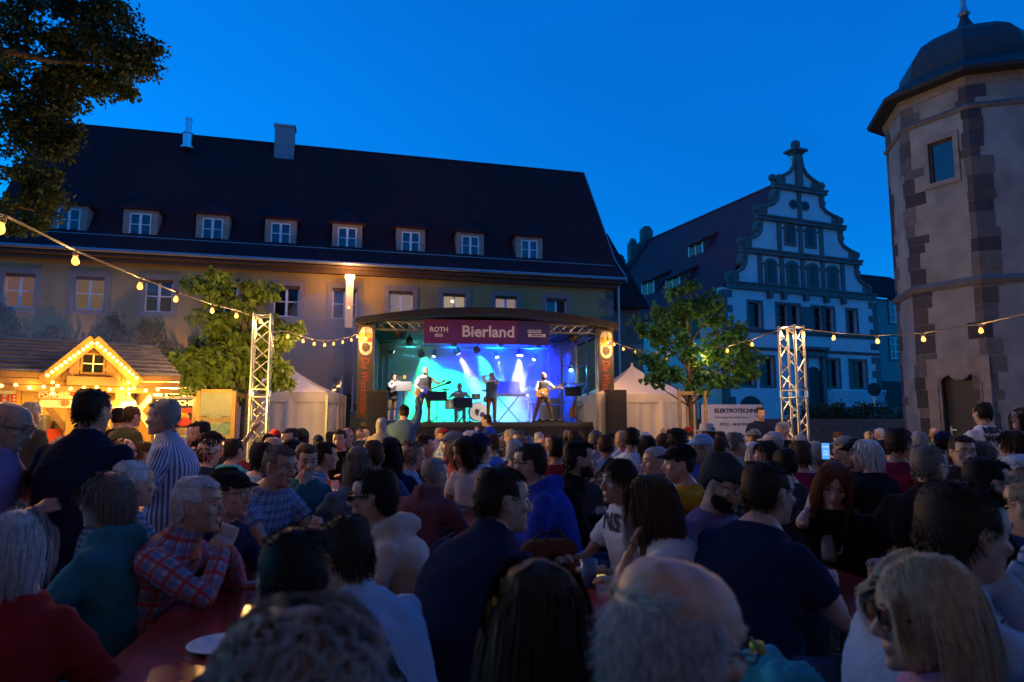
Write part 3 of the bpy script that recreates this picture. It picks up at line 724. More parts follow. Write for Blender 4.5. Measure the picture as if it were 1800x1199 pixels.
# head as quads between curve and top edge
m2 = MB()
for i in range(1, h1 - 1):
    (xa, za), (xb, zb) = head[i], head[i + 1]
    if xb - xa < 1e-4: continue
    m2.add([(xa, -.05, za), (xb, -.05, zb), (xb, -.05, dzt + .42), (xa, -.05, dzt + .42), (xa, .3, za), (xb, .3, zb), (xb, .3, dzt + .42), (xa, .3, dzt + .42)],
           [(0, 1, 2, 3), (0, 4, 5, 1), (3, 2, 6, 7), (7, 6, 5, 4)])
m2.b2((dx0 - .28, -.05, dzt - .25), (dx0, .1, dzt + .42))
m.add(m2.v, m2.f)
df = MB(); df.add(*onB(m)); dfo = df.build('door_frame', mat('portal_stone', (.24, .205, .165), .85, var=.2, scale=4, bump=.35), tw)
m = MB(); m.tube([(dx0 + .05, -.02, 0)] + [(dx0 + .05, -.02, dzt - .3)] + [(x + (.03 if x < dc else -.03), -.02, z_ - .03) for x, z_ in head[2:-3]] + [(dx1 - .05, -.02, dzt - .3), (dx1 - .05, -.02, 0)], .04, 6)
q = MB(); q.add(*onB(m)); q.build('door_moulding', M_q[2], dfo)
m = MB().b2((dx0 + .0, .2, 0), (dx1, .28, dzt + .08)); q = MB(); q.add(*onB(m)); do_ = q.build('door', mat('black_oak', (.018, .017, .017), .55, var=.3), tw)
m = MB().b2((dx0 + .14, .15, 1.15), (dx0 + .18, .2, 1.4)).bar((dx0 + .16, .13, 1.3), (dx0 + .32, .13, 1.3), .03); q = MB(); q.add(*onB(m)); q.build('handle', M_steel, do_)
m = MB(); sw = .14
m.b2((wx0 - sw, -.05, wz0 - sw), (wx1 + sw, .05, wz0)).b2((wx0 - sw, -.05, wz1), (wx1 + sw, .05, wz1 + sw)).b2((wx0 - sw, -.05, wz0), (wx0, .05, wz1)).b2((wx1, -.05, wz0), (wx1 + sw, .05, wz1))
q = MB(); q.add(*onB(m)); wo_ = q.build('window', M_q[2], tw)
m = MB().b2((wx0, .1, wz0), (wx1, .12, wz1)); q = MB(); q.add(*onB(m)); q.build('pane', M_sky, wo_)
m = MB().b2((wx0, .07, wz0), (wx0 + .05, .1, wz1)).b2((wx1 - .04, .07, wz0), (wx1, .1, wz1)).b2((wx0 + .05, .07, wz1 - .05), (wx1 - .04, .1, wz1)).b2((wx0 + .05, .07, wz0), (wx1 - .04, .1, wz0 + .04)); q = MB(); q.add(*onB(m)); q.build('window_frame', M_wood_dk, wo_)

# unseen house added behind the photographer; it blocks sky light over the tables
bk = tag(empty('added_rear_house', (0, -16, 0)), 'tall unseen house added behind the photographer to block the sky', 'building')
MB().b2((-26, -8, 0), (26, 0, 9)).build('wall', M_plaster, bk)
MB().add([(-26.5, .6, 9), (26.5, .6, 9), (26.5, -8.6, 9), (-26.5, -8.6, 9), (-26.5, -4, 15), (26.5, -4, 15)], [(0, 1, 5, 4), (2, 3, 4, 5), (0, 4, 3), (1, 2, 5), (3, 2, 1, 0)]).build('roof', M_roof, bk)
# ================================================================== lamps and bulbs
BULB_W = 82
M_bulb = mat('bulb_glow', (1, .8, .5), .3, var=0, emit=(1, .36, .04), estr=3.6)
M_bulb_s = mat('small_bulb_glow', (1, .8, .5), .3, var=0, emit=(1, .52, .08), estr=8)
M_cable = mat('black_cable', (.02, .02, .02), .6, var=0)
M_fix = mat('black_fixture', (.008, .008, .009), .5, var=.1)
M_alu = mat('aluminium', (.30, .30, .32), .36, metal=.85, var=.12, scale=14)
M_pvc = mat('white_tent_fabric', (.60, .54, .43), .7, var=.08, scale=2, bump=.1, bscale=3)
bulb_me = None
def bulb_mesh():
    global bulb_me
    if bulb_me is None:
        o = MB().lathe([(.012, 0), (.024, -.025), (.033, -.052), (.029, -.076), (.012, -.09)], (0, 0, -.055), 10).build('bulb', M_bulb, smooth=True); bulb_me = o.data; bpy.data.objects.remove(o)
        o = MB().lathe([(.02, 0), (.024, -.06), (.016, -.062)], (0, 0, .002), 8).build('bulb_socket', M_cable); bulb_me2 = o.data; bpy.data.objects.remove(o)
        bulb_me = (bulb_me, bulb_me2)
    return bulb_me
def string_lights(name, label, pts, bulbs, watt=None):
    """pts: world points of the cable; bulbs: world points of the bulbs hanging from it"""
    root = tag(empty(name, pts[0]), label, 'string lights', 'festoon light strings over the tables')
    o0 = Vector(pts[0])
    MB().tube([Vector(p) - o0 for p in pts], .011, 5).build('cable', M_cable, root)
    for b in bulbs:
        s = link('bulb_socket', bulb_mesh()[1], root, loc=Vector(b) - o0); link('bulb', bulb_mesh()[0], s); lamp('POINT', (0, 0, -.12), watt or BULB_W, (1, .50, .15), s, size=.05, name='bulb_light')
        s.rotation_euler = (rr.uniform(-.15, .15), rr.uniform(-.15, .15), 0)
    return root

# ================================================================== stage
S = Frame(-4.52, 21.0, R(8)); SW, SD, SZ = 7.62, 6.2, 1.5
st = tag(empty('stage', S.o, S.a), 'covered concert stage with black skirt, arched dark roof and blue lit backdrop', 'stage')
M_skirt = mat('black_skirt', (.016, .016, .018), .85, var=.2)
M_floor = mat('stage_floor', (.055, .055, .06), .45, var=.15)
M_back = mat('pale_backdrop', (.34, .34, .36), .85, var=.10, scale=1.5)
M_side = mat('grey_side_cloth', (.24, .25, .27), .85, var=.15, scale=1.5)
MB().b2((-.1, 0, SZ - .12), (SW + .1, SD, SZ)).build('stage_floor', M_floor, st)
sk = MB()
xs = np.linspace(-.1, SW + .1, 120)
sk.add([(x, -.03 - .022 * (1 + math.sin(x * 21 + 2 * math.sin(x * 3))), z) for z in (0.02, SZ - .125) for x in xs], [(i, i + 1, i + 121, i + 120) for i in range(119)])
skirt = sk.build('skirt', M_skirt, st, smooth=True)
# pale scroll ornament printed on the skirt
M_orn = mat('pale_print', (.10, .16, .15), .8, var=.1)
def curl(cx, cz, s, fl):
    pts = []
    for i in range(26):
        t = i / 25; a = math.pi * (1.1 + 2.0 * t) * fl + (0 if fl > 0 else math.pi); r = .34 * s * (1 - .62 * t); pts.append((cx + r * math.cos(a), -.09, cz + r * math.sin(a)))
    return pts
od = MB()
for cx, cz, s, fl in ((2.6, .95, 1.0, 1), (3.2, 1.1, .7, -1), (4.25, .95, 1.0, -1), (3.75, .7, .6, 1)): od.tube(curl(cx, cz, s, fl), [.05 * (1 - .02 * i) for i in range(26)], 5)
od.build('ornament', M_orn, skirt)
MB().b2((0.12, SD - .12, SZ), (SW - .12, SD - .08, 4.75)).build('backdrop', M_back, st)
for sx in (0.06, SW - .1):
    cl = MB(); n = 60
    ys = np.linspace(.9 if sx < 1 else 3.9, SD - .15, n)
    cl.add([(sx + .05 * math.sin(y * 13 + math.sin(y * 4)), y, z) for z in (SZ, 4.6) for y in ys], [(i, i + 1, i + n + 1, i + n) for i in range(n - 1)]); cl.build('side_curtain', M_side, st, smooth=True)
# arched roof
rfm = MB(); N = 18; prof = []
for i in range(N + 1):
    x = -.3 + (SW + .6) * i / N; t = (x - SW / 2) / (SW / 2 + .3); prof.append((x, 4.64 + .42 * (1 - t * t)))
vs = []; 
for y in (-.55, SD + .3):
    for x, z in prof: vs.append((x, y, z))
    for x, z in prof: vs.append((x, y, z - (.19 if y < 0 else .15)))
k = N + 1; fs = []
for i in range(N):
    fs += [(i, i + 1, i + 1 + 2 * k, i + 2 * k), (k + i, k + i + 2 * k, k + i + 1 + 2 * k, k + i + 1), (i, k + i, k + i + 1, i + 1), (2 * k + i, 2 * k + i + 1, 3 * k + i + 1, 3 * k + i)]
fs += [(0, 2 * k, 3 * k, k), (N, k + N, 3 * k + N, 2 * k + N)]
rfm.add(vs, fs); rfm.build('roof', mat('dark_awning', (.009, .008, .011), .8, var=.15), st)
# aluminium frame: front and rear posts, roof trusses, right side ladder frames
def truss(mb, a, b, w, seg, r=.022, up=(0, 0, 1)):
    a, b = Vector(a), Vector(b); d = (b - a); L = d.length; z = d / L; u = Vector(up)
    if abs(z.dot(u)) > .95: u = Vector((0, 1, 0))
    x = u.cross(z).normalized(); y = z.cross(x); n = max(2, int(L / seg))
    cs = [(x * sx + y * sy) * w / 2 for sx, sy in ((-1, -1), (1, -1), (1, 1), (-1, 1))]
    for c in cs: mb.tube([a + c, b + c], r, 6)
    for i in range(n):
        p0, p1 = a + z * (L * i / n), a + z * (L * (i + 1) / n)
        for q in range(4):
            c0, c1 = cs[q], cs[(q + 1) % 4]
            mb.tube([p0 + (c0 if (i + q) % 2 else c1), p1 + (c1 if (i + q) % 2 else c0)], r * .5, 5, cap=False)
    return mb
def tower_post(x, y, z0, z1, w=.3): 
    o = truss(MB(), (x, y, z0), (x, y, z1), w, .32).build('truss_post', M_alu, st); tag(o, kind='stuff') if False else None; return o
for x, y in ((.12, .15), (SW - .12, .15), (6.62, 5.1), (.35, SD - .3)): tower_post(x, y, SZ if y > 1 else SZ, 4.55, .24)
truss(MB(), (0, .12, 4.5), (SW, .12, 4.5), .24, .3).build('roof_truss', M_alu, st)
truss(MB(), (.2, 4.3, 4.4), (SW - .2, 4.3, 4.4), .24, .3).build('roof_truss', M_alu, st)
truss(MB(), (SW - .4, .3, 4.42), (SW - .4, SD - .2, 4.42), .22, .3).build('roof_truss', M_alu, st)
truss(MB(), (6.1, .3, 4.55), (6.1, SD - .2, 4.55), .22, .3).build('roof_truss', M_alu, st)
MB().b2((.1, .35, 4.72), (SW - .1, SD - .2, 4.74)).build('ceiling_cloth', M_side, st)
lf = MB()
for y in (1.6, 3.2):
    for x in (SW - .2,): lf.bar((x, y, SZ), (x, y, 4.4), .06)
for z in (2.2, 2.85, 3.5): lf.bar((SW - .2, 1.6, z), (SW - .2, 3.2, z), .05)
lf.bar((SW - .2, 1.6, 1.6), (SW - .2, 3.2, 2.2), .04).bar((SW - .2, 3.2, 1.6), (SW - .2, 1.6, 2.2), .04).bar((SW - .2, 3.2, 2.2), (SW - .2, 1.6, 2.85), .04)
lf.bar((SW - .9, 2.6, SZ), (SW - .9, 2.6, 4.2), .06).bar((SW - .9, 2.6, 2.85), (SW - .2, 1.6, 2.85), .05).bar((SW - .9, 2.6, 2.2), (SW - .2, 1.6, 2.2), .05).bar((SW - .9, 2.6, 3.5), (SW - .2, 1.6, 3.5), .05).bar((SW - .9, 2.6, 1.6), (SW - .2, 1.6, 2.2), .04)
lf.build('side_frame', M_alu, st)

# banner across the front
M_ban = mat('purple_banner', (.10, .010, .13), .6, var=.06)
M_ban2 = mat('navy_banner', (.025, .014, .15), .6, var=.06)
M_txt = mat('banner_white', (.55, .55, .62), .6, var=0)
bn = tag(empty('stage_banner', S.w(3.77, -.12, 4.33), S.a), 'purple and navy banner reading Bierland across the front of the stage roof', 'banner')
MB().b2((-2.0, 0, -.38), (.95, .02, .38)).build('cloth', M_ban, bn); MB().b2((.951, 0, -.38), (2.0, .02, .38)).build('navy_cloth', M_ban2, bn)
text('Bierland', .50, M_txt, bn, (.02, -.006, .0), bold=.011, sx=1.02)
text('ROTH', .21, M_txt, bn, (-1.53, -.006, .05), bold=.006); text('BIER', .135, M_txt, bn, (-1.53, -.006, -.13), bold=.003)
text('KULTUR\nSCHWEINFURT', .10, M_txt, bn, (1.58, -.006, .05), bold=.004) if False else None
pl = MB().b2((1.28, -.008, .0), (1.72, -.003, .10)).b2((1.30, -.008, -.13), (1.86, -.003, -.03)); pl.build('label_bars', M_txt, bn)
text('STADTBRAU', .075, M_ban2, bn, (1.50, -.012, .05), bold=.002, name='small_lettering'); text('BIERLAND', .08, M_ban2, bn, (1.58, -.012, -.08), bold=.002, name='small_lettering')

# tall side banners
M_bblk = mat('banner_black', (.028, .014, .012), .6, var=.1); M_red = mat('banner_red', (.26, .028, .022), .6, var=.05)
M_beer = mat('printed_beer', (.40, .22, .03), .6, var=.35, scale=9); M_foam = mat('printed_cream', (.42, .38, .30), .6, var=.3, scale=10)
def side_banner(x, y, label, tilt):
    b = tag(empty('side_banner', S.w(x, y, 1.62), S.a), label, 'banner', 'tall band banners on both front corners of the stage')
    MB().b2((-.24, 0, 0), (.24, .025, 2.85)).build('cloth', M_bblk, b)
    text('Die Wiesenfelder', .33, M_red, b, (-.02, -.006, .98), rot=(math.pi / 2, math.pi / 2, 0), bold=.003, shear=.25, sx=.74)
    g = MB().prism([(-.19, 2.0), (.19, 2.0), (.19, 2.28), (-.19, 2.28)] if False else [(.19 * math.cos(a), 2.12 + .21 * math.sin(a)) for a in np.linspace(math.pi, 2 * math.pi, 12)] + [(.19, 2.32), (-.19, 2.32)], -.01, -.004)
    g.build('printed_badge', M_foam, b)
    MB().prism([(-.13, 2.1), (-.02, 2.0), (.1, 2.06), (.14, 2.2), (.02, 2.3), (-.1, 2.28)], -.016, -.011).build('printed_badge', M_bblk, b)
    MB().prism([(-.19, 2.33), (.19, 2.33), (.2, 2.58), (-.2, 2.58)], -.01, -.004).build('printed_glass', M_beer, b)
    MB().prism([(-.2, 2.585), (.2, 2.585), (.17, 2.74), (.04, 2.79), (-.12, 2.77)], -.012, -.006).build('printed_foam', M_foam, b)
    MB().prism([(.03, 2.3), (.19, 2.33), (.18, 2.45), (.06, 2.42)], -.018, -.012).build('printed_badge', M_red, b)
    return b
side_banner(.02, -.30, 'black band banner with red lettering at the left corner of the stage', 0)
side_banner(SW - .05, -.30, 'black band banner with red lettering at the right corner of the stage', 0)
# warm lamp that lights the top of each banner
for x, nm in ((.02, 'left'), (SW - .05, 'right')):
    l_ = tag(empty('banner_lamp', S.w(x, -.50, 4.12), S.a), 'warm bulb hanging before the top of the %s stage banner' % nm, 'lamp')
    s_ = link('bulb_socket', bulb_mesh()[1], l_); link('bulb', bulb_mesh()[0], s_); lamp('POINT', (0, -.05, -.14), 2.5, (1, .50, .15), s_, size=.05, name='bulb_light')
    MB().bar((0, 0, 0), (0, .2, .45), .02).build('arm', M_fix, l_)

# loudspeakers
def loudspeaker(x, y, z, w, d, h, label):
    b = tag(empty('loudspeaker', S.w(x, y, z), S.a), label, 'loudspeaker', 'black loudspeaker stacks beside the stage')
    MB().b2((-w / 2, 0, 0), (w / 2, d, h)).build('cabinet', M_fix, b, bevel=.015); MB().b2((-w / 2 + .04, -.02, .05), (w / 2 - .04, -.001, h - .05)).build('grille', mat('speaker_grille', (.01, .01, .01), .7), b)
    return b
loudspeaker(.42, -.95, 0, .62, .6, 2.45, 'tall black loudspeaker stack at the left front corner of the stage')
loudspeaker(SW + .1, -1.0, 0, .56, .6, 2.50, 'tall black loudspeaker stack at the right front corner of the stage')

# lights hung in the roof
def fixture(x, y, z, col, e, aim, spot, label, beam=True, glow=60, size=.12, r=.13):
    f = tag(empty('stage_light', S.w(x, y, z), S.a), label, 'stage light', 'stage lights in the roof of the stage')
    d = (Vector(aim) - Vector((x, y, z))).normalized(); q = d.to_track_quat('-Z', 'Y').to_matrix()
    MB().lathe([(r * .8, .22), (r, .12), (r, -.02), (r * .92, -.02)], (0, 0, 0), 14, rot=q).build('housing', M_fix, f)
    MB().lathe([(r * .85, 0), (r * .85, .012)], d * .024, 14, rot=q).build('lens', mat('lens_%s' % label.split()[0], (1, 1, 1), .3, var=0, emit=col, estr=glow), f)
    MB().bar((0, .06, .05), (0, .06, .32), .04).build('bracket', M_fix, f)
    L = lamp('SPOT', d * .06, e, col, f, size=.07, aim=d * 2, spot=spot, blend=.35, name='beam'); return f
fixture(3.09, 4.0, 4.05, (.55, .45, 1), 6500, (4.4, 4.3, 1.6), 26, 'lavender stage light with the beam slanting right, left of the banner middle', glow=30)
fixture(3.83, 4.0, 4.12, (.04, 1, .34), 5200, (4.9, 4.6, 1.9), 40, 'green stage light under the left half of the banner', glow=25)
fixture(5.43, 4.0, 4.02, (.60, .55, 1), 8500, (5.2, 3.8, 1.5), 36, 'white stage light pointing straight down under the right part of the banner', glow=45)
fixture(1.75, 4.0, 3.95, (.01, 1, .22), 5200, (2.6, 5.6, 2.2), 75, 'green wash stage light above the bass player', glow=8)
fixture(4.6, 4.4, 3.98, (.7, .8, 1), 16000, (5.15, 3.4, 1.5), 5, 'narrow white stage light behind the singer', glow=30, r=.07)
fixture(6.04, 4.4, 3.9, (.7, .8, 1), 18000, (4.7, 3.6, 1.6), 5, 'narrow white stage light behind the guitarist', glow=30, r=.07)
fixture(.70, 4.2, 4.08, (.12, .75, 1), 18000, (4.2, 4.6, 3.45), 4, 'narrow cyan stage light at the upper left corner of the backdrop', glow=30, r=.07)
fixture(2.2, 4.4, 3.98, (.2, .9, 1), 9000, (1.7, 4.2, 1.6), 6, 'narrow cyan stage light above the music stands', glow=24, r=.07)
for i, (x, col, e) in enumerate(((1.3, (.01, .30, .24), 150), (2.9, (.0, .16, .7), 190), (4.6, (.0, .035, 1), 2400), (6.0, (.002, .03, 1), 2300))):
    fixture(x, 3.3, 4.35, col, e, (x + .1, SD, 2.6), 110, '%s wash light number over the backdrop' % ('teal', 'azure', 'blue', 'deep blue')[i] if False else ('teal wash light over the left end of the backdrop', 'azure wash light over the drummer', 'blue wash light over the singer', 'deep blue wash light over the guitarist')[i], glow=3)
fixture(1.0, .55, 4.25, (1, .86, .75), 800, (1.6, 1.9, 1.9), 52, 'black front light hanging at the left of the banner', glow=2, r=.16)
fixture(6.65, .55, 4.2, (1, .86, .75), 950, (5.2, 1.7, 1.9), 52, 'black front light hanging at the right of the banner', glow=2, r=.16)
fixture(SW - .45, 3.0, 3.4, (.1, .65, 1), 60, (SW - .5, 1.6, 2.2), 90, 'cyan light on the right side frame', glow=30, r=.08)

# theatrical fog on the stage
vm = bpy.data.materials.new('stage_fog'); vm.use_nodes = True
n_ = vm.node_tree.nodes; n_.remove(n_['Principled BSDF']); pv = n_.new('ShaderNodeVolumePrincipled'); pv.inputs['Density'].default_value = .11; pv.inputs['Color'].default_value = (.9, .9, .95, 1); pv.inputs['Anisotropy'].default_value = .1
vm.node_tree.links.new(pv.outputs[0], n_['Material Output'].inputs['Volume'])
fog = MB().b2((.15, 1.9, SZ + .01), (SW - .3, SD - .2, 4.3)).build('smoke', vm, None, loc=S.o, rz=S.a); tag(fog, 'thin stage fog that shows the light beams', 'stage fog', kind='stuff')

# ================================================================== stage equipment
def music_stand(x, y, h, w, label, yaw=0.0):
    m = tag(empty('music_stand', S.w(x, y, SZ), S.a + yaw), label, 'music stand', 'black music stands on the stage')
    MB().tube([(0, 0, .06), (0, 0, h)], .016, 6).build('pole', M_fix, m)
    for a in (0, 2.1, 4.2): MB().bar((0, 0, .18), (.28 * math.cos(a), .28 * math.sin(a), .01), .016).build('leg', M_fix, m)
    MB().box((0, .02, h + .1), (w, .02, .34), rot=Matrix.Rotation(R(-25), 3, 'X')).build('desk', M_fix, m); return m
music_stand(1.16, 1.1, 1.06, .5, 'black music stand with perforated desk in front of the trumpet player')
music_stand(2.22, .35, .72, .62, 'wide black music stand in front of the bass player')
music_stand(3.05, .5, .52, .60, 'low black music stand in front of the drummer')
music_stand(6.75, .9, .92, .55, 'black music stand to the right of the guitarist')
def mic_stand(x, y, h, label, boom=(.3, 0, .15)):
    m = tag(empty('microphone_stand', S.w(x, y, SZ), S.a), label, 'microphone stand')
    MB().tube([(0, 0, .02), (0, 0, h)], .011, 6).build('pole', M_fix, m); MB().lathe([(.13, 0), (.13, .02), (.02, .03)], (0, 0, 0), 12).build('foot', M_fix, m)
    b = MB().tube([(-boom[0] * .4, 0, h - boom[2] * .4), (boom[0], boom[1], h + boom[2])], .009, 6).build('boom', M_fix, m); MB().ball((boom[0], boom[1], h + boom[2]), .03, 8).build('microphone', M_alu, b); return m
mic_stand(.35, .8, .85, 'small boom microphone above the left loudspeaker', (.22, 0, .1)); mic_stand(1.95, 1.0, 1.45, 'microphone stand at the mouth of the bass player', (-.05, .1, .02)); mic_stand(6.4, 1.6, 1.5, 'boom microphone stand slanting behind the guitarist', (-.3, 0, .35))
mic_stand(3.35, 1.6, 1.5, 'tall straight microphone stand between drummer and singer', (.02, 0, .02))
# drum kit
dk = tag(empty('drum_kit', S.w(3.35, 3.1, SZ + .0), S.a), 'drum kit with white printed bass drum head and cymbals in green light', 'drum kit')
RX = Matrix.Rotation(math.pi / 2, 3, 'X')
M_shell = mat('drum_shell', (.10, .16, .14), .3, var=.1, coat=.4); M_skin_d = mat('drum_head', (.75, .75, .76), .5, var=.05); M_brass = mat('cymbal', (.55, .42, .16), .3, metal=.9, var=.1)
bd = MB().lathe([(.33, -.22), (.34, -.2), (.34, .2), (.33, .22)], (.38, -.4, .36), 20, rot=RX).build('bass_drum', M_shell, dk)
MB().lathe([(.315, 0), (.315, .01)], (.38, -.63, .36), 20, rot=RX).build('drum_head', M_skin_d, bd)
MB().prism([(.25, .40), (.32, .47), (.38, .41), (.44, .48), (.40, .36), (.35, .22), (.30, .25)], -.656, -.645).build('printed_crest', M_fix, bd)
MB().lathe([(.09, 0), (.09, .006)], (.52, -.645, .26), 14, rot=RX).build('printed_disc', M_ban2, bd)
for x, y, z, r, h in ((-.05, -.25, .62, .16, .2), (.32, -.25, .8, .15, .2), (-.55, -.2, .45, .22, .36), (-.3, .05, .55, .18, .14), (.75, -.15, .7, .15, .2)):
    MB().lathe([(r, 0), (r * 1.03, .02), (r * 1.03, h - .02), (r, h)], (x, y, z), 16, mi=0).build('drum', M_shell, dk)
for x, y, z, r in ((-.75, -.1, 1.15, .2), (.72, -.2, 1.12, .22), (.95, .05, 1.25, .24), (-.3, -.4, 1.05, .17)):
    cy_ = MB().lathe([(r, 0), (r * .3, .025), (.03, .05)], (x, y, z), 18, rot=Matrix.Rotation(.25, 3, 'X')).build('cymbal', M_brass, dk)
    MB().tube([(x, y, 0), (x, y, z)], .011, 5).build('cymbal_stand', M_alu, dk)
# keyboard, floor boards, amplifier, spare guitar, ladder
kb = tag(empty('keyboard', S.w(4.95, 3.7, SZ), S.a), 'keyboard on a stand lit blue behind the singer', 'keyboard')
MB().b2((-.65, -.15, .95), (.65, .17, 1.05)).build('keyboard_body', mat('keyboard_grey', (.5, .5, .52), .4), kb)
for s in (-1, 1): MB().bar((s * .4, -.12, .0), (-s * .4, .1, .95), .035).build('leg', M_fix, kb)
MB().b2((-.55, .1, 1.05), (.45, .18, 1.5)).build('screen', mat('blue_front_cloth', (.05, .12, .5), .7), kb)
pb = tag(empty('pedal_board', S.w(5.85, .35, SZ), S.a), 'flat black pedal board at the feet of the guitarist', 'pedal board')
MB().b2((-.45, -.12, 0), (.45, .12, .06)).build('board', M_fix, pb)
for i in range(6): MB().b2((-.4 + i * .135, -.08, .06), (-.3 + i * .135, .06, .11)).build('pedal', M_alu if i % 2 else M_fix, pb)
am = tag(empty('amplifier', S.w(6.45, 3.4, SZ), S.a), 'stacked amplifier rack with shelves behind the guitarist', 'amplifier')
MB().b2((-.35, -.2, 0), (.35, .2, .62)).build('cabinet', mat('amp_cloth', (.12, .13, .16), .8), am, bevel=.02); MB().b2((-.35, -.2, .66), (.35, .2, .86)).build('amp_head', M_alu, am)
for s in (-1, 1): MB().bar((s * .38, 0, 0), (s * .38, 0, 1.05), .03).build('rack_post', M_alu, am)
def guitar(loc, rz, rot, label, body_col, cat='guitar', bass=False):
    g = tag(empty('electric_guitar', loc, rz), label, cat); M = rot
    mb = MB(); prof = []
    for i in range(28):
        a = 2 * math.pi * i / 28; r = .165 + .035 * math.cos(2 * a) - .012 * math.cos(a)
        prof.append((r * math.cos(a) * 1.15, r * math.sin(a) * .9))
    mb.prism(prof, -.022, .022); mb.v = [tuple(M @ Vector(v)) for v in mb.v]; mb.build('body', mat('guitar_' + label.split()[0], body_col, .25, coat=.5, var=.3, scale=5), g)
    mb = MB().b2((.17, -.035, -.028), (.85 if bass else .72, -.012, .028)); mb.v = [tuple(M @ Vector(v)) for v in mb.v]; nk = mb.build('neck', M_wood_dk, g)
    hx = .85 if bass else .72
    mb = MB().b2((hx, -.036, -.05), (hx + .17, -.012, .055)); mb.v = [tuple(M @ Vector(v)) for v in mb.v]; mb.build('headstock', M_fix, nk)
    mb = MB().b2((-.08, -.03, -.05), (.06, -.0225, .05)).b2((-.14, -.034, -.04), (-.11, -.0225, .04)); mb.v = [tuple(M @ Vector(v)) for v in mb.v]; mb.build('pickups', M_alu, g)
    return g
guitar(S.w(7.0, 2.0, SZ + .38), S.a, Matrix.Rotation(R(-78), 3, 'Y'), 'sunburst spare guitar standing beside the music stand', (.55, .22, .04))
gs = MB().bar((-.2, .1, -.36), (0, .05, 0), .02).bar((.2, .1, -.36), (0, .05, 0), .02).bar((0, .35, -.36), (0, .05, .1), .02)
tag(gs.build('guitar_stand', M_fix, None, loc=S.w(7.0, 2.0, SZ + .37), rz=S.a), 'black folding stand holding the sunburst spare guitar', 'guitar stand')
# stair with handrails on the right
sr = tag(empty('stage_stair', S.w(SW + .35, .6, 0), S.a), 'metal stair with black handrails going down from the right end of the stage', 'stair')
for i in range(7): MB().b2((.0 + i * .26, 0, 1.30 - i * .2), (.28 + i * .26, 1.0, 1.35 - i * .2)).build('step', M_alu, sr)
for y in (0, 1.0):
    h = MB(); 
    for dz in (.95, .55): h.tube([(-.1, y, 1.5 + dz), (1.9, y, .05 + dz)], .022, 6)
    h.tube([(-.1, y, 1.5), (1.9, y, .05)], .03, 6)
    hr_ = h.build('handrail', M_black, sr)
    for x in (.3, 1.1, 1.8): MB().tube([(x, y, 1.45 - (x + .1) * .725), (x, y, 1.45 - (x + .1) * .725 + .97)], .018, 6).build('baluster', M_alu, hr_)

# ================================================================== white tents
def tent(cx, cy, rz, w, ze, zp, label, folds):
    t = tag(empty('party_tent', (cx, cy, 0), rz), label, 'tent', 'white peaked party tents beside the stage')
    h = w / 2; m = MB(); n = 14; vs = []; fs = []
    def sag(t): return ze + (zp - ze) * (.62 * t + .38 * t ** 2.4)
    for q in range(4):
        a0 = math.pi / 4 + q * math.pi / 2; c0 = Vector((math.cos(a0), math.sin(a0))) * h * math.sqrt(2); a1 = a0 + math.pi / 2; c1 = Vector((math.cos(a1), math.sin(a1))) * h * math.sqrt(2)
        o = len(vs)
        for i in range(n + 1):
            t_ = i / n
            for j in range(9):
                p = c0.lerp(c1, j / 8) * (1 - t_); dip = .10 * math.sin(math.pi * j / 8) * math.sin(math.pi * t_) * 1.2
                vs.append((p.x, p.y, sag(t_) - dip))
        for i in range(n):
            for j in range(8): fs.append((o + i * 9 + j, o + i * 9 + j + 1, o + (i + 1) * 9 + j + 1, o + (i + 1) * 9 + j))
    m.add(vs, fs); m.build('tent_roof', M_pvc, t, smooth=True)
    m = MB()
    for a, b in (((-h, -h), (h, -h)), ((h, -h), (h, h)), ((h, h), (-h, h)), ((-h, h), (-h, -h))):
        k = 20; A, B = Vector(a), Vector(b); m.add([(*A.lerp(B, i / k), z) for z in (ze, ze - .28 - 0) for i in range(k + 1)], [(i, i + 1, i + k + 2, i + k + 1) for i in range(k)])
    m.build('valance', M_pvc, t)
    for a, b, nm in (((-h, -h + .02), (h, -h + .02), 0), ((h - .02, -h), (h - .02, h), 1), ((-h + .02, h), (-h + .02, -h), 2), ((h, h - .02), (-h, h - .02), 3)):
        k = 70; A, B = Vector(a), Vector(b); nrm = Vector((B.y - A.y, A.x - B.x)).normalized(); m = MB(); vs = []
        for iz in range(8):
            z = (ze - .2) * (1 - iz / 7)
            for i in range(k + 1):
                f = i / k; amp = (.015 + .05 * iz / 7); d = amp * (math.sin(f * 23 + 1.7 * math.sin(f * 7 + nm)) + .6 * math.sin(f * 51 + nm * 2)) * (1.6 if folds and .4 < f < .75 else .6)
                p = A.lerp(B, f) + nrm * d; vs.append((p.x, p.y, z))
        m.add(vs, [(r_ * (k + 1) + i, r_ * (k + 1) + i + 1, (r_ + 1) * (k + 1) + i + 1, (r_ + 1) * (k + 1) + i) for r_ in range(7) for i in range(k)])
        m.build('side_wall', M_pvc, t, smooth=True)
    for x in (-h, h):
        for y in (-h, h): MB().b2((x - .03, y - .03, 0), (x + .03, y + .03, ze)).build('leg', M_alu, t)
    MB().tube([(0, 0, zp - .06), (0, 0, zp + .08)], .05, 8).build('peak_cap', M_pvc, t)
    return t
p = at(503, 700, 20.6); tent(p.x, p.y, R(4), 3.0, 2.35, 3.22, 'white peaked tent lit warm yellow to the left of the stage', True)
p = at(1112, 700, 23.2); tent(p.x, p.y, R(6), 3.2, 2.40, 3.42, 'white peaked tent in blue dusk light to the right of the stage', True)

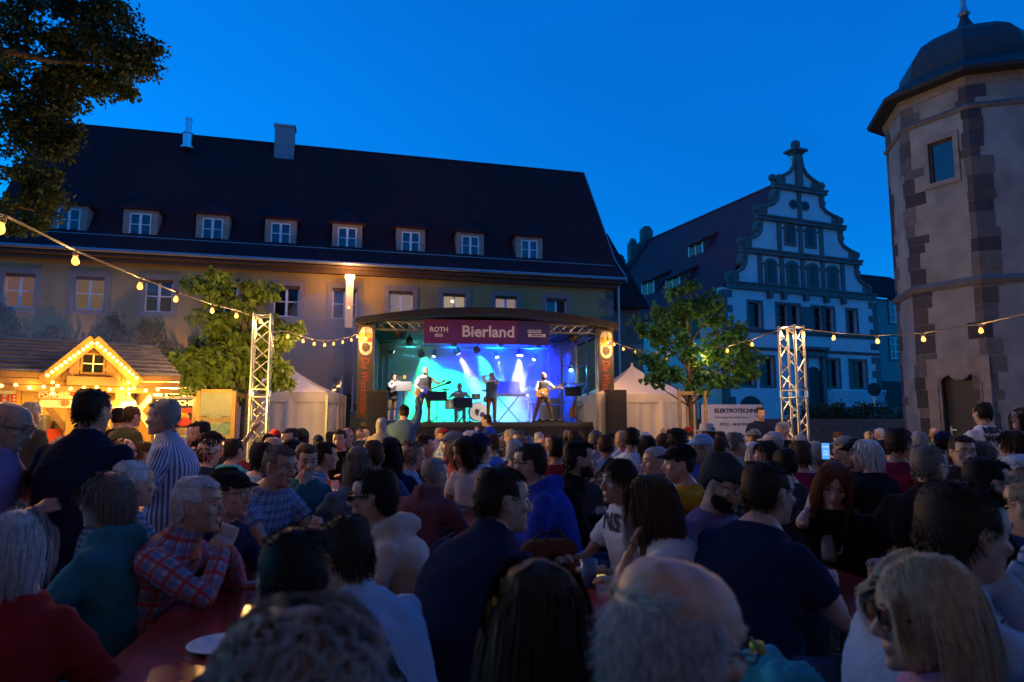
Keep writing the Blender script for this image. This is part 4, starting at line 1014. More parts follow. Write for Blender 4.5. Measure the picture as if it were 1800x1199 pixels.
# ================================================================== truss towers in the crowd
def truss_tower(px, Y, ptop, w, rz, label, pair=False):
    b = at(px, 745, Y); zt = at(px, ptop, Y).z; t = tag(empty('truss_tower', (b.x, b.y, 0), rz), label, 'truss tower', 'aluminium truss towers carrying the light strings')
    MB().b2((-.4, -.4, 0), (.4, .4, .04)).build('base_plate', M_black, t)
    hs = w / 2
    for sx in (-1, 1):
        for sy in (-1, 1): MB().tube([(sx * hs, sy * hs, .04), (sx * hs, sy * hs, zt)], .026, 10).build('chord', M_alu, t)
    cs = [(-hs, -hs), (hs, -hs), (hs, hs), (-hs, hs)]; seg = [(.06, 1.98), (2.12, zt - .03)]
    for z0, z1 in seg:
        n = max(2, round((z1 - z0) / .27))
        for q in range(4):
            (x0, y0), (x1, y1) = cs[q], cs[(q + 1) % 4]
            for i in range(n):
                za, zb = z0 + (z1 - z0) * i / n, z0 + (z1 - z0) * (i + 1) / n
                a, b_ = ((x0, y0, za), (x1, y1, zb)) if i % 2 else ((x1, y1, za), (x0, y0, zb))
                MB().tube([a, b_], .011, 6, cap=False).build('brace', M_alu, t)
            for z in (z0, z1): MB().tube([(x0, y0, z), (x1, y1, z)], .014, 6).build('rung', M_alu, t)
    for sx in (-1, 1):
        for sy in (-1, 1): MB().lathe([(.034, 0), (.034, .12)], (sx * hs, sy * hs, 1.99), 10).build('coupler', M_steel, t)
    return t, zt
T1, zt1 = truss_tower(455, 12.6, 553, .30, R(14), 'aluminium truss tower beside the young tree left of the stage')
T2, zt2 = truss_tower(1398, 13.0, 573, .32, R(38), 'aluminium truss tower lit by two bulbs in front of the gabled house')

# festoon strings; each cable runs from tower to tower at its own distance
def festoon(name, label, a, b, pxs, Ya, Yb, dz=.06):
    """bulb pixels read along the string; distance runs evenly from Ya to Yb"""
    n = len(pxs); bl = [at(x, y, Ya + (Yb - Ya) * (x - pxs[0][0]) / (pxs[-1][0] - pxs[0][0] + 1e-6)) + Vector((0, 0, .11)) for x, y in pxs]
    return string_lights(name, label, [a] + [q + Vector((0, 0, .0)) for q in bl] + [b], bl)
t1 = Vector((T1.location.x, T1.location.y, zt1 - .05)); t2 = Vector((T2.location.x, T2.location.y, zt2 - .08))
P = [(5, 405), (130, 460), (246, 504), (310, 527), (373, 547), (415, 556)]
ys = [4.6, 6.2, 8.0, 9.4, 10.9, 12.0]
bl = [at(x, y, d) + Vector((0, 0, .11)) for (x, y), d in zip(P, ys)]
A0 = at(-160, 345, 3.6)
string_lights('light_string', 'festoon of large bulbs coming from the upper left to the left truss tower', [A0, *bl, t1 + Vector((-.15, -.1, 0))], bl + [t1 + Vector((.02, -.18, 0))])
sl = S.w(.02, -.35, 4.2); srp = S.w(SW - .05, -.35, 4.2)
festoon('light_string', 'festoon of bulbs sagging from the left truss tower to the left stage banner', t1 + Vector((.15, .1, -.25)), sl, [(507, 592), (532, 600), (552, 605), (571, 607), (587, 605), (602, 602), (617, 598), (628, 592)], 13.8, 20.4)
festoon('light_string', 'festoon of bulbs sagging from the right stage banner to the right truss tower', srp, t2 + Vector((-.2, 0, 0)), [(1079, 606), (1095, 614), (1117, 620), (1147, 626), (1171, 629), (1202, 629), (1238, 625), (1279, 617), (1321, 606), (1371, 590)], 21.4, 13.1)
festoon('light_string', 'festoon of bulbs going from the right truss tower past the stair tower', t2 + Vector((.2, 0, 0)), at(1900, 530, 8.0), [(1413, 588), (1467, 595), (1541, 601), (1622, 597), (1724, 582)], 12.9, 10.2)

# the strings go on out of the frame, over the tables behind the photographer
def run(a, b, n, sag):
    return [Vector(a).lerp(Vector(b), (i + .5) / n) - Vector((0, 0, sag * 4 * ((i + .5) / n) * (1 - (i + .5) / n))) for i in range(n)]
cA, cB = Vector((-4.8, -1.0, 4.2)), Vector((5.5, -1.2, 4.1)); e1 = at(1900, 530, 8.0)
r0 = run(A0, cA, 3, .2); string_lights('light_string', 'festoon of bulbs running back over the left tables behind the photographer', [A0, *r0, cA], r0, 12)
r1 = run(cA, cB, 7, .55); string_lights('light_string', 'festoon of bulbs crossing over the tables behind the photographer', [cA, *r1, cB], r1, 9)
r2 = run(e1, cB, 6, .4); string_lights('light_string', 'festoon of bulbs running back along the right side of the tables', [e1, *r2, cB], r2, 13)
# ================================================================== tall pale light column by the building
lc = tag(empty('light_column', H.w(H.hit(613, 560, -.8)[0], -.8, 0), H.a), 'tall pale light column glowing warm under the eaves behind the smoke', 'lamp column')
zt_ = H.hit(613, 489, -.8)[1]; zb_ = H.hit(613, 577, -.8)[1]
MB().b2((-.17, -.17, 0), (.17, .17, zb_)).build('post', M_black, lc)
MB().b2((-.165, -.165, zb_), (.165, .165, zt_)).build('column', mat('pale_column', (.42, .33, .27), .6, var=.05, emit=(1, .42, .15), estr=.5), lc)
MB().b2((-.2, -.2, zt_), (.2, .2, zt_ + .12)).build('lamp_head', mat('lamp_head_glow', (1, .8, .5), emit=(1, .5, .12), estr=16, var=0), lc)
MB().ball((-.02, -.18, (zt_ * .4 + zb_ * .6)), .05, 8).build('indicator_lamp', M_bulb_s, lc)
lamp('SPOT', (0, -.55, zt_ + .12), 200, (1, .50, .20), lc, size=.1, aim=(0, -.4, zb_), spot=60, name='down_light')
lamp('POINT', (0, -.45, zt_ + .05), 210, (1, .48, .16), lc, size=.12, name='glow')

# ================================================================== smoke drifting left of the stage
sm = bpy.data.materials.new('drifting_smoke'); sm.use_nodes = True
n_ = sm.node_tree.nodes; n_.remove(n_['Principled BSDF']); pv = n_.new('ShaderNodeVolumePrincipled'); pv.inputs['Density'].default_value = .16; pv.inputs['Color'].default_value = (.95, .93, .92, 1)
sm2 = None
sm.node_tree.links.new(pv.outputs[0], n_['Material Output'].inputs['Volume'])
sm2 = sm.copy(); sm2.name = 'cooking_smoke'
for n_ in sm2.node_tree.nodes:
    if n_.type == 'PRINCIPLED_VOLUME': n_.inputs['Density'].default_value = .05
def puff(mb, px, py, Y, r, sc):
    p = at(px, py, Y); mb.ball((p.x, p.y, p.z), r, 16, sc=sc)
for i, (px_, py_, Y_, r_, sc_) in enumerate(((585, 560, 27.0, 1.25, (1.5, 1, .9)), (545, 592, 26.6, 1.1, (1.4, 1, .8)), (625, 600, 27.4, 1.3, (1.1, 1, 1.1)), (560, 640, 26.2, 1.5, (1.6, 1, .9)), (560, 540, 28.0, .7, (1.3, 1, .9)))):
    mb = MB(); puff(mb, px_, py_, Y_, r_, sc_)
    tag(mb.build('smoke', sm, smooth=True), 'pinkish smoke drifting up between the white tent and the stage', 'smoke', 'smoke left of the stage', 'stuff')
# ================================================================== trees
def leaf_cloud(centres, radii, counts, size, rng, up=0.35, flat=1.0, droop=0.0, lanky=1.0):
    """leaf-sized folded faces spread through clumps -> arrays of vertices and quads"""
    V = []; 
    for c, r, n in zip(centres, radii, counts):
        p = rng.normal(size=(n, 3)); p /= np.linalg.norm(p, axis=1)[:, None]
        p *= (rng.random(n) ** .45)[:, None]; p = p * np.array(r) + np.array(c)
        V.append(p)
    P = np.concatenate(V); n = len(P)
    ax = rng.normal(size=(n, 3)); ax[:, 2] -= droop; ax /= np.linalg.norm(ax, axis=1)[:, None]
    nr = rng.normal(size=(n, 3)); nr[:, 2] += up * 3; nr -= ax * (nr * ax).sum(1)[:, None]; nr /= np.linalg.norm(nr, axis=1)[:, None] + 1e-9
    sd = np.cross(ax, nr); L = size * rng.uniform(.6, 1.25, n)[:, None] * lanky; Wd = size * rng.uniform(.5, .9, n)[:, None] * .55
    v = np.stack([P, P + ax * L * .45 + sd * Wd + nr * Wd * .3, P + ax * L, P + ax * L * .45 - sd * Wd + nr * Wd * .3, P + ax * L * .5], 1).reshape(-1, 3)
    b = np.arange(n)[:, None] * 5
    tri = np.concatenate([b + np.array([[0, 4, 1]]), b + np.array([[1, 4, 2]]), b + np.array([[0, 3, 4]]), b + np.array([[3, 2, 4]])])
    return v, tri
def limb(mb, a, b, r0, r1, rng, n=6, wob=.08):
    a, b = Vector(a), Vector(b); L = (b - a).length; pts = []; rs = []
    for i in range(n + 1):
        t = i / n; w = math.sin(math.pi * t) * wob * L
        pts.append(a.lerp(b, t) + Vector((rng.uniform(-w, w), rng.uniform(-w, w), rng.uniform(-w, w) * .6))); rs.append(r0 + (r1 - r0) * t)
    mb.tube(pts, rs, 7); return pts
rng = np.random.default_rng(11)
# big tree at the upper left; its crown reaches over the tables and the photographer
bt = tag(empty('big_tree', (-11.5, 6.5, 0)), 'large dark leafy tree whose crown hangs into the upper left of the sky', 'tree')
B0 = np.array((-11.5, 6.5, 0))
blobs = []
for px_, py_, Y_, r_ in ((60, 20, 10, 1.15), (130, 60, 10.5, .95), (40, 110, 10, 1.1), (175, 25, 10.5, .5), (175, 85, 10, .62), (215, 112, 10, .36), (236, 100, 10, .24), (252, 118, 10.2, .17), (256, 84, 10.2, .15), (150, 130, 10.2, .5), (190, 150, 10, .28), (225, 155, 10.1, .16), (110, 165, 10.2, .42),
                         (60, 190, 10, .75), (20, 60, 9.5, 1.2), (12, 165, 9.6, .7), (35, 240, 9.8, .55), (80, 225, 10, .40), (118, 236, 10.1, .18), (60, 280, 10, .45), (100, 262, 10.1, .22), (25, 320, 9.8, .42), (75, 320, 10.1, .33), (60, 362, 10.1, .27), (85, 345, 10, .2), (20, 372, 9.9, .3), (62, 392, 10.1, .16), (100, 200, 10.3, .3), (140, 20, 9.8, .8), (190, 60, 10.4, .45), (205, 130, 10.2, .25), (20, 400, 9.8, .15)):
    p = at(px_, py_, Y_); blobs.append((np.array(p) - B0, (r_ * 1.1, r_ * 1.2, r_ * .85), int(620 * r_ ** 1.75) + 60))
seen_n = len(blobs)
for _ in range(46):                                                # the rest of the crown, out of the frame to the left and overhead
    a = rng.uniform(0, 2 * math.pi); d = rng.uniform(.5, 6.5); c = np.array((2.2 + d * math.cos(a), -3.2 + d * math.sin(a), rng.uniform(7.6, 12.5)))
    w = c + B0; q = proj(w) if (w[1] * CP + (w[2] - CAM_H) * SP) > .5 else (-999, -999)
    if q[0] > -200 and q[1] > -200: continue
    blobs.append((c, (1.9, 1.9, 1.3), 420))
vis = blobs[:seen_n]; hid = blobs[seen_n:]
cl_c, cl_r, cl_n = [], [], []
for c, r, n in vis:                                                # clumps of leaves inside each limb's volume
    k = max(3, int(15 * (r[0] ** 1.3)))
    for _ in range(k):
        o = rng.normal(size=3); o /= np.linalg.norm(o); o *= rng.random() ** .5
        cl_c.append(c + o * np.array(r) * .92); s = rng.uniform(.08, .22) * min(1.3, .6 + r[0]); cl_r.append((s * 1.5, s * 1.5, s)); cl_n.append(int(rng.uniform(80, 160)))
v, t = leaf_cloud(cl_c, cl_r, cl_n, .078, rng, up=.5, droop=.5)
o = link('crown', mesh_np('crown', v, tris=t, mats=[M_leafdk], smooth=False), bt); tag(o, kind='stuff')
v, t = leaf_cloud([b[0] for b in hid], [b[1] for b in hid], [b[2] for b in hid], .30, rng, up=.8)
o = link('upper_crown', mesh_np('upper_crown', v, tris=t, mats=[M_leafdk], smooth=False), bt); tag(o, kind='stuff')
mb = MB(); rg = random.Random(5)
mb.tube([(0, 0, 0), (.1, 0, 2), (.2, .1, 4.2), (.4, .2, 6)], [.5, .4, .36, .3], 10)
for px_, py_, Y_ in ((130, 60, 10.3), (60, 190, 10), (40, 300, 10), (215, 112, 10), (60, 20, 10), (60, 370, 10)):
    p = Vector(at(px_, py_, Y_)) - Vector(B0); limb(mb, (.35, .2, 5.5), p, .14, .02, rg, 7, .05)
for a in range(7): limb(mb, (.4, .2, 5.8), (2.2 + 5 * math.cos(a * .9), -3 + 5 * math.sin(a * .9), 9.5), .2, .03, rg, 6, .05)
mb.build('trunk', M_bark, bt, smooth=True)

def young_tree(px, Y, blobs, label, leafm, size, dens, lanky, stakes, trunk_top):
    b = at(px, 760, Y); t = tag(empty('young_tree', (b.x, b.y, 0)), label, 'tree'); B = np.array((b.x, b.y, 0)); C, Rr, N = [], [], []
    rg = random.Random(int(px)); mb = MB()
    top = np.array(at(px, trunk_top, Y)) - B
    mb.tube([(0, 0, 0), (.03, 0, top[2] * .4), (-.02, 0, top[2] * .7), tuple(top)], [.07, .055, .045, .02], 8)
    for bx, by, r, dy in blobs:
        c = np.array(at(bx, by, Y + dy)) - B; k = max(3, int(26 * r ** 1.4))
        limb(mb, (0, 0, max(1.9, c[2] - .8)), c, .025, .006, rg, 5, .06)
        for _ in range(k):
            o = rng.normal(size=3); o /= np.linalg.norm(o); o *= rng.random() ** .5
            C.append(c + o * r * np.array((1, 1, .85))); s = rng.uniform(.10, .2); Rr.append((s * 1.5, s * 1.5, s)); N.append(int(dens * rng.uniform(.6, 1.2)))
    v, tr = leaf_cloud(C, Rr, N, size, rng, up=.3, droop=1.2 if lanky > 1 else .4, lanky=lanky)
    o = link('crown', mesh_np('crown', v, tris=tr, mats=[leafm], smooth=False), t); tag(o, kind='stuff')
    mb.build('trunk', M_bark, t, smooth=True)
    return t
young_tree(424, 15.5, [(365, 490, .45, 0), (390, 515, .35, .2), (440, 522, .42, .3), (455, 510, .3, .3), (380, 570, .55, 0), (420, 580, .6, .2), (460, 600, .5, .4), (355, 620, .45, -.3), (330, 648, .42, -.5), (365, 650, .45, -.4), (410, 640, .55, 0), (450, 660, .5, .2), (480, 640, .4, .4), (500, 600, .3, .6), (320, 625, .25, -.4), (520, 582, .2, .6), (395, 690, .25, -.2), (385, 715, .22, -.2), (405, 608, .5, -.2), (475, 560, .3, .3), (490, 665, .25, .5)],
           'young tree with long light green leaves lit yellow beside the food stall', M_leaflt, .15, 62, 1.35, None, 500)
young_tree(1214, 17.0, [(1195, 520, .45, 0), (1225, 530, .45, .2), (1165, 560, .5, 0), (1205, 565, .55, .3), (1250, 555, .5, .3), (1275, 575, .45, .3), (1150, 590, .4, 0), (1185, 600, .45, -.2), (1300, 600, .4, .2), (1260, 610, .5, 0), (1225, 620, .4, 0), (1155, 650, .38, -.2), (1185, 665, .3, -.2), (1290, 640, .45, 0), (1310, 655, .3, .2), (1265, 665, .35, 0), (1235, 665, .3, 0), (1140, 625, .25, 0), (1315, 620, .3, 0), (1135, 572, .25, .2), (1215, 500, .25, 0), (1150, 672, .2, 0), (1220, 680, .2, 0)],
           'young tree with dark broad leaves tied to a wooden frame before the gabled house', M_leaf, .16, 30, 1.0, None, 560)
M_stake = mat('debarked_pole', (.36, .25, .13), .75, var=.25, scale=9, bump=.3)
def stakes(px, Y, offs, h, bars, label, rz=0.0, dx=.5):
    b = at(px, 760, Y); t = tag(empty('tree_stakes', (b.x, b.y, 0), rz), label, 'tree stakes')
    for x, y in offs: MB().tube([(x, y, 0), (x, y, h)], [.05, .045], 9).build('stake', M_stake, t)
    for a, c in bars:
        (x0, y0), (x1, y1) = offs[a], offs[c]; MB().bar((x0, y0, h - .06), (x1, y1, h - .06), .05, .09).build('crossbar', M_stake, t)
stakes(1214, 17.0, [(-.3, -.2), (.33, -.2), (.03, .35)], 2.28, [(0, 1), (1, 2), (0, 2)], 'frame of three wooden stakes holding the young dark tree')
stakes(424, 15.5, [(-.22, -.28), (.0, -.32), (.22, -.28), (-.3, .1), (.3, .1)], 2.15, [(0, 2), (3, 0), (4, 2)], 'row of pale wooden stakes around the trunk of the yellow lit tree')

# unseen second tree added behind the photographer; its crown shades the near tables
lt2 = tag(empty('added_shade_tree', (4.6, -4.6, 0)), 'broad unseen tree added behind the photographer to shade the near tables', 'tree')
c2 = []
while len(c2) < 85:
    c = np.array((rng.uniform(-11, 8), rng.uniform(-9, 9.5), rng.uniform(6.6, 11.5)))
    w = c + np.array((4.6, -4.6, 0)); q = proj(w) if w[1] > .4 else (0, -999)
    if w[1] > 0 and w[2] - 1.2 < 1.9 + (w[1] + 1.8) * .80: continue
    c2.append(c)
v, t = leaf_cloud(c2, [(1.7, 1.7, 1.0)] * 85, [430] * 85, .42, rng, up=.8)
tag(link('crown', mesh_np('crown', v, tris=t, mats=[M_leafdk], smooth=False), lt2), kind='stuff')
mb = MB(); mb.tube([(0, 0, 0), (0, .1, 2.5), (-.2, .2, 5.2)], [.42, .34, .26], 10)
for i in range(9): limb(mb, (-.2, .2, 5.0), (-2 + 7 * math.cos(i * .7), 7 * math.sin(i * .7), 8.4), .16, .03, rg, 6, .05)
mb.build('trunk', M_bark, lt2, smooth=True)

# climbing plant on the long building
iv_c, iv_r, iv_n = [], [], []
for i in range(240):
    x = rng.uniform(-28.5, -17.6); top = 5.55 + .45 * math.sin(x * 1.3) + .3 * math.sin(x * 3.1) - (max(0, x + 19.8) * .95)
    z = rng.uniform(2.6, max(2.8, top)); iv_c.append((x, -.16, z)); iv_r.append((.4, .13, .32)); iv_n.append(40)
for i in range(50):
    x = rng.uniform(-12.6, -11.6) + rng.normal() * .3; iv_c.append((x, -.14, rng.uniform(1.0, 4.6))); iv_r.append((.22, .1, .25)); iv_n.append(24)
v, t = leaf_cloud(iv_c, iv_r, iv_n, .15, rng, up=.2, droop=1.0)
iv = link('climbing_plant', mesh_np('climbing_plant', v, tris=t, mats=[M_leafdk], smooth=False), None, loc=H.o, rz=H.a)
tag(iv, 'dark climbing plant covering the ground floor of the long building above the food stall', 'climbing plant', kind='stuff')

# ================================================================== the food stall
K = Frame(-6.15, 10.1, R(36))
ks = tag(empty('food_stall', K.o, K.a), 'wooden fries stall with gabled sign front outlined in warm bulbs', 'food stall')
M_pine = mat('pine_boards', (.32, .165, .055), .6, var=.2, scale=4, bump=.2)
M_pined = mat('dark_pine', (.24, .13, .055), .65, var=.25, scale=5, bump=.2)
M_shing = mat('weathered_board', (.19, .175, .165), .8, var=.3, scale=4, bump=.35)
M_sred = mat('sign_red', (.55, .05, .02), .5, var=.05); M_swh = mat('sign_white', (.72, .70, .64), .5, var=.04); M_menu = mat('menu_black', (.035, .03, .025), .6)
xl = K.hit(-75, 700, 0)[0]; xr_ = K.hit(292, 700, 0)[0]; ze = K.hit(200, 684, -.3)[1] + .17; zr = K.hit(200, 604, 2.2)[1]
print('stall right', xr_, 'eave', ze, 'ridge', zr)
# roof boards, lapped
nb_ = 9
for i in range(nb_):
    t0, t1 = i / nb_, (i + 1) / nb_; y0, y1 = -.45 + 2.7 * t0, -.45 + 2.7 * t1 + .05; z0, z1 = ze + (zr - ze) * t0 + .03, ze + (zr - ze) * t1 + .0
    m = MB(); n = Vector((0, -(z1 - z0), y1 - y0)).normalized() * .03
    v = [Vector((xl - .3, y0, z0)), Vector((xr_ + .12, y0, z0)), Vector((xr_ + .12, y1, z1)), Vector((xl - .3, y1, z1))]
    m.add([*v, *[p + n for p in v]], [(3, 2, 1, 0), (4, 5, 6, 7), (0, 1, 5, 4), (1, 2, 6, 5), (2, 3, 7, 6), (3, 0, 4, 7)]); m.build('roof_board', M_shing, ks)
m = MB(); m.add([(xl - .3, 2.3, zr), (xr_ + .12, 2.3, zr), (xr_ + .12, 4.4, ze), (xl - .3, 4.4, ze)], [(0, 1, 2, 3)]); m.build('rear_roof', M_shing, ks)
for i in range(3): MB().b2((xl - .3, -.47 - i * .02, ze - .09 * i - .05), (xr_ + .1, -.40 - i * .02, ze - .09 * i + .03)).build('fascia_board', M_pined, ks)
# body: counter front, posts, back wall boards, ceiling, side walls
for i in range(4): MB().b2((xl, 0, .08 + i * .25), (xr_ - .05, .04, .32 + i * .25)).build('front_board', M_pine, ks)
MB().b2((xl, -.22, 1.08), (xr_ - .05, .35, 1.13)).build('counter', M_pine, ks)
for x in (xl + .05, xl + 1.3, xr_ - .62, xr_ - .12):
    p_ = MB().b2((x - .06, .0, 1.13), (x + .06, .12, ze - .2)).build('post', M_pine, ks)
    for s in (-1, 1): MB().bar((x + s * .05, .06, ze - .75), (x + s * .42, .06, ze - .25), .08, .08).build('knee_brace', M_pined, p_)
for i in range(int((xr_ - xl) / .24)): MB().b2((xl + i * .24, 2.4, 0), (xl + i * .24 + .23, 2.44, zr - .35)).build('wall_board', M_pine, ks)
for i in range(9): MB().b2((xr_ - .1, .1 + i * .255, 0), (xr_ - .06, .1 + i * .255 + .245, ze + .1 * i * .8)).build('side_board', M_pine, ks)
MB().b2((xl, .05, ze - .04), (xr_ - .06, 2.4, ze - .01)).build('ceiling', M_pine, ks)
MB().b2((xl, .1, 1.0), (xr_ - .1, .9, 1.06)).build('worktop', M_alu, ks)
# gable
gcx, gzt = K.hit(165, 601, -.55); gx0, gz0 = K.hit(86, 662, -.55); gx1, gz1 = K.hit(236, 668, -.55); gz0 = gz1 = (gz0 + gz1) / 2
nbv = 9
for i in range(nbv):
    xa = gx0 + .05 + (gx1 - gx0 - .1) * i / nbv; xb = gx0 + .05 + (gx1 - gx0 - .1) * (i + 1) / nbv - .008
    hz = lambda x: gz0 + (gzt - gz0) * (1 - abs(x - gcx) / ((gx1 - gx0) / 2)) if abs(x - gcx) < (gx1 - gx0) / 2 else gz0
    poly = [(xa, gz0 - .02), (xb, gz0 - .02), (xb, max(gz0, hz(xb)))] + ([(gcx, gzt)] if xa < gcx < xb else []) + [(xa, max(gz0, hz(xa)))]
    MB().prism(poly, -.5, -.47).build('gable_board', M_pine, ks)
for s, xe in ((-1, gx0), (1, gx1)):
    MB().bar((xe + s * .06, -.56, gz0 - .05), (gcx, -.56, gzt + .03), .08, .15).build('barge_board', M_pine, ks)
    MB().bar((xe + s * .06 - s * .3, -.53, gz0 + .0), (gcx, -.53, gzt - .22), .03, .03).build('trim', M_pined, ks)
    m = MB(); m.add([(xe + s * .1, -.6, gz0 - .02), (gcx, -.6, gzt + .08), (gcx, 1.5 + .5, gzt + .08), (xe + s * .1, .3, gz0 - .02)], [(0, 1, 2, 3)]); m.build('gable_roof', M_shing, ks)
fx, fz = K.hit(163, 641, -.5)
fw = MB().b2((fx - .15, -.55, fz - .14), (fx + .15, -.51, fz + .16)).build('window', M_pined, ks)
MB().b2((fx - .12, -.56, fz - .11), (fx + .12, -.552, fz + .13)).build('pane', M_glass, fw)
MB().b2((fx - .008, -.572, fz - .11), (fx + .008, -.561, fz + .13)).b2((fx - .12, -.572, fz), (fx - .009, -.561, fz + .015)).b2((fx + .009, -.572, fz), (fx + .12, -.561, fz + .015)).build('glazing_bar', M_swh, fw)
for s in (-1, 1): MB().b2((fx + s * .22 - .06, -.54, fz - .15), (fx + s * .22 + .06, -.51, fz + .17)).build('shutter', M_pined, fw)
MB().b2((fx - .3, -.64, fz - .3), (fx + .3, -.52, fz - .18)).build('flower_box', M_pined, ks)
# bulbs: each one is a part of the stall's light chain
o = MB().ball((0, 0, 0), .024, 8).build('bulb', M_bulb_s); sb = o.data; bpy.data.objects.remove(o)
def sbulb(x, y, z): link('bulb', sb, ks, loc=(x, y, z))
for s, xe in ((-1, gx0), (1, gx1)):
    for i in range(11): t_ = (i + .4) / 11; sbulb(xe + s * .04 + (gcx - xe - s * .04) * t_, -.63, gz0 + (gzt - gz0) * t_)
nx = int((xr_ - xl) / .155)
for i in range(nx): sbulb(xl + i * .155, -.52, ze - .17 + .02 * math.sin(i * 2.1))
for px_ in (92, 226):
    for py_ in (672, 684, 692): x_, z_ = K.hit(px_, py_, -.5); sbulb(x_, -.52, z_)
# signs
def sign(px0, py0, px1, py1, y, lines, label, bg_, fg, sizes, name='sign', dy=0):
    a = K.hit(px0, py0, y); b = K.hit(px1, py1, y); w, h = b[0] - a[0], a[1] - b[1]; cx, cz = (a[0] + b[0]) / 2, (a[1] + b[1]) / 2
    s = tag(empty(name, K.w(cx, y, cz), K.a), label, 'sign'); MB().b2((-w / 2, 0, -h / 2), (w / 2, .02, h / 2)).build('board', bg_, s)
    for (tx, tz, body, sz, m_) in lines: text(body, sz, m_, s, (tx * w, -.004, tz * h), bold=.004, ext=.002)
    return s, w, h
sign(-90, 683, 23, 740, -.14, [(.0, .22, 'BELGISCHE', .155, M_sred), (0, -.22, 'POMMES', .165, M_sred)], 'white sign with red lettering at the left edge of the fries stall', M_swh, M_sred, None)
s_, w_, h_ = sign(68, 681, 145, 701, -.12, [(-.17, .24, 'BELGISCHE', .07, M_swh), (-.17, -.2, 'POMMES', .09, M_swh)], 'red and cream sign reading Belgische Pommes above the counter', M_swh, M_swh, None)
MB().b2((-w_ / 2, -.002, -h_ / 2 + .01), (w_ * .16, -.0005, h_ / 2)).build('red_field', M_sred, s_)
MB().lathe([(.05, 0), (.05, .004)], (w_ * .3, -.001, 0), 12, rot=Matrix.Rotation(math.pi / 2, 3, 'X')).build('printed_logo', M_sred, s_)
a = K.hit(70, 702, -.11); b = K.hit(238, 714, -.11)
tb = tag(MB().b2((a[0], 0, b[1] - .03), (b[0], .03, a[1] - .01)).build('sign_board', M_swh, None, loc=K.w(0, -.13, 0), rz=K.a), 'long cream board with menu pictures under the stall eaves', 'sign')
for i, px_ in enumerate((115, 150, 175, 205)):
    x_, z_ = K.hit(px_, 708, -.14); MB().lathe([(.055, 0), (.055, .006)], (x_, -.002, z_), 12, rot=Matrix.Rotation(math.pi / 2, 3, 'X')).build('printed_picture', M_pine if i % 2 else M_pined, tb)
s_, w_, h_ = sign(268, 697, 336, 752, -.35, [(.06, .3, 'BELGISCHE', .105, M_swh), (.2, .06, 'POMMES', .09, M_sred)], 'dark menu board with pictures of fries right of the stall', M_menu, M_swh, None)
MB().b2((-w_ / 2 - .01, -.008, h_ / 2 - .03), (w_ / 2 + .01, .026, h_ / 2 + .01)).build('frame_rail', M_alu, s_)
for i, (tx, tz, c) in enumerate(((.25, -.14, M_beer), (.3, -.3, M_sred), (.05, -.2, M_beer))): MB().prism([(tx * w_ + .11 * math.cos(q), tz * h_ + .07 * math.sin(q)) for q in np.linspace(0, 2 * math.pi, 9)[:-1]], -.006 - i * .003, -.002 - i * .003).build('printed_picture', c, s_)
for x in (-w_ / 2 + .04, w_ / 2 - .04): MB().b2((x - .02, .03, -h_ / 2 - 1.1), (x + .02, .06, h_ / 2)).build('leg', M_alu, s_)
# tube lamp on the right corner, counter things
x_, z_ = K.hit(293, 685, -.3)
tl = tag(empty('tube_lamp', K.w(x_, -.3, z_), K.a), 'glowing tube lamp on a bracket at the right corner of the stall', 'lamp')
MB().tube([(-.15, 0, -.02), (.13, -.02, .03)], .028, 8).build('tube', mat('tube_glow', (1, .9, .7), emit=(1, .62, .14), estr=34, var=0), tl); MB().bar((0, .02, -.02), (.03, .25, -.3), .02).build('bracket', M_swh, tl)
for i, (px_, w2, h2, c) in enumerate(((97, .18, .3, M_sred), (110, .2, .42, M_alu), (135, .16, .4, M_alu), (80, .2, .5, M_alu))):
    x_ = K.hit(px_, 735, .2)[0]; m = MB().b2((x_ - w2 / 2, .15, 1.13), (x_ + w2 / 2, .4, 1.13 + h2)) if i == 0 else MB().lathe([(w2 / 2, 0), (w2 / 2 * 1.05, h2 * .9), (w2 / 2, h2)], (x_, .3, 1.13), 14)
    tag(m.build(('sauce_box', 'fryer_pot', 'cup_stack', 'steel_urn')[i], c, None, loc=K.o, rz=K.a), ('red sauce box on the stall counter', 'shiny steel pot on the stall counter', 'stack of pale cups on the stall counter', 'tall steel urn left on the stall counter')[i], ('box', 'pot', 'cups', 'urn')[i])
lamp('AREA', ((xl + xr_) / 2, 1.0, ze - .10), 150, (1, .58, .09), ks, size=2.2, aim=((xl + xr_) / 2, 1.0, 0), name='ceiling_light')
lamp('POINT', (xr_ - .5, -.75, ze - .3), 45, (1, .54, .08), ks, size=.25, name='eaves_light')
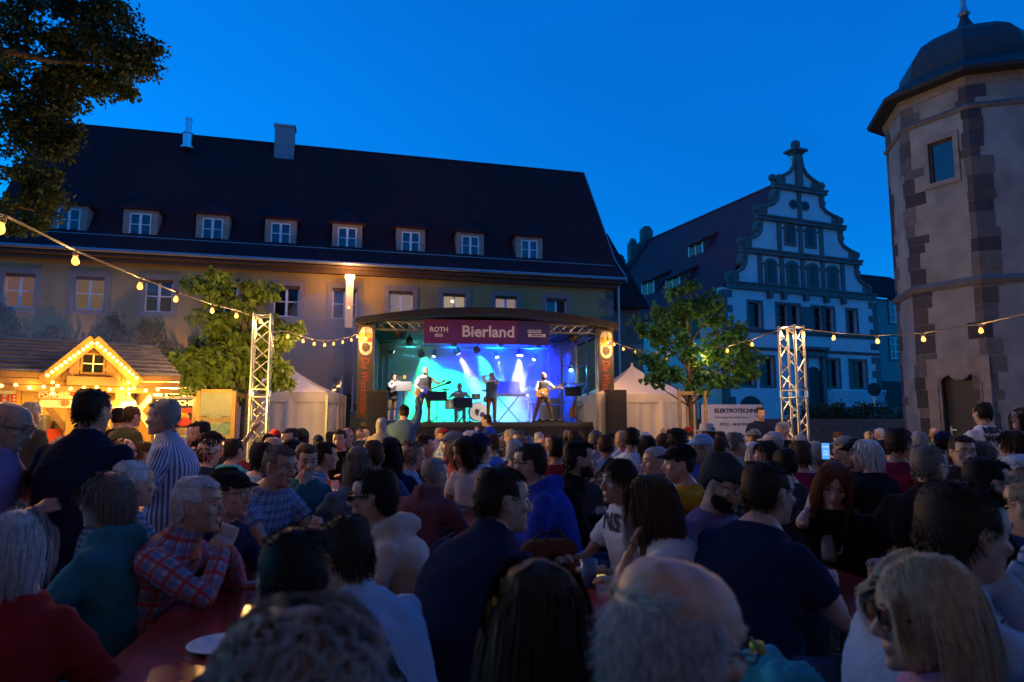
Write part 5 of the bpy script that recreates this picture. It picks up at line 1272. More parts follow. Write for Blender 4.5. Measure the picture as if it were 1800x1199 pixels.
# framed poster next to the stakes
pa = at(380, 722, 13.4); ps = tag(empty('poster_board', (pa.x, pa.y, 0), R(8)), 'yellow wooden framed poster of a beach landscape beside the yellow lit tree', 'poster')
zt_ = at(380, 690, 13.4).z; zb_ = 1.0
MB().b2((-.31, -.02, zb_), (.31, .02, zt_)).build('panel', mat('poster_grey', (.15, .16, .165), .5, var=.1), ps)
for x in (-.33, .33): MB().b2((x - .035, -.04, 0), (x + .035, .04, zt_ + .03)).build('frame_post', M_pine, ps)
MB().b2((-.29, -.04, zt_), (.29, .04, zt_ + .06)).build('frame_rail', M_pine, ps)
for (z0, z1, c, nm) in ((zb_ + .02, zb_ + .28, (.25, .21, .14), 'sand'), (zb_ + .29, zb_ + .5, (.09, .17, .19), 'water'), (zb_ + .51, zb_ + .62, (.17, .12, .08), 'shore'), (zb_ + .63, zb_ + .72, (.14, .16, .19), 'hills')):
    n = 12; m = MB(); xs = np.linspace(-.29, .29, n); m.add([(x, -.024, z0 + .02 * math.sin(x * 19 + z0 * 9)) for x in xs] + [(x, -.024, z1 + .03 * math.sin(x * 15 + z1 * 7)) for x in xs], [(i, i + 1, i + n + 1, i + n) for i in range(n - 1)]); m.build('printed_' + nm, mat('poster_' + nm, c, .6, var=.3, scale=14), ps)

# ================================================================== things before the gabled house
p = at(1288, 748, 21.5); wlen = 1.95
vn = tag(empty('advert_banner', (p.x, p.y, 0), R(4)), 'pale company banner reading Elektrotechnik stretched before the gabled house', 'banner')
ztb = at(1288, 711, 21.5).z
MB().b2((-.98, 0, .5), (.98, .02, ztb)).build('cloth', mat('pale_banner', (.58, .60, .63), .6, var=.06), vn)
M_bnavy = mat('print_navy', (.02, .025, .06), .6, var=0)
text('ELEKTROTECHNIK', .175, M_bnavy, vn, (.16, -.004, ztb - .20), bold=.006, shear=.1)
text('09721 - 4610 970', .12, M_bnavy, vn, (.02, -.004, ztb - .62), bold=.002, name='phone_lettering')
text('Elektroanlagen Photovoltaik Service', .075, M_bnavy, vn, (-.02, -.004, ztb - .40), name='small_lettering')
for x in (-.99, .99): MB().b2((x - .03, .02, 0), (x + .03, .08, ztb + .05)).build('post', M_black, vn)
p0, p1 = at(1238, 745, 20), at(1600, 745, 26)
wl2 = tag(MB().b2((-9, 0, 0), (5, .4, 1.62)).build('low_wall', mat('brown_brick', (.16, .10, .07), .9, var=.3, scale=6, bump=.5), None, loc=(16.0, 27.5, 0), rz=R(8)), 'low brown brick wall behind the crowd before the gabled house', 'wall')
hc, hr2, hn = [], [], []
for i in range(150): hc.append((rng.uniform(-5.0, 5), .8 + rng.uniform(-.3, .3), 1.4 + rng.uniform(0, .75))); hr2.append((.4, .3, .25)); hn.append(45)
v, t = leaf_cloud(hc, hr2, hn, .11, rng)
tag(link('hedge', mesh_np('hedge', v, tris=t, mats=[M_leafdk], smooth=False), None, loc=(16.0, 27.5, 0), rz=R(8)), 'dark clipped hedge behind the low brick wall', 'hedge', kind='stuff')
p = at(1536, 690, 30); rs_ = tag(empty('road_sign', (p.x, p.y, 0)), 'small round road sign on a pole at the right corner of the gabled house', 'road sign')
MB().tube([(0, 0, 0), (0, 0, p.z + .3)], .03, 6).build('pole', M_zinc, rs_); MB().lathe([(.3, 0), (.3, .02)], (0, -.04, p.z + .13), 16, rot=Matrix.Rotation(math.pi / 2, 3, 'X')).build('disc', M_black, rs_)

# ================================================================== beer tables and benches
M_tbl = mat('red_table_lacquer', (.34, .035, .02), .22, var=.12, scale=5, coat=.5)
M_tbl2 = mat('bench_lacquer', (.30, .04, .022), .35, var=.12, scale=5)
M_leg = mat('green_steel', (.03, .045, .035), .5)
SL = -.19; TA = math.atan2(1, SL) - math.pi / 2                    # tables run towards the stage, slightly to the left
def make_table():
    t = empty('beer_table', (0, 0, 0)); MB().b2((-.28, -1.1, .745), (.28, 1.1, .775)).build('tabletop', M_tbl, t, bevel=.006)
    for y in (-.85, .85):
        l = MB(); 
        for x in (-.22, .22): l.bar((x, y, .745), (x * .9, y + .05, 0), .03)
        l.bar((-.21, y, .35), (.21, y, .35), .025); l.build('leg_frame', M_leg, t)
    return t
def make_bench():
    t = empty('beer_bench', (0, 0, 0)); MB().b2((-.125, -1.1, .445), (.125, 1.1, .475)).build('seat', M_tbl2, t, bevel=.005)
    for y in (-.85, .85):
        l = MB(); 
        for x in (-.1, .1): l.bar((x, y, .445), (x * .9, y + .04, 0), .028)
        l.bar((-.1, y, .2), (.1, y, .2), .02); l.build('leg_frame', M_leg, t)
    return t
pt, pbn = make_table(), make_bench()
COLS = {'A': -1.15, 'B': .30, 'C': 1.56, 'D': 3.05, 'E': -2.75, 'G': 4.7}     # table centre x at distance 3 m
def tx(c, y): return COLS[c] + SL * (y - 3.0)
first = True
names = {'A': 'left of the middle', 'B': 'in the middle', 'C': 'right of the middle', 'D': 'towards the stair tower', 'E': 'near the left truss tower', 'F': 'near the food stall', 'G': 'before the doorway'}
for c, ys_ in {'A': (3.05, 5.5, 7.9, 10.3), 'B': (3.6, 6.0, 8.4, 10.8, 13.2), 'C': (3.55, 6.0, 8.4, 10.8, 13.2), 'D': (5.6, 8.0, 10.4, 12.8), 'E': (5.6, 8.0, 10.4), 'G': (6.6, 9.0, 11.4)}.items():
    for i, y in enumerate(ys_):
        o = pt if first else copy_tree(pt); o.location = (tx(c, y), y, 0); o.rotation_euler = (0, 0, TA)
        nth = ('nearest', 'second', 'third', 'fourth', 'fifth')[i]
        tag(o, 'red folding beer table, %s in the row %s' % (nth, names[c]), 'table', 'red beer tables in rows')
        for s in (-1, 1):
            b = pbn if (first and s < 0) else copy_tree(pbn); b.location = (tx(c, y) + s * .56, y, 0); b.rotation_euler = (0, 0, TA)
            tag(b, 'red bench on the %s of the %s table, row %s' % ('left' if s < 0 else 'right', nth, names[c]), 'bench', 'red benches along the beer tables')
        first = False
for nm_, x, y in (('left', -.30, 1.55), ('middle', .62, 1.25)):
    b = copy_tree(pbn); b.location = (x, y, 0); b.rotation_euler = (0, 0, TA); tag(b, 'red beer bench closest to the camera, %s' % ('under the curly grey head' if nm_ == 'left' else 'under the bald man'), 'bench', 'red benches along the beer tables')

lamp('POINT', (xl + 1.4, -.9, ze - .25), 45, (1, .54, .08), ks, size=.25, name='eaves_light'); lamp('POINT', (.1, 0, -.02), 1300, (1, .58, .10), tl, size=.1, name='tube_light')
for t_ in (.2, .55, .9):
    for s, xe in ((-1, gx0), (1, gx1)): lamp('POINT', (xe + (gcx - xe) * t_, -.72, gz0 + (gzt - gz0) * t_), 2.5, (1, .54, .08), ks, size=.06, name='bulb_light')
for i in range(5): lamp('POINT', (xl + .8 + i * 1.1, -.62, ze - .16), 6, (1, .54, .08), ks, size=.06, name='bulb_light')
for i, (px_, py_, Y_, r_, sc_) in enumerate(((60, 640, 12.6, 1.3, (1.6, 1, .8)), (120, 565, 14.4, 1.5, (2.0, 1, .7)))):
    mb = MB(); puff(mb, px_, py_, Y_, r_, sc_)
    tag(mb.build('smoke', sm2, smooth=True), 'thin cooking smoke lit yellow over the food stall', 'smoke', 'smoke over the food stall', 'stuff')

# wall lamps added unseen behind the stall to light smoke, climbing plant and wall
for x_ in (-25.2, -20.4):
    wlp = tag(empty('added_wall_lamp', H.w(x_, 0, 3.0), H.a), 'added warm wall lamp, unseen behind the food stall roof, %s' % ('left' if x_ < -23 else 'right'), 'lamp', 'added wall lamps behind the food stall')
    MB().bar((0, -.02, 0), (0, -.62, .12), .04).build('arm', M_fix, wlp); MB().lathe([(.16, 0), (.05, .14), (.03, .16)], (0, -.62, .02), 14).build('shade', M_fix, wlp); MB().ball((0, -.62, -.01), .06, 10).build('bulb', M_bulb_s, wlp)
    lamp('POINT', (0, -.9, -.05), 330, (1, .52, .12), wlp, size=.12, name='bulb_light')

# ================================================================== people
SKIN = [mat('skin_%d' % i, c, .5, var=.22, scale=26, bump=.12, bscale=150) for i, c in enumerate(((.50, .29, .21), (.42, .24, .17), (.56, .34, .26), (.36, .20, .14)))]
M_lip = mat('lips', (.36, .17, .13), .45, var=.1); M_eye = mat('eye_white', (.60, .58, .55), .2, var=0); M_iris = mat('iris', (.02, .014, .01), .15, var=0)
M_glas = mat('spectacle_frame', (.015, .013, .012), .3, var=0); M_lens = mat('dark_lens', (.012, .010, .012), .08, var=0); M_clear = mat('clear_lens', (.8, .85, .9), .05, var=0, alpha=.18)
HAIRC = {'black': (.010, .008, .007), 'dark': (.028, .016, .011), 'brown': (.075, .038, .020), 'auburn': (.13, .035, .014), 'grey': (.28, .27, .27), 'white': (.60, .60, .62), 'blonde': (.46, .36, .24), 'greybrown': (.16, .13, .115), 'silver': (.42, .42, .44)}
HAIRM = {k: mat('hair_' + k, c, .70, var=.22, scale=70, spec=.25) for k, c in HAIRC.items()}
CLOTHC = {'navy': (.012, .020, .055), 'black': (.010, .010, .012), 'charcoal': (.04, .04, .045), 'teal': (.03, .16, .20), 'red': (.30, .022, .025), 'crimson': (.26, .015, .05), 'white': (.68, .67, .68), 'cream': (.58, .50, .44), 'lightblue': (.30, .42, .58), 'blue': (.05, .14, .42), 'royal': (.02, .05, .34), 'mauve': (.20, .085, .11), 'purple': (.16, .12, .25), 'grey': (.20, .20, .22), 'beige': (.38, .31, .23), 'mustard': (.52, .25, .015), 'orange': (.36, .11, .015), 'pink': (.50, .24, .36), 'lilac': (.34, .20, .42), 'olive': (.08, .085, .04), 'denim': (.06, .11, .21), 'brown': (.12, .065, .04), 'turquoise': (.04, .36, .42), 'green': (.03, .12, .05), 'vest': (.075, .072, .075), 'leather': (.17, .095, .05)}
CLOTHM = {k: mat('cloth_' + k, c, .95, var=.16, scale=7, bump=.3, bscale=60, spec=.12) for k, c in CLOTHC.items()}
CLOTHM['redplaid'] = mat_plaid('cloth_redplaid', (.34, .38, .48), (.09, .12, .28), (.42, .03, .04), 15.0, .40, .26)
CLOTHM['blueplaid'] = mat_plaid('cloth_blueplaid', (.42, .44, .58), (.03, .06, .20), (.10, .22, .38), 19.0, .5, .12)
CLOTHM['bluecheck'] = mat_plaid('cloth_bluecheck', (.22, .42, .70), (.008, .012, .03), None, 34.0, .5)
CLOTHM['stripes'] = mat_plaid('cloth_stripes', (.56, .58, .66), (.06, .12, .36), None, 42.0, .5, mode='stripe')
CLOTHM['paleplaid'] = mat_plaid('cloth_paleplaid', (.50, .54, .60), (.10, .15, .26), (.06, .07, .12), 9.0, .5, .1)
CLOTHM['floral'] = mat_plaid('cloth_floral', (.10, .13, .30), (.42, .14, .20), (.55, .5, .5), 24.0, .4, .25)

# ---------------------------------------------------------------- remesh helper
def remesh(mb, vox, smooth=4, fac=.5):
    me = bpy.data.meshes.new('tmp'); me.from_pydata(mb.v, [], mb.f); me.update()
    bm = bmesh.new(); bm.from_mesh(me); bmesh.ops.recalc_face_normals(bm, faces=bm.faces); bm.to_mesh(me); bm.free()
    o = bpy.data.objects.new('tmp', me); WORK.collection.objects.link(o)
    r = o.modifiers.new('r', 'REMESH'); r.mode = 'VOXEL'; r.voxel_size = vox; r.adaptivity = 0
    if smooth: s = o.modifiers.new('s', 'SMOOTH'); s.factor = fac; s.iterations = smooth
    WORK.view_layers[0].update(); ev = o.evaluated_get(WORK.view_layers[0].depsgraph); m2 = ev.to_mesh()
    n = len(m2.vertices); v = np.empty(n * 3, np.float32); m2.vertices.foreach_get('co', v)
    nl = len(m2.loops); li = np.empty(nl, np.int32); m2.loops.foreach_get('vertex_index', li)
    tot = np.empty(len(m2.polygons), np.int32); m2.polygons.foreach_get('loop_total', tot)
    ev.to_mesh_clear(); bpy.data.objects.remove(o); bpy.data.meshes.remove(me)
    assert (tot == 4).all()
    return v.reshape(-1, 3).astype(np.float64), li.reshape(-1, 4)
def vnormals(v, q):
    a, b, c, d = v[q[:, 0]], v[q[:, 1]], v[q[:, 2]], v[q[:, 3]]
    fn = np.cross(c - a, d - b); n = np.zeros_like(v)
    for i in range(4): np.add.at(n, q[:, i], fn)
    return n / (np.linalg.norm(n, axis=1)[:, None] + 1e-12)
def wrinkle(v, q, amp, seed, f=1.0):
    n = vnormals(v, q); r = np.random.default_rng(seed); d = np.zeros(len(v))
    for k in range(5):
        w = r.normal(size=3) * (8 + 5 * k) * f; w[2] *= 1.5
        ph = r.random() * 6.28; w2 = r.normal(size=3) * 6
        s = np.sin(v @ w + ph + 1.6 * np.sin(v @ w2)); d += (1 - np.abs(s)) ** 2.0 * (.75 ** k)
    d -= d.mean()
    return v + n * (d * amp)[:, None]

# ---------------------------------------------------------------- the head, facing +y, between the ears = origin
HZ = np.array([.124, .118, .105, .085, .06, .03, .008, -.012, -.035, -.058, -.078, -.096, -.108, -.118])
HW = np.array([.016, .033, .053, .067, .0745, .077, .0765, .0745, .071, .066, .058, .047, .036, .020])
HF = np.array([-.005, .025, .056, .077, .090, .0945, .0885, .0875, .0875, .0885, .0875, .0875, .0865, .074])
HB = np.array([-.040, -.066, -.088, -.102, -.109, -.110, -.108, -.101, -.088, -.070, -.052, -.036, -.018, .004])
def head_ring(z, n=28, off=0.0):
    w = np.interp(-z, -HZ, HW) + off; f = np.interp(-z, -HZ, HF) + off; b = np.interp(-z, -HZ, HB) - off
    t = np.linspace(0, 2 * np.pi, n, endpoint=False); c, s = np.cos(t), np.sin(t)
    yc = np.clip(f - .095, -.06, 0) - .006
    e = .88
    x = w * np.sign(c) * np.abs(c) ** e
    y = np.where(s > 0, yc + (f - yc) * np.abs(s) ** e, yc - (yc - b) * np.abs(s) ** e)
    return x, y
def head_shell(mb, off=0.0, n=28):
    k = len(HZ); vs = []
    for i in range(k):
        x, y = head_ring(HZ[i], n, off); z = HZ[i] + (off if i == 0 else (-off if i == k - 1 else 0)); vs += [(a, b, z) for a, b in zip(x, y)]
    fs = [(i * n + j, i * n + (j + 1) % n, (i + 1) * n + (j + 1) % n, (i + 1) * n + j) for i in range(k - 1) for j in range(n)]
    fs += [tuple(range(n)), tuple((k - 1) * n + j for j in range(n - 1, -1, -1))]
    mb.add(vs, fs)
def build_head(vox, fem=False, beardy=False):
    mb = MB(); head_shell(mb, 0.0, 32)
    mb.tube([(0, -.018, -.05), (0, -.030, -.11), (0, -.042, -.17), (0, -.050, -.23)], [.058, .054 if not fem else .046, .056 if not fem else .047, .066 if not fem else .056], 14)
    mb.tube([(0, .084, .022), (0, .098, -.006), (0, .111, -.028), (0, .106, -.040)], [.0085, .0095, .0135, .010], 8)
    for s in (-1, 1):
        mb.ball((s * .0125, .099, -.036), .0105, 8)
        mb.tube([(s * .012, .090, .026), (s * .034, .0865, .031), (s * .056, .071, .026)], [.0085, .0095 if not fem else .0075, .007], 7)     # brow
        mb.ball((s * .046, .064, -.022), .022, 10, sc=(1, .9, .8))                                                                         # cheekbone
        mb.ball((s * .0795, -.012, -.002), .031, 10, sc=(.28, .62, 1.05)); mb.ball((s * .078, -.004, -.026), .012, 8, sc=(.5, .8, 1))        # ear
    mb.tube([(-.024, .0815, -.0645), (-.010, .0925, -.0625), (0, .0935, -.0635), (.010, .0925, -.0625), (.024, .0815, -.0645)], [.003, .0055, .0055, .0055, .003], 7)
    mb.tube([(-.021, .0815, -.0735), (0, .0925, -.0755), (.021, .0815, -.0735)], [.003, .0068, .003], 7)
    mb.ball((0, .078, -.103), .019, 10, sc=(1.1, 1, .8))
    v, q = remesh(mb, vox, 3, .5)
    # eye hollows
    for s in (-1, 1):
        d = np.sqrt(((v - np.array((s * .031, .092, .006))) ** 2 * np.array((1, 1, 2.2))).sum(1)); v[:, 1] -= .0085 * np.exp(-(d / .017) ** 2)
    c = v[q].mean(1); mi = np.zeros(len(q), np.int32)
    lip = (np.abs(c[:, 0]) < .023) & (c[:, 2] > -.0825) & (c[:, 2] < -.0585) & (c[:, 1] > .0845); mi[lip] = 1
    e = MB()
    for s in (-1, 1): e.ball((s * .031, .0735, .0050), .0116, 10, sc=(1, 1, .82))
    ev = np.array(e.v); eq = [f for f in e.f if len(f) == 4]; eq = np.array(eq)
    ec = ev[eq].mean(1); em = np.where((ec[:, 1] > .0800) & (np.abs(np.abs(ec[:, 0]) - .031) < .0082) & (np.abs(ec[:, 2] - .005) < .0082), 3, 2)
    return np.concatenate([v, ev]), np.concatenate([q, eq + len(v)]), np.concatenate([mi, em])
HEADS = {(g_, r_): build_head(vx_, g_ == 'f') for g_ in 'mf' for r_, vx_ in ((2, .0066), (1, .0092), (0, .0125))}

# ---------------------------------------------------------------- hands: wrist at origin, fingers along +y, palm faces -z, thumb at +x
def build_hand(curl, spread=.06, thumb=.6, vox=.0042, point=False):
    mb = MB()
    mb.tube([(0, -.02, 0), (0, .015, 0)], [.026, .027], 10)
    for i, x in enumerate((-.030, -.010, .010, .029)): mb.tube([(x * .55, .0, .0), (x * .85, .045, .001), (x, .088, .0)], [.015, .014, .0115], 8)
    mb.ball((.024, .032, -.008), .018, 8)
    for i, (x, L) in enumerate(((-.031, .062), (-.0105, .076), (.0105, .083), (.030, .073))):
        c = curl * (1.08 - .06 * i); 
        if point and i == 3: c = .08
        p = Vector((x, .086, 0)); a = 0; pts = [p.copy()]; sp = (x / .03) * spread
        for k, f in enumerate((.44, .31, .25)):
            a += c * (.75, 1.0, .7)[k]; d = Vector((math.sin(sp), math.cos(sp) * math.cos(a), -math.sin(a))); p = p + d * L * f; pts.append(p.copy())
        mb.tube(pts, [.0105, .0095, .0085, .0068], 8); mb.ball(tuple(pts[-1]), .0068, 6)
    t0 = Vector((.026, .022, -.006)); t1 = t0 + Vector((.022 + .012 * (1 - thumb), .028, -.012 * thumb)); t2 = t1 + Vector((.006 - .014 * thumb, .028, -.014 * thumb)); t3 = t2 + Vector((-.004 - .012 * thumb, .020, -.008 * thumb))
    mb.tube([t0, t1, t2, t3], [.0145, .0125, .011, .008], 8); mb.ball(tuple(t3), .008, 6)
    return remesh(mb, vox, 2, .4)
HANDS = {}
for r_, vx_ in ((2, .0062), (1, .0088), (0, .0115)):
    HANDS[('relax', r_)] = build_hand(.35, vox=vx_); HANDS[('grip', r_)] = build_hand(.95, .02, 1.0, vx_); HANDS[('flat', r_)] = build_hand(.10, .12, .2, vx_)

def rotm(ax, a): return np.array(Matrix.Rotation(a, 3, ax))
def ik(sh, wr, l1, l2, pole):
    sh, wr = np.array(sh, float), np.array(wr, float); d = wr - sh; L = np.linalg.norm(d); mx = (l1 + l2) * .985
    if L > mx: wr = sh + d / L * mx; d = wr - sh; L = mx
    u = d / L; a = (l1 * l1 - l2 * l2 + L * L) / (2 * L); h = math.sqrt(max(l1 * l1 - a * a, 0))
    p = np.array(pole, float); p = p - u * p.dot(u); p /= np.linalg.norm(p) + 1e-9
    return sh + u * a + p * h, wr
def loft(mb, rings):
    """rings: (centre, x axis, y axis, rx, ry)"""
    n = 18; vs = []
    for c, ax, ay, rx, ry in rings:
        for j in range(n):
            t = 2 * math.pi * j / n; ct, st_ = math.cos(t), math.sin(t)
            p = np.array(c) + ax * rx * math.copysign(abs(ct) ** .82, ct) + ay * ry * math.copysign(abs(st_) ** .82, st_); vs.append(tuple(p))
    k = len(rings); fs = [(i * n + j, i * n + (j + 1) % n, (i + 1) * n + (j + 1) % n, (i + 1) * n + j) for i in range(k - 1) for j in range(n)]
    fs += [tuple(range(n - 1, -1, -1)), tuple((k - 1) * n + j for j in range(n))]
    mb.add(vs, fs)

# ---------------------------------------------------------------- hair
def scalp_roots(n, rng, style):
    """random points on the head with their outward normals, chosen by hairline"""
    zt = rng.random(n * 8) * .225 - .105; th = rng.random(n * 8) * 2 * np.pi
    crown = rng.random(n * 8) < .30; zt = np.where(crown, .122 - .042 * rng.random(n * 8) ** .8, zt)
    w = np.interp(-zt, -HZ, HW); f = np.interp(-zt, -HZ, HF); b = np.interp(-zt, -HZ, HB); c, s = np.cos(th), np.sin(th)
    yc = np.clip(f - .095, -.06, 0) - .006
    x = w * np.sign(c) * np.abs(c) ** .88; y = np.where(s > 0, yc + (f - yc) * np.abs(s) ** .88, yc - (yc - b) * np.abs(s) ** .88)
    p = np.stack([x, y, zt], 1); nrm = np.stack([x / (w + .02) ** 1.0, (y - yc) / .1, zt / .12 * .9], 1); nrm /= np.linalg.norm(nrm, axis=1)[:, None]
    # hairline: forehead at z>.065, temples, sideburn behind the ear, nape
    front = y > .035; side = (np.abs(x) > .045) & ~front
    low = np.where(front, .066 + .018 * np.clip((np.abs(x) - .03) / .04, 0, 1), np.where(y > -.01, .008, np.interp(y, [-.11, -.05, -.01], [-.085, -.06, .0])))
    m = zt > low
    if style == 'bald': m = (zt > low - .0) & (zt < .055 + .012 * (y < -.06)) & (y < .02)
    if style == 'receding': m &= ~((y > .0) & (np.abs(x) < .05) & (zt > .06) & (rng.random(len(x)) < .85))
    if style == 'beard': m = (zt < -.035) & (y > -.01) & ~((np.abs(x) < .027) & (zt > -.083) & (zt < -.052)) & (zt < -.03 - .022 * (np.abs(x) < .05))
    if style == 'brow': m = (y > .05) & (np.abs(zt - (.030 - .1 * np.clip(np.abs(x) - .035, 0, 1))) < .0045) & (np.abs(x) > .013) & (np.abs(x) < .053)
    p, nrm = p[m][:n], nrm[m][:n]
    return p, nrm
def hair_strands(style, n, rng, width=.0022, L=.03, seg=5, curl=0.0, part=0.0, vol=0.0):
    """flat ribbons; each grows along the scalp and then hangs"""
    base = {'long': 'short', 'bob': 'short', 'curly': 'short', 'short': 'short', 'bald': 'bald', 'receding': 'receding', 'beard': 'beard', 'brow': 'brow', 'bun': 'short'}[style]
    p, nr = scalp_roots(n, rng, base); n = len(p); Ls = L * rng.uniform(.65, 1.15, n)
    g = np.array((0, 0, -1.0)); P = [p - nr * .004]; cur = p.copy(); prev = nr.copy()
    ph = rng.random(n) * 6.28; ax1 = np.cross(nr, rng.normal(size=(n, 3))); ax1 /= np.linalg.norm(ax1, axis=1)[:, None]; ax2 = np.cross(nr, ax1)
    if style in ('long', 'bob'):
        sx = np.sign(p[:, 0] - part); back = p[:, 1] < -.01
        flow = np.stack([np.where(back, p[:, 0] * 6, sx * .7), np.where(back, -.55, -.42), -.7 * np.ones(n)], 1) + rng.normal(size=(n, 3)) * .10
    elif style == 'bun': flow = np.stack([-p[:, 0] * 6, -1.0 * np.ones(n), .2 * np.ones(n)], 1)
    elif style == 'beard': flow = np.stack([p[:, 0] * 2, .3 * np.ones(n), -1 * np.ones(n)], 1)
    elif style == 'brow': flow = np.stack([np.sign(p[:, 0]), -.3 * np.ones(n), .1 * np.ones(n)], 1)
    else: flow = np.stack([p[:, 0] * 3 + .25, np.where(p[:, 2] > .05, .35, -.15) * np.ones(n) , np.where(p[:, 2] > .06, .25, -.9)], 1) + rng.normal(size=(n, 3)) * .35
    flow /= np.linalg.norm(flow, axis=1)[:, None]
    C = np.array((0, -.008, .0)); rad = np.array((.079, .104, .124))
    lay = rng.random(n); bs = .011 if style in ('long', 'bob') else .003
    for k in range(seg):
        t = (k + 1) / seg
        if style == 'curly':
            if k == 0:
                G_ = max(60, int(np.sqrt(n) * (3.0 if L < .07 else 2.6))); gi = rng.choice(n, min(G_, n), replace=False); own = np.array([np.argmin(((p[gi] - x) ** 2).sum(1)) for x in p]); ph = ph[gi][own] + rng.normal(size=n) * .25
                ax1 = ax1[gi][own]; ax2 = ax2[gi][own]; nr = nr[gi][own] * .7 + nr * .3; nr /= np.linalg.norm(nr, axis=1)[:, None]; p0 = p[gi][own]
            a = ph + t * 8.0; p = p + (p0 - p) * .16; cur = p + nr * (Ls * t * .75)[:, None] + (ax1 * np.cos(a)[:, None] + ax2 * np.sin(a)[:, None]) * curl * min(1, t * 1.6) + np.stack([0 * t * Ls, 0 * Ls, -.25 * Ls * t * t], 1)
            P.append(cur.copy()); continue
        out = {'long': .20, 'bob': .22, 'short': .62, 'bald': .35, 'receding': .55, 'beard': .5, 'brow': .25, 'bun': .1}[style]
        if style in ('long', 'bob'):
            inw = np.zeros_like(cur); inw[:, 0] = -np.sign(cur[:, 0]) * np.clip(np.abs(cur[:, 0]) - .075, 0, .1) * 9; d = flow * max(0, 1 - 1.3 * t) + nr * out * max(0, 1 - 2 * t) + g * (.35 + 1.6 * t) + inw * t
        else: d = flow * 1.0 + nr * out * (1 - t) + g * .12
        d /= np.linalg.norm(d, axis=1)[:, None]
        cur = cur + d * (Ls / seg)[:, None]
        # keep outside the skull
        rel = (cur - C) / (rad + bs + (.006 + vol * .9) * lay[:, None] + vol * .4); m = np.linalg.norm(rel, axis=1); up = cur[:, 2] > -.10
        fix = (m < 1) & up; cur[fix] = C + (rel[fix] / m[fix][:, None]) * (rad + bs + (.006 + vol * .9) * lay[fix][:, None] + vol * .4)
        if style in ('long', 'bob'):
            lowz = ~up; cur[lowz, 1] = np.where(np.abs(cur[lowz, 0]) < .06, np.minimum(cur[lowz, 1], -.055), cur[lowz, 1])
            # keep the face free
            face = (cur[:, 1] > .03) & (np.abs(cur[:, 0]) < .066) & (cur[:, 2] < .055); cur[face, 0] = np.sign(cur[face, 0] + 1e-6) * (.068 + .012 * lay[face]); 
            if curl: cur = cur + np.stack([np.sin(ph + t * 14), np.cos(ph + t * 11), 0 * ph], 1) * curl * t
        P.append(cur.copy())
    P = np.stack(P, 1)                                            # n, seg+1, 3
    tan = np.gradient(P, axis=1); tan /= np.linalg.norm(tan, axis=2)[:, :, None] + 1e-9
    sd = np.cross(tan, nr[:, None, :] + .3 * ax1[:, None, :]); sd /= np.linalg.norm(sd, axis=2)[:, :, None] + 1e-9
    wv = np.linspace(1, .25, seg + 1)[None, :, None] * width * rng.uniform(.6, 1.4, n)[:, None, None]
    V = np.concatenate([P - sd * wv, P + sd * wv], 2).reshape(n, (seg + 1) * 2, 3)
    v = V.reshape(-1, 3); b = (np.arange(n) * (seg + 1) * 2)[:, None, None]; k = (np.arange(seg) * 2)[None, :, None]
    q = (b + k + np.array([0, 1, 3, 2])[None, None, :]).reshape(-1, 4)
    return v, q
def hair_cap(style, off, n=36, m=22, low=0.0):
    """closed under-layer so that no scalp shows through"""
    zs = np.linspace(.122, -.09, m); v = []; keep = []
    for z in zs:
        x, y = head_ring(z, n, 0); yc = 0
        front = y > .035
        lo = np.where(front, .068 + .018 * np.clip((np.abs(x) - .03) / .04, 0, 1), np.where(y > -.01, .012, np.interp(y, [-.11, -.05, -.01], [-.083, -.055, .004])))
        dlt = np.clip((z - lo + low) / .02, 0, 1); o = off * dlt - .004 * (1 - dlt)
        if style == 'bald': o = np.where((z > .058) | (y > .02), -.006, o * .5)
        l = np.sqrt(x * x + y * y) + 1e-9
        zz = z + (o * np.clip(z / .12, 0, 1)) + 0 * x
        v.append(np.stack([x * (1 + o / l), y * (1 + o / l), zz], 1)); keep.append(dlt)
    v = np.concatenate(v); keep = np.concatenate(keep); q = []
    for i in range(m - 1):
        for j in range(n):
            a = (i * n + j, (i + 1) * n + j, (i + 1) * n + (j + 1) % n, i * n + (j + 1) % n)
            if max(keep[list(a)]) > 0: q.append(a)
    top = len(v); v = np.concatenate([v, [[0, -.022, .1265 + off]]]); t = [(j, (j + 1) % n, top) for j in range(n)]
    return v, np.array(q), np.array(t)
HAIR_CACHE = {}
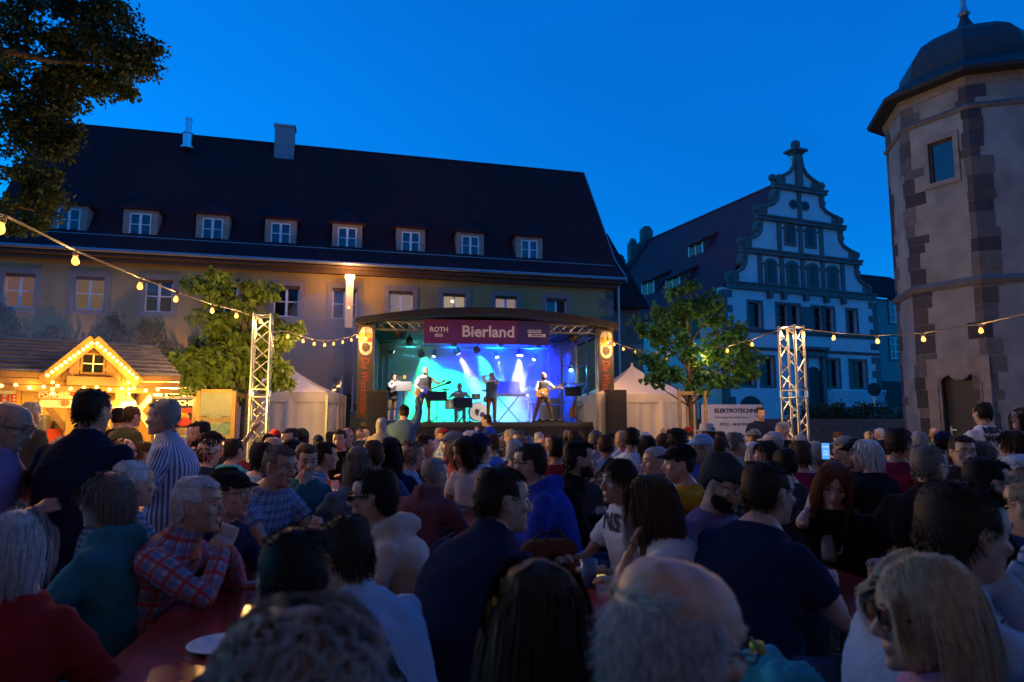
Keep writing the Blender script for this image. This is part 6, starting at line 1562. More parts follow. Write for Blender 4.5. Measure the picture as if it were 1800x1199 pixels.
def hair_geo(kind, res, seed=0):
    """kind -> (vertices, quads, tris) in head space"""
    key = (kind, res, seed)
    if key in HAIR_CACHE: return HAIR_CACHE[key]
    rng = np.random.default_rng(100 + seed); N = {3: 1.7, 2: .55, 1: .14, 0: .045}[res]; W_ = {3: .58, 2: 1.0, 1: 2.1, 0: 4.2}[res]
    P = []
    def S_(style, n, L, w=.0020, cap=None, **k):
        v, q = hair_strands(style, int(n * N), rng, w * W_, L, {3: 6, 2: 5, 1: 4, 0: 3}[res], **k); P.append((v, q, None))
        if cap is not None: P.append(hair_cap(style, cap))
    if kind == 'short': S_('short', 5600, .021, cap=.006)
    elif kind == 'crop': S_('short', 5400, .011, cap=.0035)
    elif kind == 'tousled': S_('short', 6200, .034, cap=.009)
    elif kind == 'bald': S_('bald', 3600, .016, w=.0013)
    elif kind == 'fluffy_bald': S_('bald', 5200, .045, w=.0013)
    elif kind == 'receding': S_('receding', 4800, .026); 
    elif kind == 'bob': S_('bob', 5600, .165, cap=.006, vol=.006)
    elif kind == 'pixie': S_('bob', 5600, .11, cap=.006, vol=.005)
    elif kind == 'long': S_('long', 6500, .32, cap=.006, vol=.006)
    elif kind == 'wavy': S_('long', 6500, .38, cap=.006, vol=.011, curl=.006)
    elif kind == 'curly': S_('curly', 7000, .055, cap=.022, curl=.014); S_('curly', 3500, .075, curl=.018)
    elif kind == 'bigcurly': S_('curly', 9000, .085, w=.0022, cap=.02, curl=.022); S_('bob', 2600, .24, vol=.035, curl=.012)
    elif kind == 'under': P.append(hair_cap('short', .0075))
    elif kind == 'beard': S_('beard', 5200, .024, w=.0014)
    elif kind == 'stubble': S_('beard', 3600, .007, w=.0007)
    elif kind == 'brow': S_('brow', 420, .014, w=.0016)
    elif kind == 'bun':
        S_('bun', 4200, .11, cap=.012); b, q_ = hair_strands('curly', 500, rng, .004, .03, 4, curl=.006); P.append((b * np.array((.5, .42, .38)) + np.array((0, -.112, .045)), q_, None))
    V, Q, T = [], [], []; o = 0
    for v, q, t in P:
        V.append(v); 
        if q is not None and len(q): Q.append(q + o)
        if t is not None and len(t): T.append(t + o)
        o += len(v)
    HAIR_CACHE[key] = (np.concatenate(V), np.concatenate(Q), np.concatenate(T) if T else None)
    return HAIR_CACHE[key]

# ---------------------------------------------------------------- a person
NP_COUNT = [0]
def make_person(pose='sit', lean=8, twist=0, side=0, hyaw=0, hpitch=0, hroll=0, arms=None, fem=False, build=1.0, hair='short', hairc='dark', skin=0,
                top='navy', sleeves='short', bottom='denim', collar=None, hood=False, glasses=None, cap=None, beard=None, beardc=None, res=1, seed=0, vest=None, open_jacket=None, knees=None, legs=True, shoulders=1.0, feet=0.0):
    """returns dict of part name -> (mesh, [materials]) in body space: facing +y, ground at z = 0, plus the head top"""
    M3 = lambda a: np.array(a, float)
    zp = .60 if pose == 'sit' else .95
    pel = M3((0, 0, zp)); lr, sr = math.radians(lean), math.radians(side)
    sp = M3((math.sin(sr), math.sin(lr) * math.cos(sr), math.cos(lr) * math.cos(sr)))
    Rt = rotm('Z', math.radians(twist)); ax = Rt @ M3((1, 0, 0)); ax = ax - sp * ax.dot(sp); ax /= np.linalg.norm(ax); ay = np.cross(sp, ax)
    sw = (.165 if fem else .188) * shoulders; b = build; fb = .93 if fem else 1.0
    curve = lambda t: pel + sp * t + ay * (-.035 * math.sin(math.pi * min(1, t / .5)) * (1 if lean > 3 else .3))     # rounded back
    def T(t, w, d, off=0, f=0): return (curve(t) + ay * f, ax, ay, w * (b if t < .36 else .5 + .5 * b) * fb + off, d * (b if t < .36 else .6 + .4 * b) * fb + off)
    bust = .025 if fem else 0
    prof = [(-.14, .10, .07), (-.10, .155, .105), (-.02, .175, .125), (.08, .165, .120), (.18, .160, .112), (.28, .168, .116 + bust), (.36, .178, .112 + bust * .7), (.405, .172, .098), (.44, .142, .086), (.47, .108, .074), (.50, .085, .062), (.53, .060, .056)]
    neck = curve(.50); sh = {s: curve(.395) + ax * s * sw for s in (-1, 1)}
    # head
    Rh = rotm('Z', math.radians(twist * .5 + hyaw)) @ rotm('X', math.radians(-hpitch)) @ rotm('Y', math.radians(hroll))
    hc = neck + sp * .078 + M3((0, .012, .052)) + ay * .020
    hs = .97 if fem else 1.0
    Hm = lambda v: (np.asarray(v) * hs) @ Rh.T + hc
    top_pt = Hm([[0, 0, .125]])[0]
    hv, hq, hm = HEADS[('f' if fem else 'm', min(res, 2))]
    # arms
    if arms is None: arms = {}
    A = {}
    for s in (-1, 1):
        a = arms.get(s, {}); 
        tgt = a.get('to', (s * .16, .34, zp + .20) if pose == 'sit' else (s * .26, .06, zp - .16)); pole = a.get('pole', (s * .7, -.35, -.7))
        el, wr = ik(sh[s], M3(tgt), .285 * (.95 if fem else 1), .255 * (.95 if fem else 1), pole); A[s] = (el, wr, a)
    # legs
    Lg = {}
    for s in (-1, 1):
        hip = pel + M3((s * .09, 0, -.06))
        if pose == 'sit':
            kn = M3((s * .14, .42, .52)) if knees is None else M3((s * knees[0], knees[1], .52)); an = M3((s * .15, .36 + feet, .09))
        else: kn = pel + M3((s * (.11 + feet * .5), .035, -.44)); an = M3((s * (.12 + feet), -.02, .09))
        Lg[s] = (hip, kn, an)
    hres = res; res = min(res, 2); vox = {2: .025, 1: .030, 0: .036}[res]
    arm_r = (.054, .046, .040, .036, .027) if not fem else (.046, .040, .035, .031, .023)
    def arm_path(s, upto=1.0):
        el, wr, a = A[s]; p = [sh[s] - ax * s * .03, sh[s] * .7 + el * .3, sh[s] * .35 + el * .65, el, el * .55 + wr * .45, wr]; return p
    bb = .5 + .5 * b
    body = MB(); loft(body, [T(*x) for x in prof])
    body.tube([tuple(curve(.47)), tuple(neck + sp * .05), tuple(hc + Rh @ M3((0, -.028, -.10)))], [.070 * fb, .056 * fb, .052 * fb], 12)
    for s in (-1, 1):
        r = [arm_r[0] * 1.0 * bb, arm_r[0] * bb, arm_r[1] * bb, arm_r[2], arm_r[3] * 1.05, arm_r[4]]
        body.tube([tuple(p) for p in arm_path(s)], r, 10); body.ball(tuple(sh[s]), .053 * fb * bb, 10)
        if legs:
            hip, kn, an = Lg[s]; body.tube([tuple(hip), tuple(hip * .5 + kn * .5), tuple(kn), tuple(kn * .6 + an * .4), tuple(an), tuple(an + M3((0, .0, -.05)))], [.085, .075, .056, .054, .038, .035], 10)
            body.tube([tuple(an + M3((0, -.05, -.055))), tuple(an + M3((0, .08, -.06))), tuple(an + M3((s * .01, .17, -.065)))], [.034, .036, .024], 8)
    bv, bq = remesh(body, vox, 4, .5)
    V = [bv]; Q = [bq]; MI = [np.zeros(len(bq), np.int32)]; o = len(bv)
    V.append(Hm(hv)); Q.append(hq + o); MI.append(hm); o += len(hv)
    for s in (-1, 1):
        el, wr, a = A[s]; hp = a.get('hand', 'relax'); hdv, hdq = HANDS[(hp, res)]
        fwd = wr - el; fwd /= np.linalg.norm(fwd); 
        if 'dir' in a: fwd = M3(a['dir']); fwd /= np.linalg.norm(fwd)
        palm = M3(a.get('palm', (0, 0, -1))); up = -(palm - fwd * palm.dot(fwd)); up /= np.linalg.norm(up) + 1e-9; xx = np.cross(fwd, up)
        B = np.stack([xx, fwd, up], 1); hh = hdv.copy() * (.92 if fem else 1.0)
        qd = hdq
        if s > 0: hh = hh * np.array((-1, 1, 1)); qd = hdq[:, ::-1]                 # thumbs point inwards
        V.append(hh @ B.T + wr); Q.append(qd + o); MI.append(np.zeros(len(hdq), np.int32)); o += len(hh)
    out = {}
    out['body'] = (mesh_np('person', np.concatenate(V), quads=np.concatenate(Q), mats=[SKIN[skin], M_lip, M_eye, M_iris], mi=np.concatenate(MI)), )
    # top garment
    g = MB(); off = .012 if sleeves != 'jacket' else .024
    tp = prof[1:11]
    loft(g, [T(x[0], x[1], x[2], off + (.012 if x[0] < .05 and pose == 'stand' else 0)) for x in ([((-.08 if vest else -.20) if pose == 'stand' else -.16, .168, .118)] + tp)])
    fr = {'short': .62, 'long': 1.0, 'jacket': 1.0, 'none': .0, 'roll': .78}[sleeves]
    for s in (-1, 1):
        el, wr, a = A[s]; pth = [sh[s] - ax * s * .03, sh[s] * .7 + el * .3, sh[s] * .35 + el * .65, el, el * .55 + wr * .45, wr]
        r = [arm_r[0] * 1.0 * bb + off, arm_r[0] * bb + off, arm_r[1] * bb + off, arm_r[2] + off, arm_r[3] + off * .9, arm_r[4] + off * .9]
        if fr <= 0: g.ball(tuple(sh[s] - ax * s * .02), .056 * fb * bb + off, 10); continue
        if fr < .7:
            k = pth[:2] + [sh[s] * .40 + el * .60]; g.tube([tuple(p) for p in k], [r[0], r[1] * 1.02, r[2] * 1.14], 12)
        elif fr < 1: g.tube([tuple(p) for p in pth[:4] + [el * .7 + wr * .3]], r[:4] + [r[4] * 1.05], 12)
        else: g.tube([tuple(p) for p in pth], r, 12)
        g.ball(tuple(sh[s]), .052 * fb * bb + off * .8, 10)
    cl = curve(.50)
    if collar: 
        n = 14; ring = [tuple(cl + sp * (.018 + .012 * (math.sin(t) < 0)) + ax * .066 * fb * math.cos(t) + ay * (.062 * fb * math.sin(t) + .004)) for t in np.linspace(0, 2 * math.pi, n, endpoint=False)]
        g.tube(ring, .017, 7, closed=True)
    if hood:
        g.tube([tuple(cl + ax * .085 + ay * .035 - sp * .01), tuple(cl + ax * .09 - ay * .05 - sp * .0), tuple(cl - ay * .115 - sp * .025), tuple(cl - ax * .09 - ay * .05), tuple(cl - ax * .085 + ay * .035 - sp * .01)], [.026, .040, .052, .040, .026], 10)
    gv, gq = remesh(g, {2: .0155, 1: .021, 0: .030}[res], 3, .5)
    gv = wrinkle(gv, gq, {'jacket': .0058, 'long': .0046, 'short': .0040, 'roll': .0044, 'none': .003}[sleeves] * (1 if res else .8), 7 + seed)
    segs = [(curve(-.16), curve(.48), .155, ay, ax)]
    for s in (-1, 1): el, wr, a = A[s]; segs += [(sh[s], el, .062, ay, ax), (el, wr, .050, ay, ax)]
    best = np.full(len(gv), 9e9); uv = np.zeros((len(gv), 3)); base_v = [0, 0, .285, 0, .285]
    for i_, (p0, p1, r_, f_, x_) in enumerate(segs):
        d_ = p1 - p0; L_ = np.linalg.norm(d_); d_ = d_ / L_; tt = np.clip((gv - p0) @ d_, 0, L_); rel = gv - p0 - tt[:, None] * d_; dist = np.linalg.norm(rel, axis=1) / r_
        e1 = f_ - d_ * f_.dot(d_); e1 /= np.linalg.norm(e1) + 1e-9; e2 = np.cross(d_, e1); an = np.arctan2(rel @ e2, -(rel @ e1)); m_ = dist < best; best[m_] = dist[m_]
        uv[m_, 0] = an[m_] * r_; uv[m_, 1] = base_v[i_] + ((gv - p0) @ d_)[m_]
    tme = mesh_np('shirt', gv, quads=gq, mats=[CLOTHM[top]]); at_ = tme.attributes.new('cloth', 'FLOAT_VECTOR', 'POINT'); at_.data.foreach_set('vector', uv.astype(np.float32).ravel())
    out['top'] = (tme, 'jacket' if sleeves == 'jacket' else ('hoodie' if hood else 'shirt'))
    if vest:
        g = MB(); loft(g, [T(x[0], x[1], x[2], .026) for x in ([(-.12, .17, .118)] + prof[2:9])])
        for s in (-1, 1): g.ball(tuple(sh[s] - ax * s * .045), .058, 10)
        xv, xq = remesh(g, .018, 3); xv = wrinkle(xv, xq, .003, 70 + seed); out['vest'] = (mesh_np('vest', xv, quads=xq, mats=[CLOTHM[vest]]), 'vest')
    if legs:
        g = MB(); loft(g, [T(x[0], x[1], x[2], .008) for x in (prof[0], prof[1], prof[2], (.02, .172, .125))])
        for s in (-1, 1):
            hip, kn, an = Lg[s]; end = an if bottom != 'leather' else kn * .75 + an * .25
            g.tube([tuple(hip), tuple(hip * .5 + kn * .5), tuple(kn), tuple(kn * .55 + end * .45), tuple(end)], [.100, .090, .072, .066, .058], 10)
        xv, xq = remesh(g, .036 if res else .042, 3); xv = wrinkle(xv, xq, .005, 90 + seed); out['bottom'] = (mesh_np('trousers', xv, quads=xq, mats=[CLOTHM[bottom]]), 'trousers')
        for s in (-1, 1):
            g = MB(); an = Lg[s][2]; g.tube([tuple(an + M3((0, -.06, -.055))), tuple(an + M3((0, .08, -.06))), tuple(an + M3((s * .01, .18, -.065)))], [.044, .047, .033], 8); g.tube([tuple(an), tuple(an + M3((0, -.01, -.06)))], [.045, .046], 8)
            for i, p in enumerate(g.v): g.v[i] = (p[0], p[1], max(p[2], .004))
            o_ = g.build('shoe', [CLOTHM['charcoal']], smooth=True); out['shoe%d' % s] = (o_.data, 'shoe'); bpy.data.objects.remove(o_)
    # hair, brows, beard
    def hp(kind, nm, mt, rs=None):
        v, q, t = hair_geo(kind, hres if rs is None else rs, seed % 3); out[nm] = (mesh_np(nm, Hm(v), quads=q, tris=t, mats=[mt], smooth=True), nm)
    if hair and cap not in ('beanie', 'cap'): hp(hair, 'hair', HAIRM[hairc])
    elif hair in ('long', 'bob', 'wavy', 'pixie'): hp(hair, 'hair', HAIRM[hairc])
    elif hair: hp('under', 'hair', HAIRM[hairc])
    if res >= 1:
        for sd_ in (-1, 1):
            g = MB(); g.tube([(sd_ * .014, .0985, .030), (sd_ * .026, .0970, .0355), (sd_ * .040, .0895, .0365), (sd_ * .053, .0775, .030)], [.0028, .0042, .0036, .0018], 6)
            g.v = [tuple(p) for p in Hm(np.array(g.v))]; o_ = g.build('eyebrow', [HAIRM[hairc if hairc not in ('white', 'silver', 'blonde') else 'greybrown']], smooth=True); out['eyebrow%d' % sd_] = (o_.data, 'eyebrow'); bpy.data.objects.remove(o_)
    if beard: hp(beard, 'beard', HAIRM[beardc or hairc])
    if glasses:
        g = MB(); sun = glasses == 'sun'; rx, rz = (.027, .022) if sun else (.024, .018)
        lens = MB()
        for s in (-1, 1):
            ring = [(s * .033 + rx * math.cos(t), .1015 - .10 * (abs(s * .033 + rx * math.cos(t)) ) ** 2 * 2.2, .004 + rz * math.sin(t)) for t in np.linspace(0, 2 * math.pi, 14, endpoint=False)]
            g.tube(ring, .0022 if not sun else .003, 6, closed=True); lens.add([(p[0], p[1] - .001, p[2]) for p in ring], [tuple(range(14))])
            g.tube([(s * .060, .094, .010), (s * .079, .078, .012), (s * .083, .02, .010), (s * .082, -.012, .006), (s * .080, -.03, -.012)], .0024 if not sun else .0038, 6)
        g.tube([(-.010, .1025, .008), (0, .1045, .010), (.010, .1025, .008)], .002, 6)
        for m_ in (g, lens): m_.v = [tuple(p) for p in Hm(np.array(m_.v))]
        o_ = g.build('glasses', [M_glas], smooth=True); out['glasses'] = (o_.data, 'glasses'); bpy.data.objects.remove(o_)
        o_ = lens.build('lens', [M_lens if sun else M_clear]); out['lens'] = (o_.data, 'lens'); bpy.data.objects.remove(o_)
    if cap:
        capm = CLOTHM[cap if isinstance(cap, str) and cap in CLOTHM else 'black']
    return out, top_pt, hc, A, Hm
def cap_mesh(Hm, kind, back=False):
    g = MB()
    if kind == 'beanie':
        zs = [.148, .142, .125, .10, .07, .045, .040]; of = [-.02, .012, .018, .019, .018, .02, .012]; vs = []; n = 28
        for z, o in zip(zs, of):
            x, y = head_ring(min(z, .118), n, o if z < .14 else 0); s = .35 if z > .145 else (.75 if z > .14 else 1); vs += [(a * s, b * s, z + .02 * (b < 0) * 0 - (.06 * (1 if b < -.02 else 0) if z < .06 else 0)) for a, b in zip(x, y)]
        k = len(zs); g.add(vs, [(i * n + j, i * n + (j + 1) % n, (i + 1) * n + (j + 1) % n, (i + 1) * n + j) for i in range(k - 1) for j in range(n)] + [tuple(range(n))])
    elif kind == 'hat':
        g.lathe([(.02, .148), (.07, .146), (.088, .12), (.092, .066), (.165, .055), (.168, .05), (.092, .06)], (0, -.01, 0), 24)
    else:
        zs = [.140, .136, .122, .10, .075, .052]; of = [-.01, .012, .015, .015, .013, .011]; vs = []; n = 28
        for z, o in zip(zs, of):
            x, y = head_ring(min(z, .118), n, o if z < .138 else 0); s = .3 if z > .138 else (.72 if z > .13 else 1); vs += [(a * s, b * s - .004, z) for a, b in zip(x, y)]
        k = len(zs); g.add(vs, [(i * n + j, i * n + (j + 1) % n, (i + 1) * n + (j + 1) % n, (i + 1) * n + j) for i in range(k - 1) for j in range(n)] + [tuple(range(n))])
        sgn = -1 if back else 1; br = []; m = 12
        for r_, zz in ((0, .056), (1, .034)):
            for i in range(m + 1):
                t = math.pi * (.12 + .76 * i / m); br.append((.078 * math.cos(t) * (1 + .05 * r_), sgn * (.088 * math.sin(t) + .068 * r_ * math.sin(t) ** .6) + (-.0 if sgn > 0 else -.012), zz + .010 * math.sin(t) * (1 if r_ == 0 else 1.6)))
        vb = br + [(x, y, z - .005) for x, y, z in br]; q = 2 * (m + 1)
        g.add(vb, [(i, i + 1, i + m + 2, i + m + 1) for i in range(m)] + [(q + i, q + i + m + 1, q + i + m + 2, q + i + 1) for i in range(m)] + [(m + 1 + i, m + 2 + i, q + m + 2 + i, q + m + 1 + i) for i in range(m)])
    g.v = [tuple(p) for p in Hm(np.array(g.v))]
    return g
ARM_CACHE = {}
def assemble(name, parts, cap=None, capc='black', capback=False, Hm=None, label=None, group=None, extra=None):
    o = link(name, parts['body'][0]); tag(o, label, 'person', group)
    for k, v in parts.items():
        if k == 'body': continue
        link(v[1], v[0], o) if k != 'lens' else link('lens', v[0], [c for c in o.children if c.name.startswith('glasses')][0])
    if cap:
        g = cap_mesh(Hm, cap, capback); g.build('cap' if cap == 'cap' else cap, CLOTHM[capc], o, smooth=True)
    return o
def person(px, py, Y, facing, label, group='people at the beer tables', floor=0.0, cap=None, capc='black', capback=False, name='person', warn=True, **kw):
    """put a person so that the crown of the head lies at the given spot; facing in degrees: 0 away, 90 left, -90 right, 180 towards the camera"""
    NP_COUNT[0] += 1
    if floor == 0 and 1.5 < Y < 7.2: Y *= 1.13
    kw.setdefault('seed', NP_COUNT[0]); kw.setdefault('res', 1 if Y < 6.3 else 0)
    parts, top_pt, hc, A, Hm = make_person(cap=cap, **kw)
    if cap in ('cap', 'beanie'): top_pt = top_pt + np.array((0, 0, .015))
    t = at(px, py, Y); s0 = (t.z - floor) / top_pt[2]; s = max(.84, min(1.16, s0))
    if abs(s - s0) > .005: print('scale', label, round(s0, 3))
    o = assemble(name, parts, cap, capc, capback, Hm, label, group)
    a = math.radians(facing); o.scale = (s, s, s); o.rotation_euler = (0, 0, a)
    off = Matrix.Rotation(a, 3, 'Z') @ Vector((hc[0], hc[1], 0)) * s
    o.location = (t.x - off.x, t.y - off.y, floor)
    return o
# ================================================================== the people, from the front of the picture to the stage
def top_child(o, names=('shirt', 'jacket', 'hoodie')):
    return [c for c in o.children if c.name.split('.')[0] in names][0]
def print_on(o, body, x, z, size, m, back=False, bold=.004, spacing=1.0):
    """lettering wrapped onto the cloth of a shirt"""
    t = top_child(o); me = t.data; n = len(me.vertices); v = np.empty(n * 3, np.float32); me.vertices.foreach_get('co', v); v = v.reshape(-1, 3)
    tx_ = text(body, size, m, t, (0, 0, 0), bold=bold, ext=0, space=spacing); tm = tx_.data
    for q in tm.vertices:
        sx = (-q.co.x if not back else q.co.x); X, Z = x + sx, z + q.co.y
        d = (v[:, 0] - X) ** 2 + (v[:, 2] - Z) ** 2; near = d < max(.035 ** 2, d.min() * 1.5)
        Y = (v[near, 1].min() - .006) if back else (v[near, 1].max() + .006)
        q.co = (X, Y, Z)
    tx_.rotation_euler = (0, 0, 0); tx_.name = 'printed_lettering'
A_ = lambda to, hand='relax', palm=(0, 0, -1), pole=None, **k: dict(to=to, hand=hand, palm=palm, **({'pole': pole} if pole else {}), **k)
TBL = {1: A_((.14, .36, .82)), -1: A_((-.14, .36, .82))}
CHIN = {1: A_((.05, .22, 1.07), 'grip', (0, -1, .3), (.5, .3, -1)), -1: A_((-.10, .30, .83))}

person(535, 1092, .99, 18, 'seated person with big curly greying hair seen from behind, closest to the camera', hair='bigcurly', hairc='grey', top='brown', sleeves='long', res=3, fem=True)
person(945, 985, 1.32, 4, 'seated woman with long dark wavy hair and blue hooded jacket seen from behind', hair='wavy', hairc='dark', top='royal', sleeves='jacket', hood=True, res=2, fem=True, lean=14)
person(1190, 985, 1.10, -74, 'seated balding white-haired man with thin spectacles in profile, very close to the camera', hair='fluffy_bald', hairc='silver', glasses='clear', top='charcoal', sleeves='long', collar=True, res=3, lean=14, hpitch=8)
person(1615, 980, 1.47, 88, 'seated blonde woman with dark sunglasses and pink jacket facing left', hair='bob', hairc='blonde', glasses='sun', top='pink', sleeves='jacket', collar=True, res=3, fem=True, lean=10, hpitch=4)
person(515, 930, 1.55, 30, 'dark-haired person in black seen from behind at the near end of the left table', hair='short', hairc='black', top='black', sleeves='long', res=2, lean=16)
person(603, 915, 1.95, 62, 'man in pale blue and cream jacket bending over the left table, ear towards the camera', hair='short', hairc='dark', top='lightblue', sleeves='jacket', collar=True, res=2, lean=20, hpitch=15)
person(885, 822, 2.45, -42, 'broad man in navy polo shirt leaning right over the middle table, back to the camera', hair='crop', hairc='dark', top='navy', collar=True, res=2, lean=24, hyaw=-28, build=1.18, arms={1: A_((.05, .46, .83)), -1: A_((-.05, .48, .83))})
person(657, 825, 2.75, 88, 'young person in cream hooded sweater and dark spectacles sitting across the left table', hair='short', hairc='black', glasses='sun', top='cream', sleeves='long', hood=True, res=2, fem=True, lean=15)
person(765, 805, 4.5, -24, 'grey cropped man in mauve hooded sweater seen from behind left of the middle table', hair='crop', hairc='grey', top='mauve', sleeves='long', hood=True, res=1, lean=20, hyaw=-20)
w_ = person(1085, 808, 3.4, 118, 'woman with dark fringe and lettered white T-shirt facing left at the middle table', hair='pixie', hairc='dark', top='white', res=2, fem=True, lean=8, skin=1)
print_on(w_, 'NS', .02, 1.0, .13, mat('print_black', (.015, .015, .018), .8))
person(1140, 835, 2.7, 62, 'woman with long brown hair and white T-shirt propping her chin at the middle table', hair='long', hairc='brown', top='white', res=2, fem=True, lean=16, arms={-1: A_((-.08, .23, 1.05), 'grip', (0, -1, .2), (-.2, .8, -1)), 1: A_((.12, .36, .82))}, skin=1)
person(1270, 800, 3.0, -142, 'bearded man in dark knitted cap, black spectacles and purple sweater', hair='short', hairc='black', cap='beanie', capc='charcoal', beard='beard', beardc='black', glasses='clear', top='purple', sleeves='long', lean=14, hpitch=16)
person(1350, 812, 2.55, -58, 'big man in dark navy T-shirt leaning on the right table, back to the camera', hair='crop', hairc='dark', top='navy', res=2, lean=22, build=1.22, hyaw=-8, arms={1: A_((.10, .46, .83)), -1: A_((-.10, .46, .83))})
person(1463, 818, 3.45, 158, 'red-haired woman in black T-shirt resting her cheek on her hand', hair='long', hairc='auburn', top='black', res=2, fem=True, lean=16, hpitch=20, hroll=-8, skin=2, arms={1: A_((.135, .13, 1.06), 'grip', (-1, -.2, 0), (.5, .6, -1), dir=(-.25, .1, 1)), -1: A_((-.22, .30, .82))})
person(1690, 850, 1.60, -84, 'dark-haired man in light blue shirt in profile facing right, close to the camera', hair='short', hairc='dark', top='lightblue', sleeves='long', collar=True, res=2, lean=18, hpitch=4, arms={1: A_((.02, .26, 1.10), 'grip', (0, -1, .2), (.5, .4, -1)), -1: A_((-.12, .34, .82))})
person(1632, 783, 3.7, -36, 'grey cropped man in black jacket with white collar line and spectacles, back to the camera', hair='crop', hairc='greybrown', glasses='clear', top='black', sleeves='jacket', collar=True, hyaw=-35, lean=12, build=1.1)
person(1580, 752, 4.9, -66, 'man in crimson shirt and spectacles looking right over the crowd', hair='short', hairc='dark', glasses='clear', top='crimson', lean=4, pose='stand', hyaw=-6) if False else person(1580, 753, 5.2, -66, 'man in crimson shirt and spectacles looking right over the crowd', hair='short', hairc='dark', glasses='clear', top='crimson', lean=2)
person(1690, 766, 4.9, 172, 'man with spectacles and dark jacket facing the camera before the tower doorway', hair='short', hairc='brown', glasses='clear', top='charcoal', sleeves='jacket', collar=True, lean=8, skin=2)
person(1788, 806, 3.3, 118, 'white curly-haired person with spectacles and blue top at the right edge', hair='curly', hairc='white', glasses='clear', top='blue', fem=True, lean=8)
person(1812, 832, 2.35, 16, 'person in pale plaid shirt cut off by the right edge', hair='short', hairc='greybrown', top='paleplaid', sleeves='long', res=2, lean=12)
person(1735, 806, 3.1, -98, 'dark-bearded man in black with spectacles facing right near the right edge', hair='short', hairc='black', beard='beard', glasses='clear', top='black', lean=10)
nw = person(1725, 708, 8.0, 6, 'standing young man in white T-shirt with Next Wave lettering on his back', group='people standing', pose='stand', hair='short', hairc='black', top='white', bottom='charcoal', lean=2, res=1)
print_on(nw, 'NEXT\nWAVE', .0, 1.35, .09, mat('print_black', (.015, .015, .018), .8), back=True, bold=.006)
person(1793, 716, 7.0, 95, 'standing woman with long brown hair raising a hand to her mouth at the right edge', group='people standing', pose='stand', hair='long', hairc='brown', top='mauve', fem=True, arms={-1: A_((-.05, .22, 1.46), 'grip', (0, -1, 0))})
person(1521, 774, 5.0, 22, 'white-haired person in black top seen from behind left of the crimson shirt', hair='pixie', hairc='white', top='black', fem=True, hyaw=26)
ph = person(1434, 781, 5.6, -4, 'seated person with spectacles lifting a lit phone towards the stage', hair='crop', hairc='grey', top='navy', sleeves='long', arms={1: A_((.13, .30, 1.17), 'grip', (0, -1, 0))})
pp = at(1451, 793, 5.95); phn = tag(empty('phone', pp, R(-6)), 'glowing blue phone held up over the heads in the crowd', 'phone')
MB().box((0, 0, 0), (.072, .009, .148)).build('phone_body', M_black, phn, bevel=.003); MB().b2((-.032, -.0062, -.068), (.032, -.0048, .068)).build('screen', mat('phone_screen', (.02, .02, .02), .3, var=0, emit=(.10, .38, 1.0), estr=1.1), phn)
for s_, z_, w_ in ((0, .03, .05), (1, -.01, .04), (2, -.035, .045)): MB().b2((-w_ / 2, -.0085, z_), (w_ / 2, -.0068, z_ + .014)).build('screen_text', mat('screen_pale', (.02, .02, .02), .3, var=0, emit=(.35, .62, 1.0), estr=1.1), phn)
person(1377, 788, 4.6, 8, 'dark round-headed person in charcoal seen from behind below the right truss tower', hair='crop', hairc='black', top='charcoal')
person(1404, 775, 5.1, 0, 'person with brown hair and crimson top seen from behind below the right truss tower', hair='short', hairc='brown', top='crimson')
person(1192, 779, 4.2, 82, 'man in mustard T-shirt, orange vest and black cap stretching his arm out to the left', cap='cap', hair='short', hairc='dark', top='mustard', vest='orange', lean=10, build=1.1, hyaw=6, arms={-1: A_((-.16, .60, 1.10), 'relax'), 1: A_((.15, .35, .82))})
person(1230, 762, 5.6, 112, 'older man in light blue cap and royal blue jacket facing left', cap='cap', capc='lightblue', hair='crop', hairc='grey', glasses='clear', top='royal', sleeves='jacket', collar=True)
person(1267, 768, 5.9, -62, 'brown cropped man in grey shirt facing right behind the knitted cap', hair='crop', hairc='brown', top='grey')
person(1294, 760, 6.5, -74, 'grey cropped man in beige shirt beside the brown cropped man', hair='crop', hairc='greybrown', top='beige', sleeves='long')
person(1190, 756, 6.2, -15, 'person with full dark hair seen from behind above the black cap', hair='curly', hairc='dark', top='black', fem=True)
bj = person(1020, 775, 4.3, -92, 'dark-bearded man in black jacket with small red badge facing right', hair='short', hairc='black', beard='beard', beardc='black', top='black', sleeves='jacket', collar=True, lean=12)
person(930, 780, 4.0, 84, 'man in royal blue hooded jacket and spectacles facing left in the middle', hair='crop', hairc='dark', glasses='clear', top='royal', sleeves='jacket', hood=True, lean=16)
person(846, 760, 5.5, -14, 'person in navy cap and white T-shirt seen from behind in the middle', cap='cap', capc='navy', capback=True, hair='crop', hairc='dark', top='white', lean=10, hyaw=-20)
person(815, 770, 5.4, 132, 'dark-haired woman in flowered top looking down at the middle table', hair='long', hairc='dark', top='floral', fem=True, hpitch=18, lean=12)
person(727, 775, 5.4, -48, 'man with thin grey hair and light blue shirt left of the middle table', hair='receding', hairc='greybrown', top='lightblue', sleeves='long', lean=16)
person(795, 757, 7.2, 92, 'man in pale cap and red shirt facing left before the stage', cap='cap', capc='grey', hair='crop', hairc='grey', top='red')
person(826, 757, 7.6, 70, 'white-haired person in grey beside the pale cap before the stage', hair='crop', hairc='white', top='grey', fem=True)
rh = person(711, 711, 12.4, 2, 'standing man in black cap and denim jacket raising his hand before the stage', group='people standing', pose='stand', cap='cap', capback=True, hair='crop', hairc='dark', top='denim', sleeves='jacket', build=1.15, arms={1: A_((.20, .22, 1.84), 'flat', (0, 1, 0), (1, .2, -.6), dir=(.1, 0, 1)), -1: A_((-.26, .28, 1.25))})
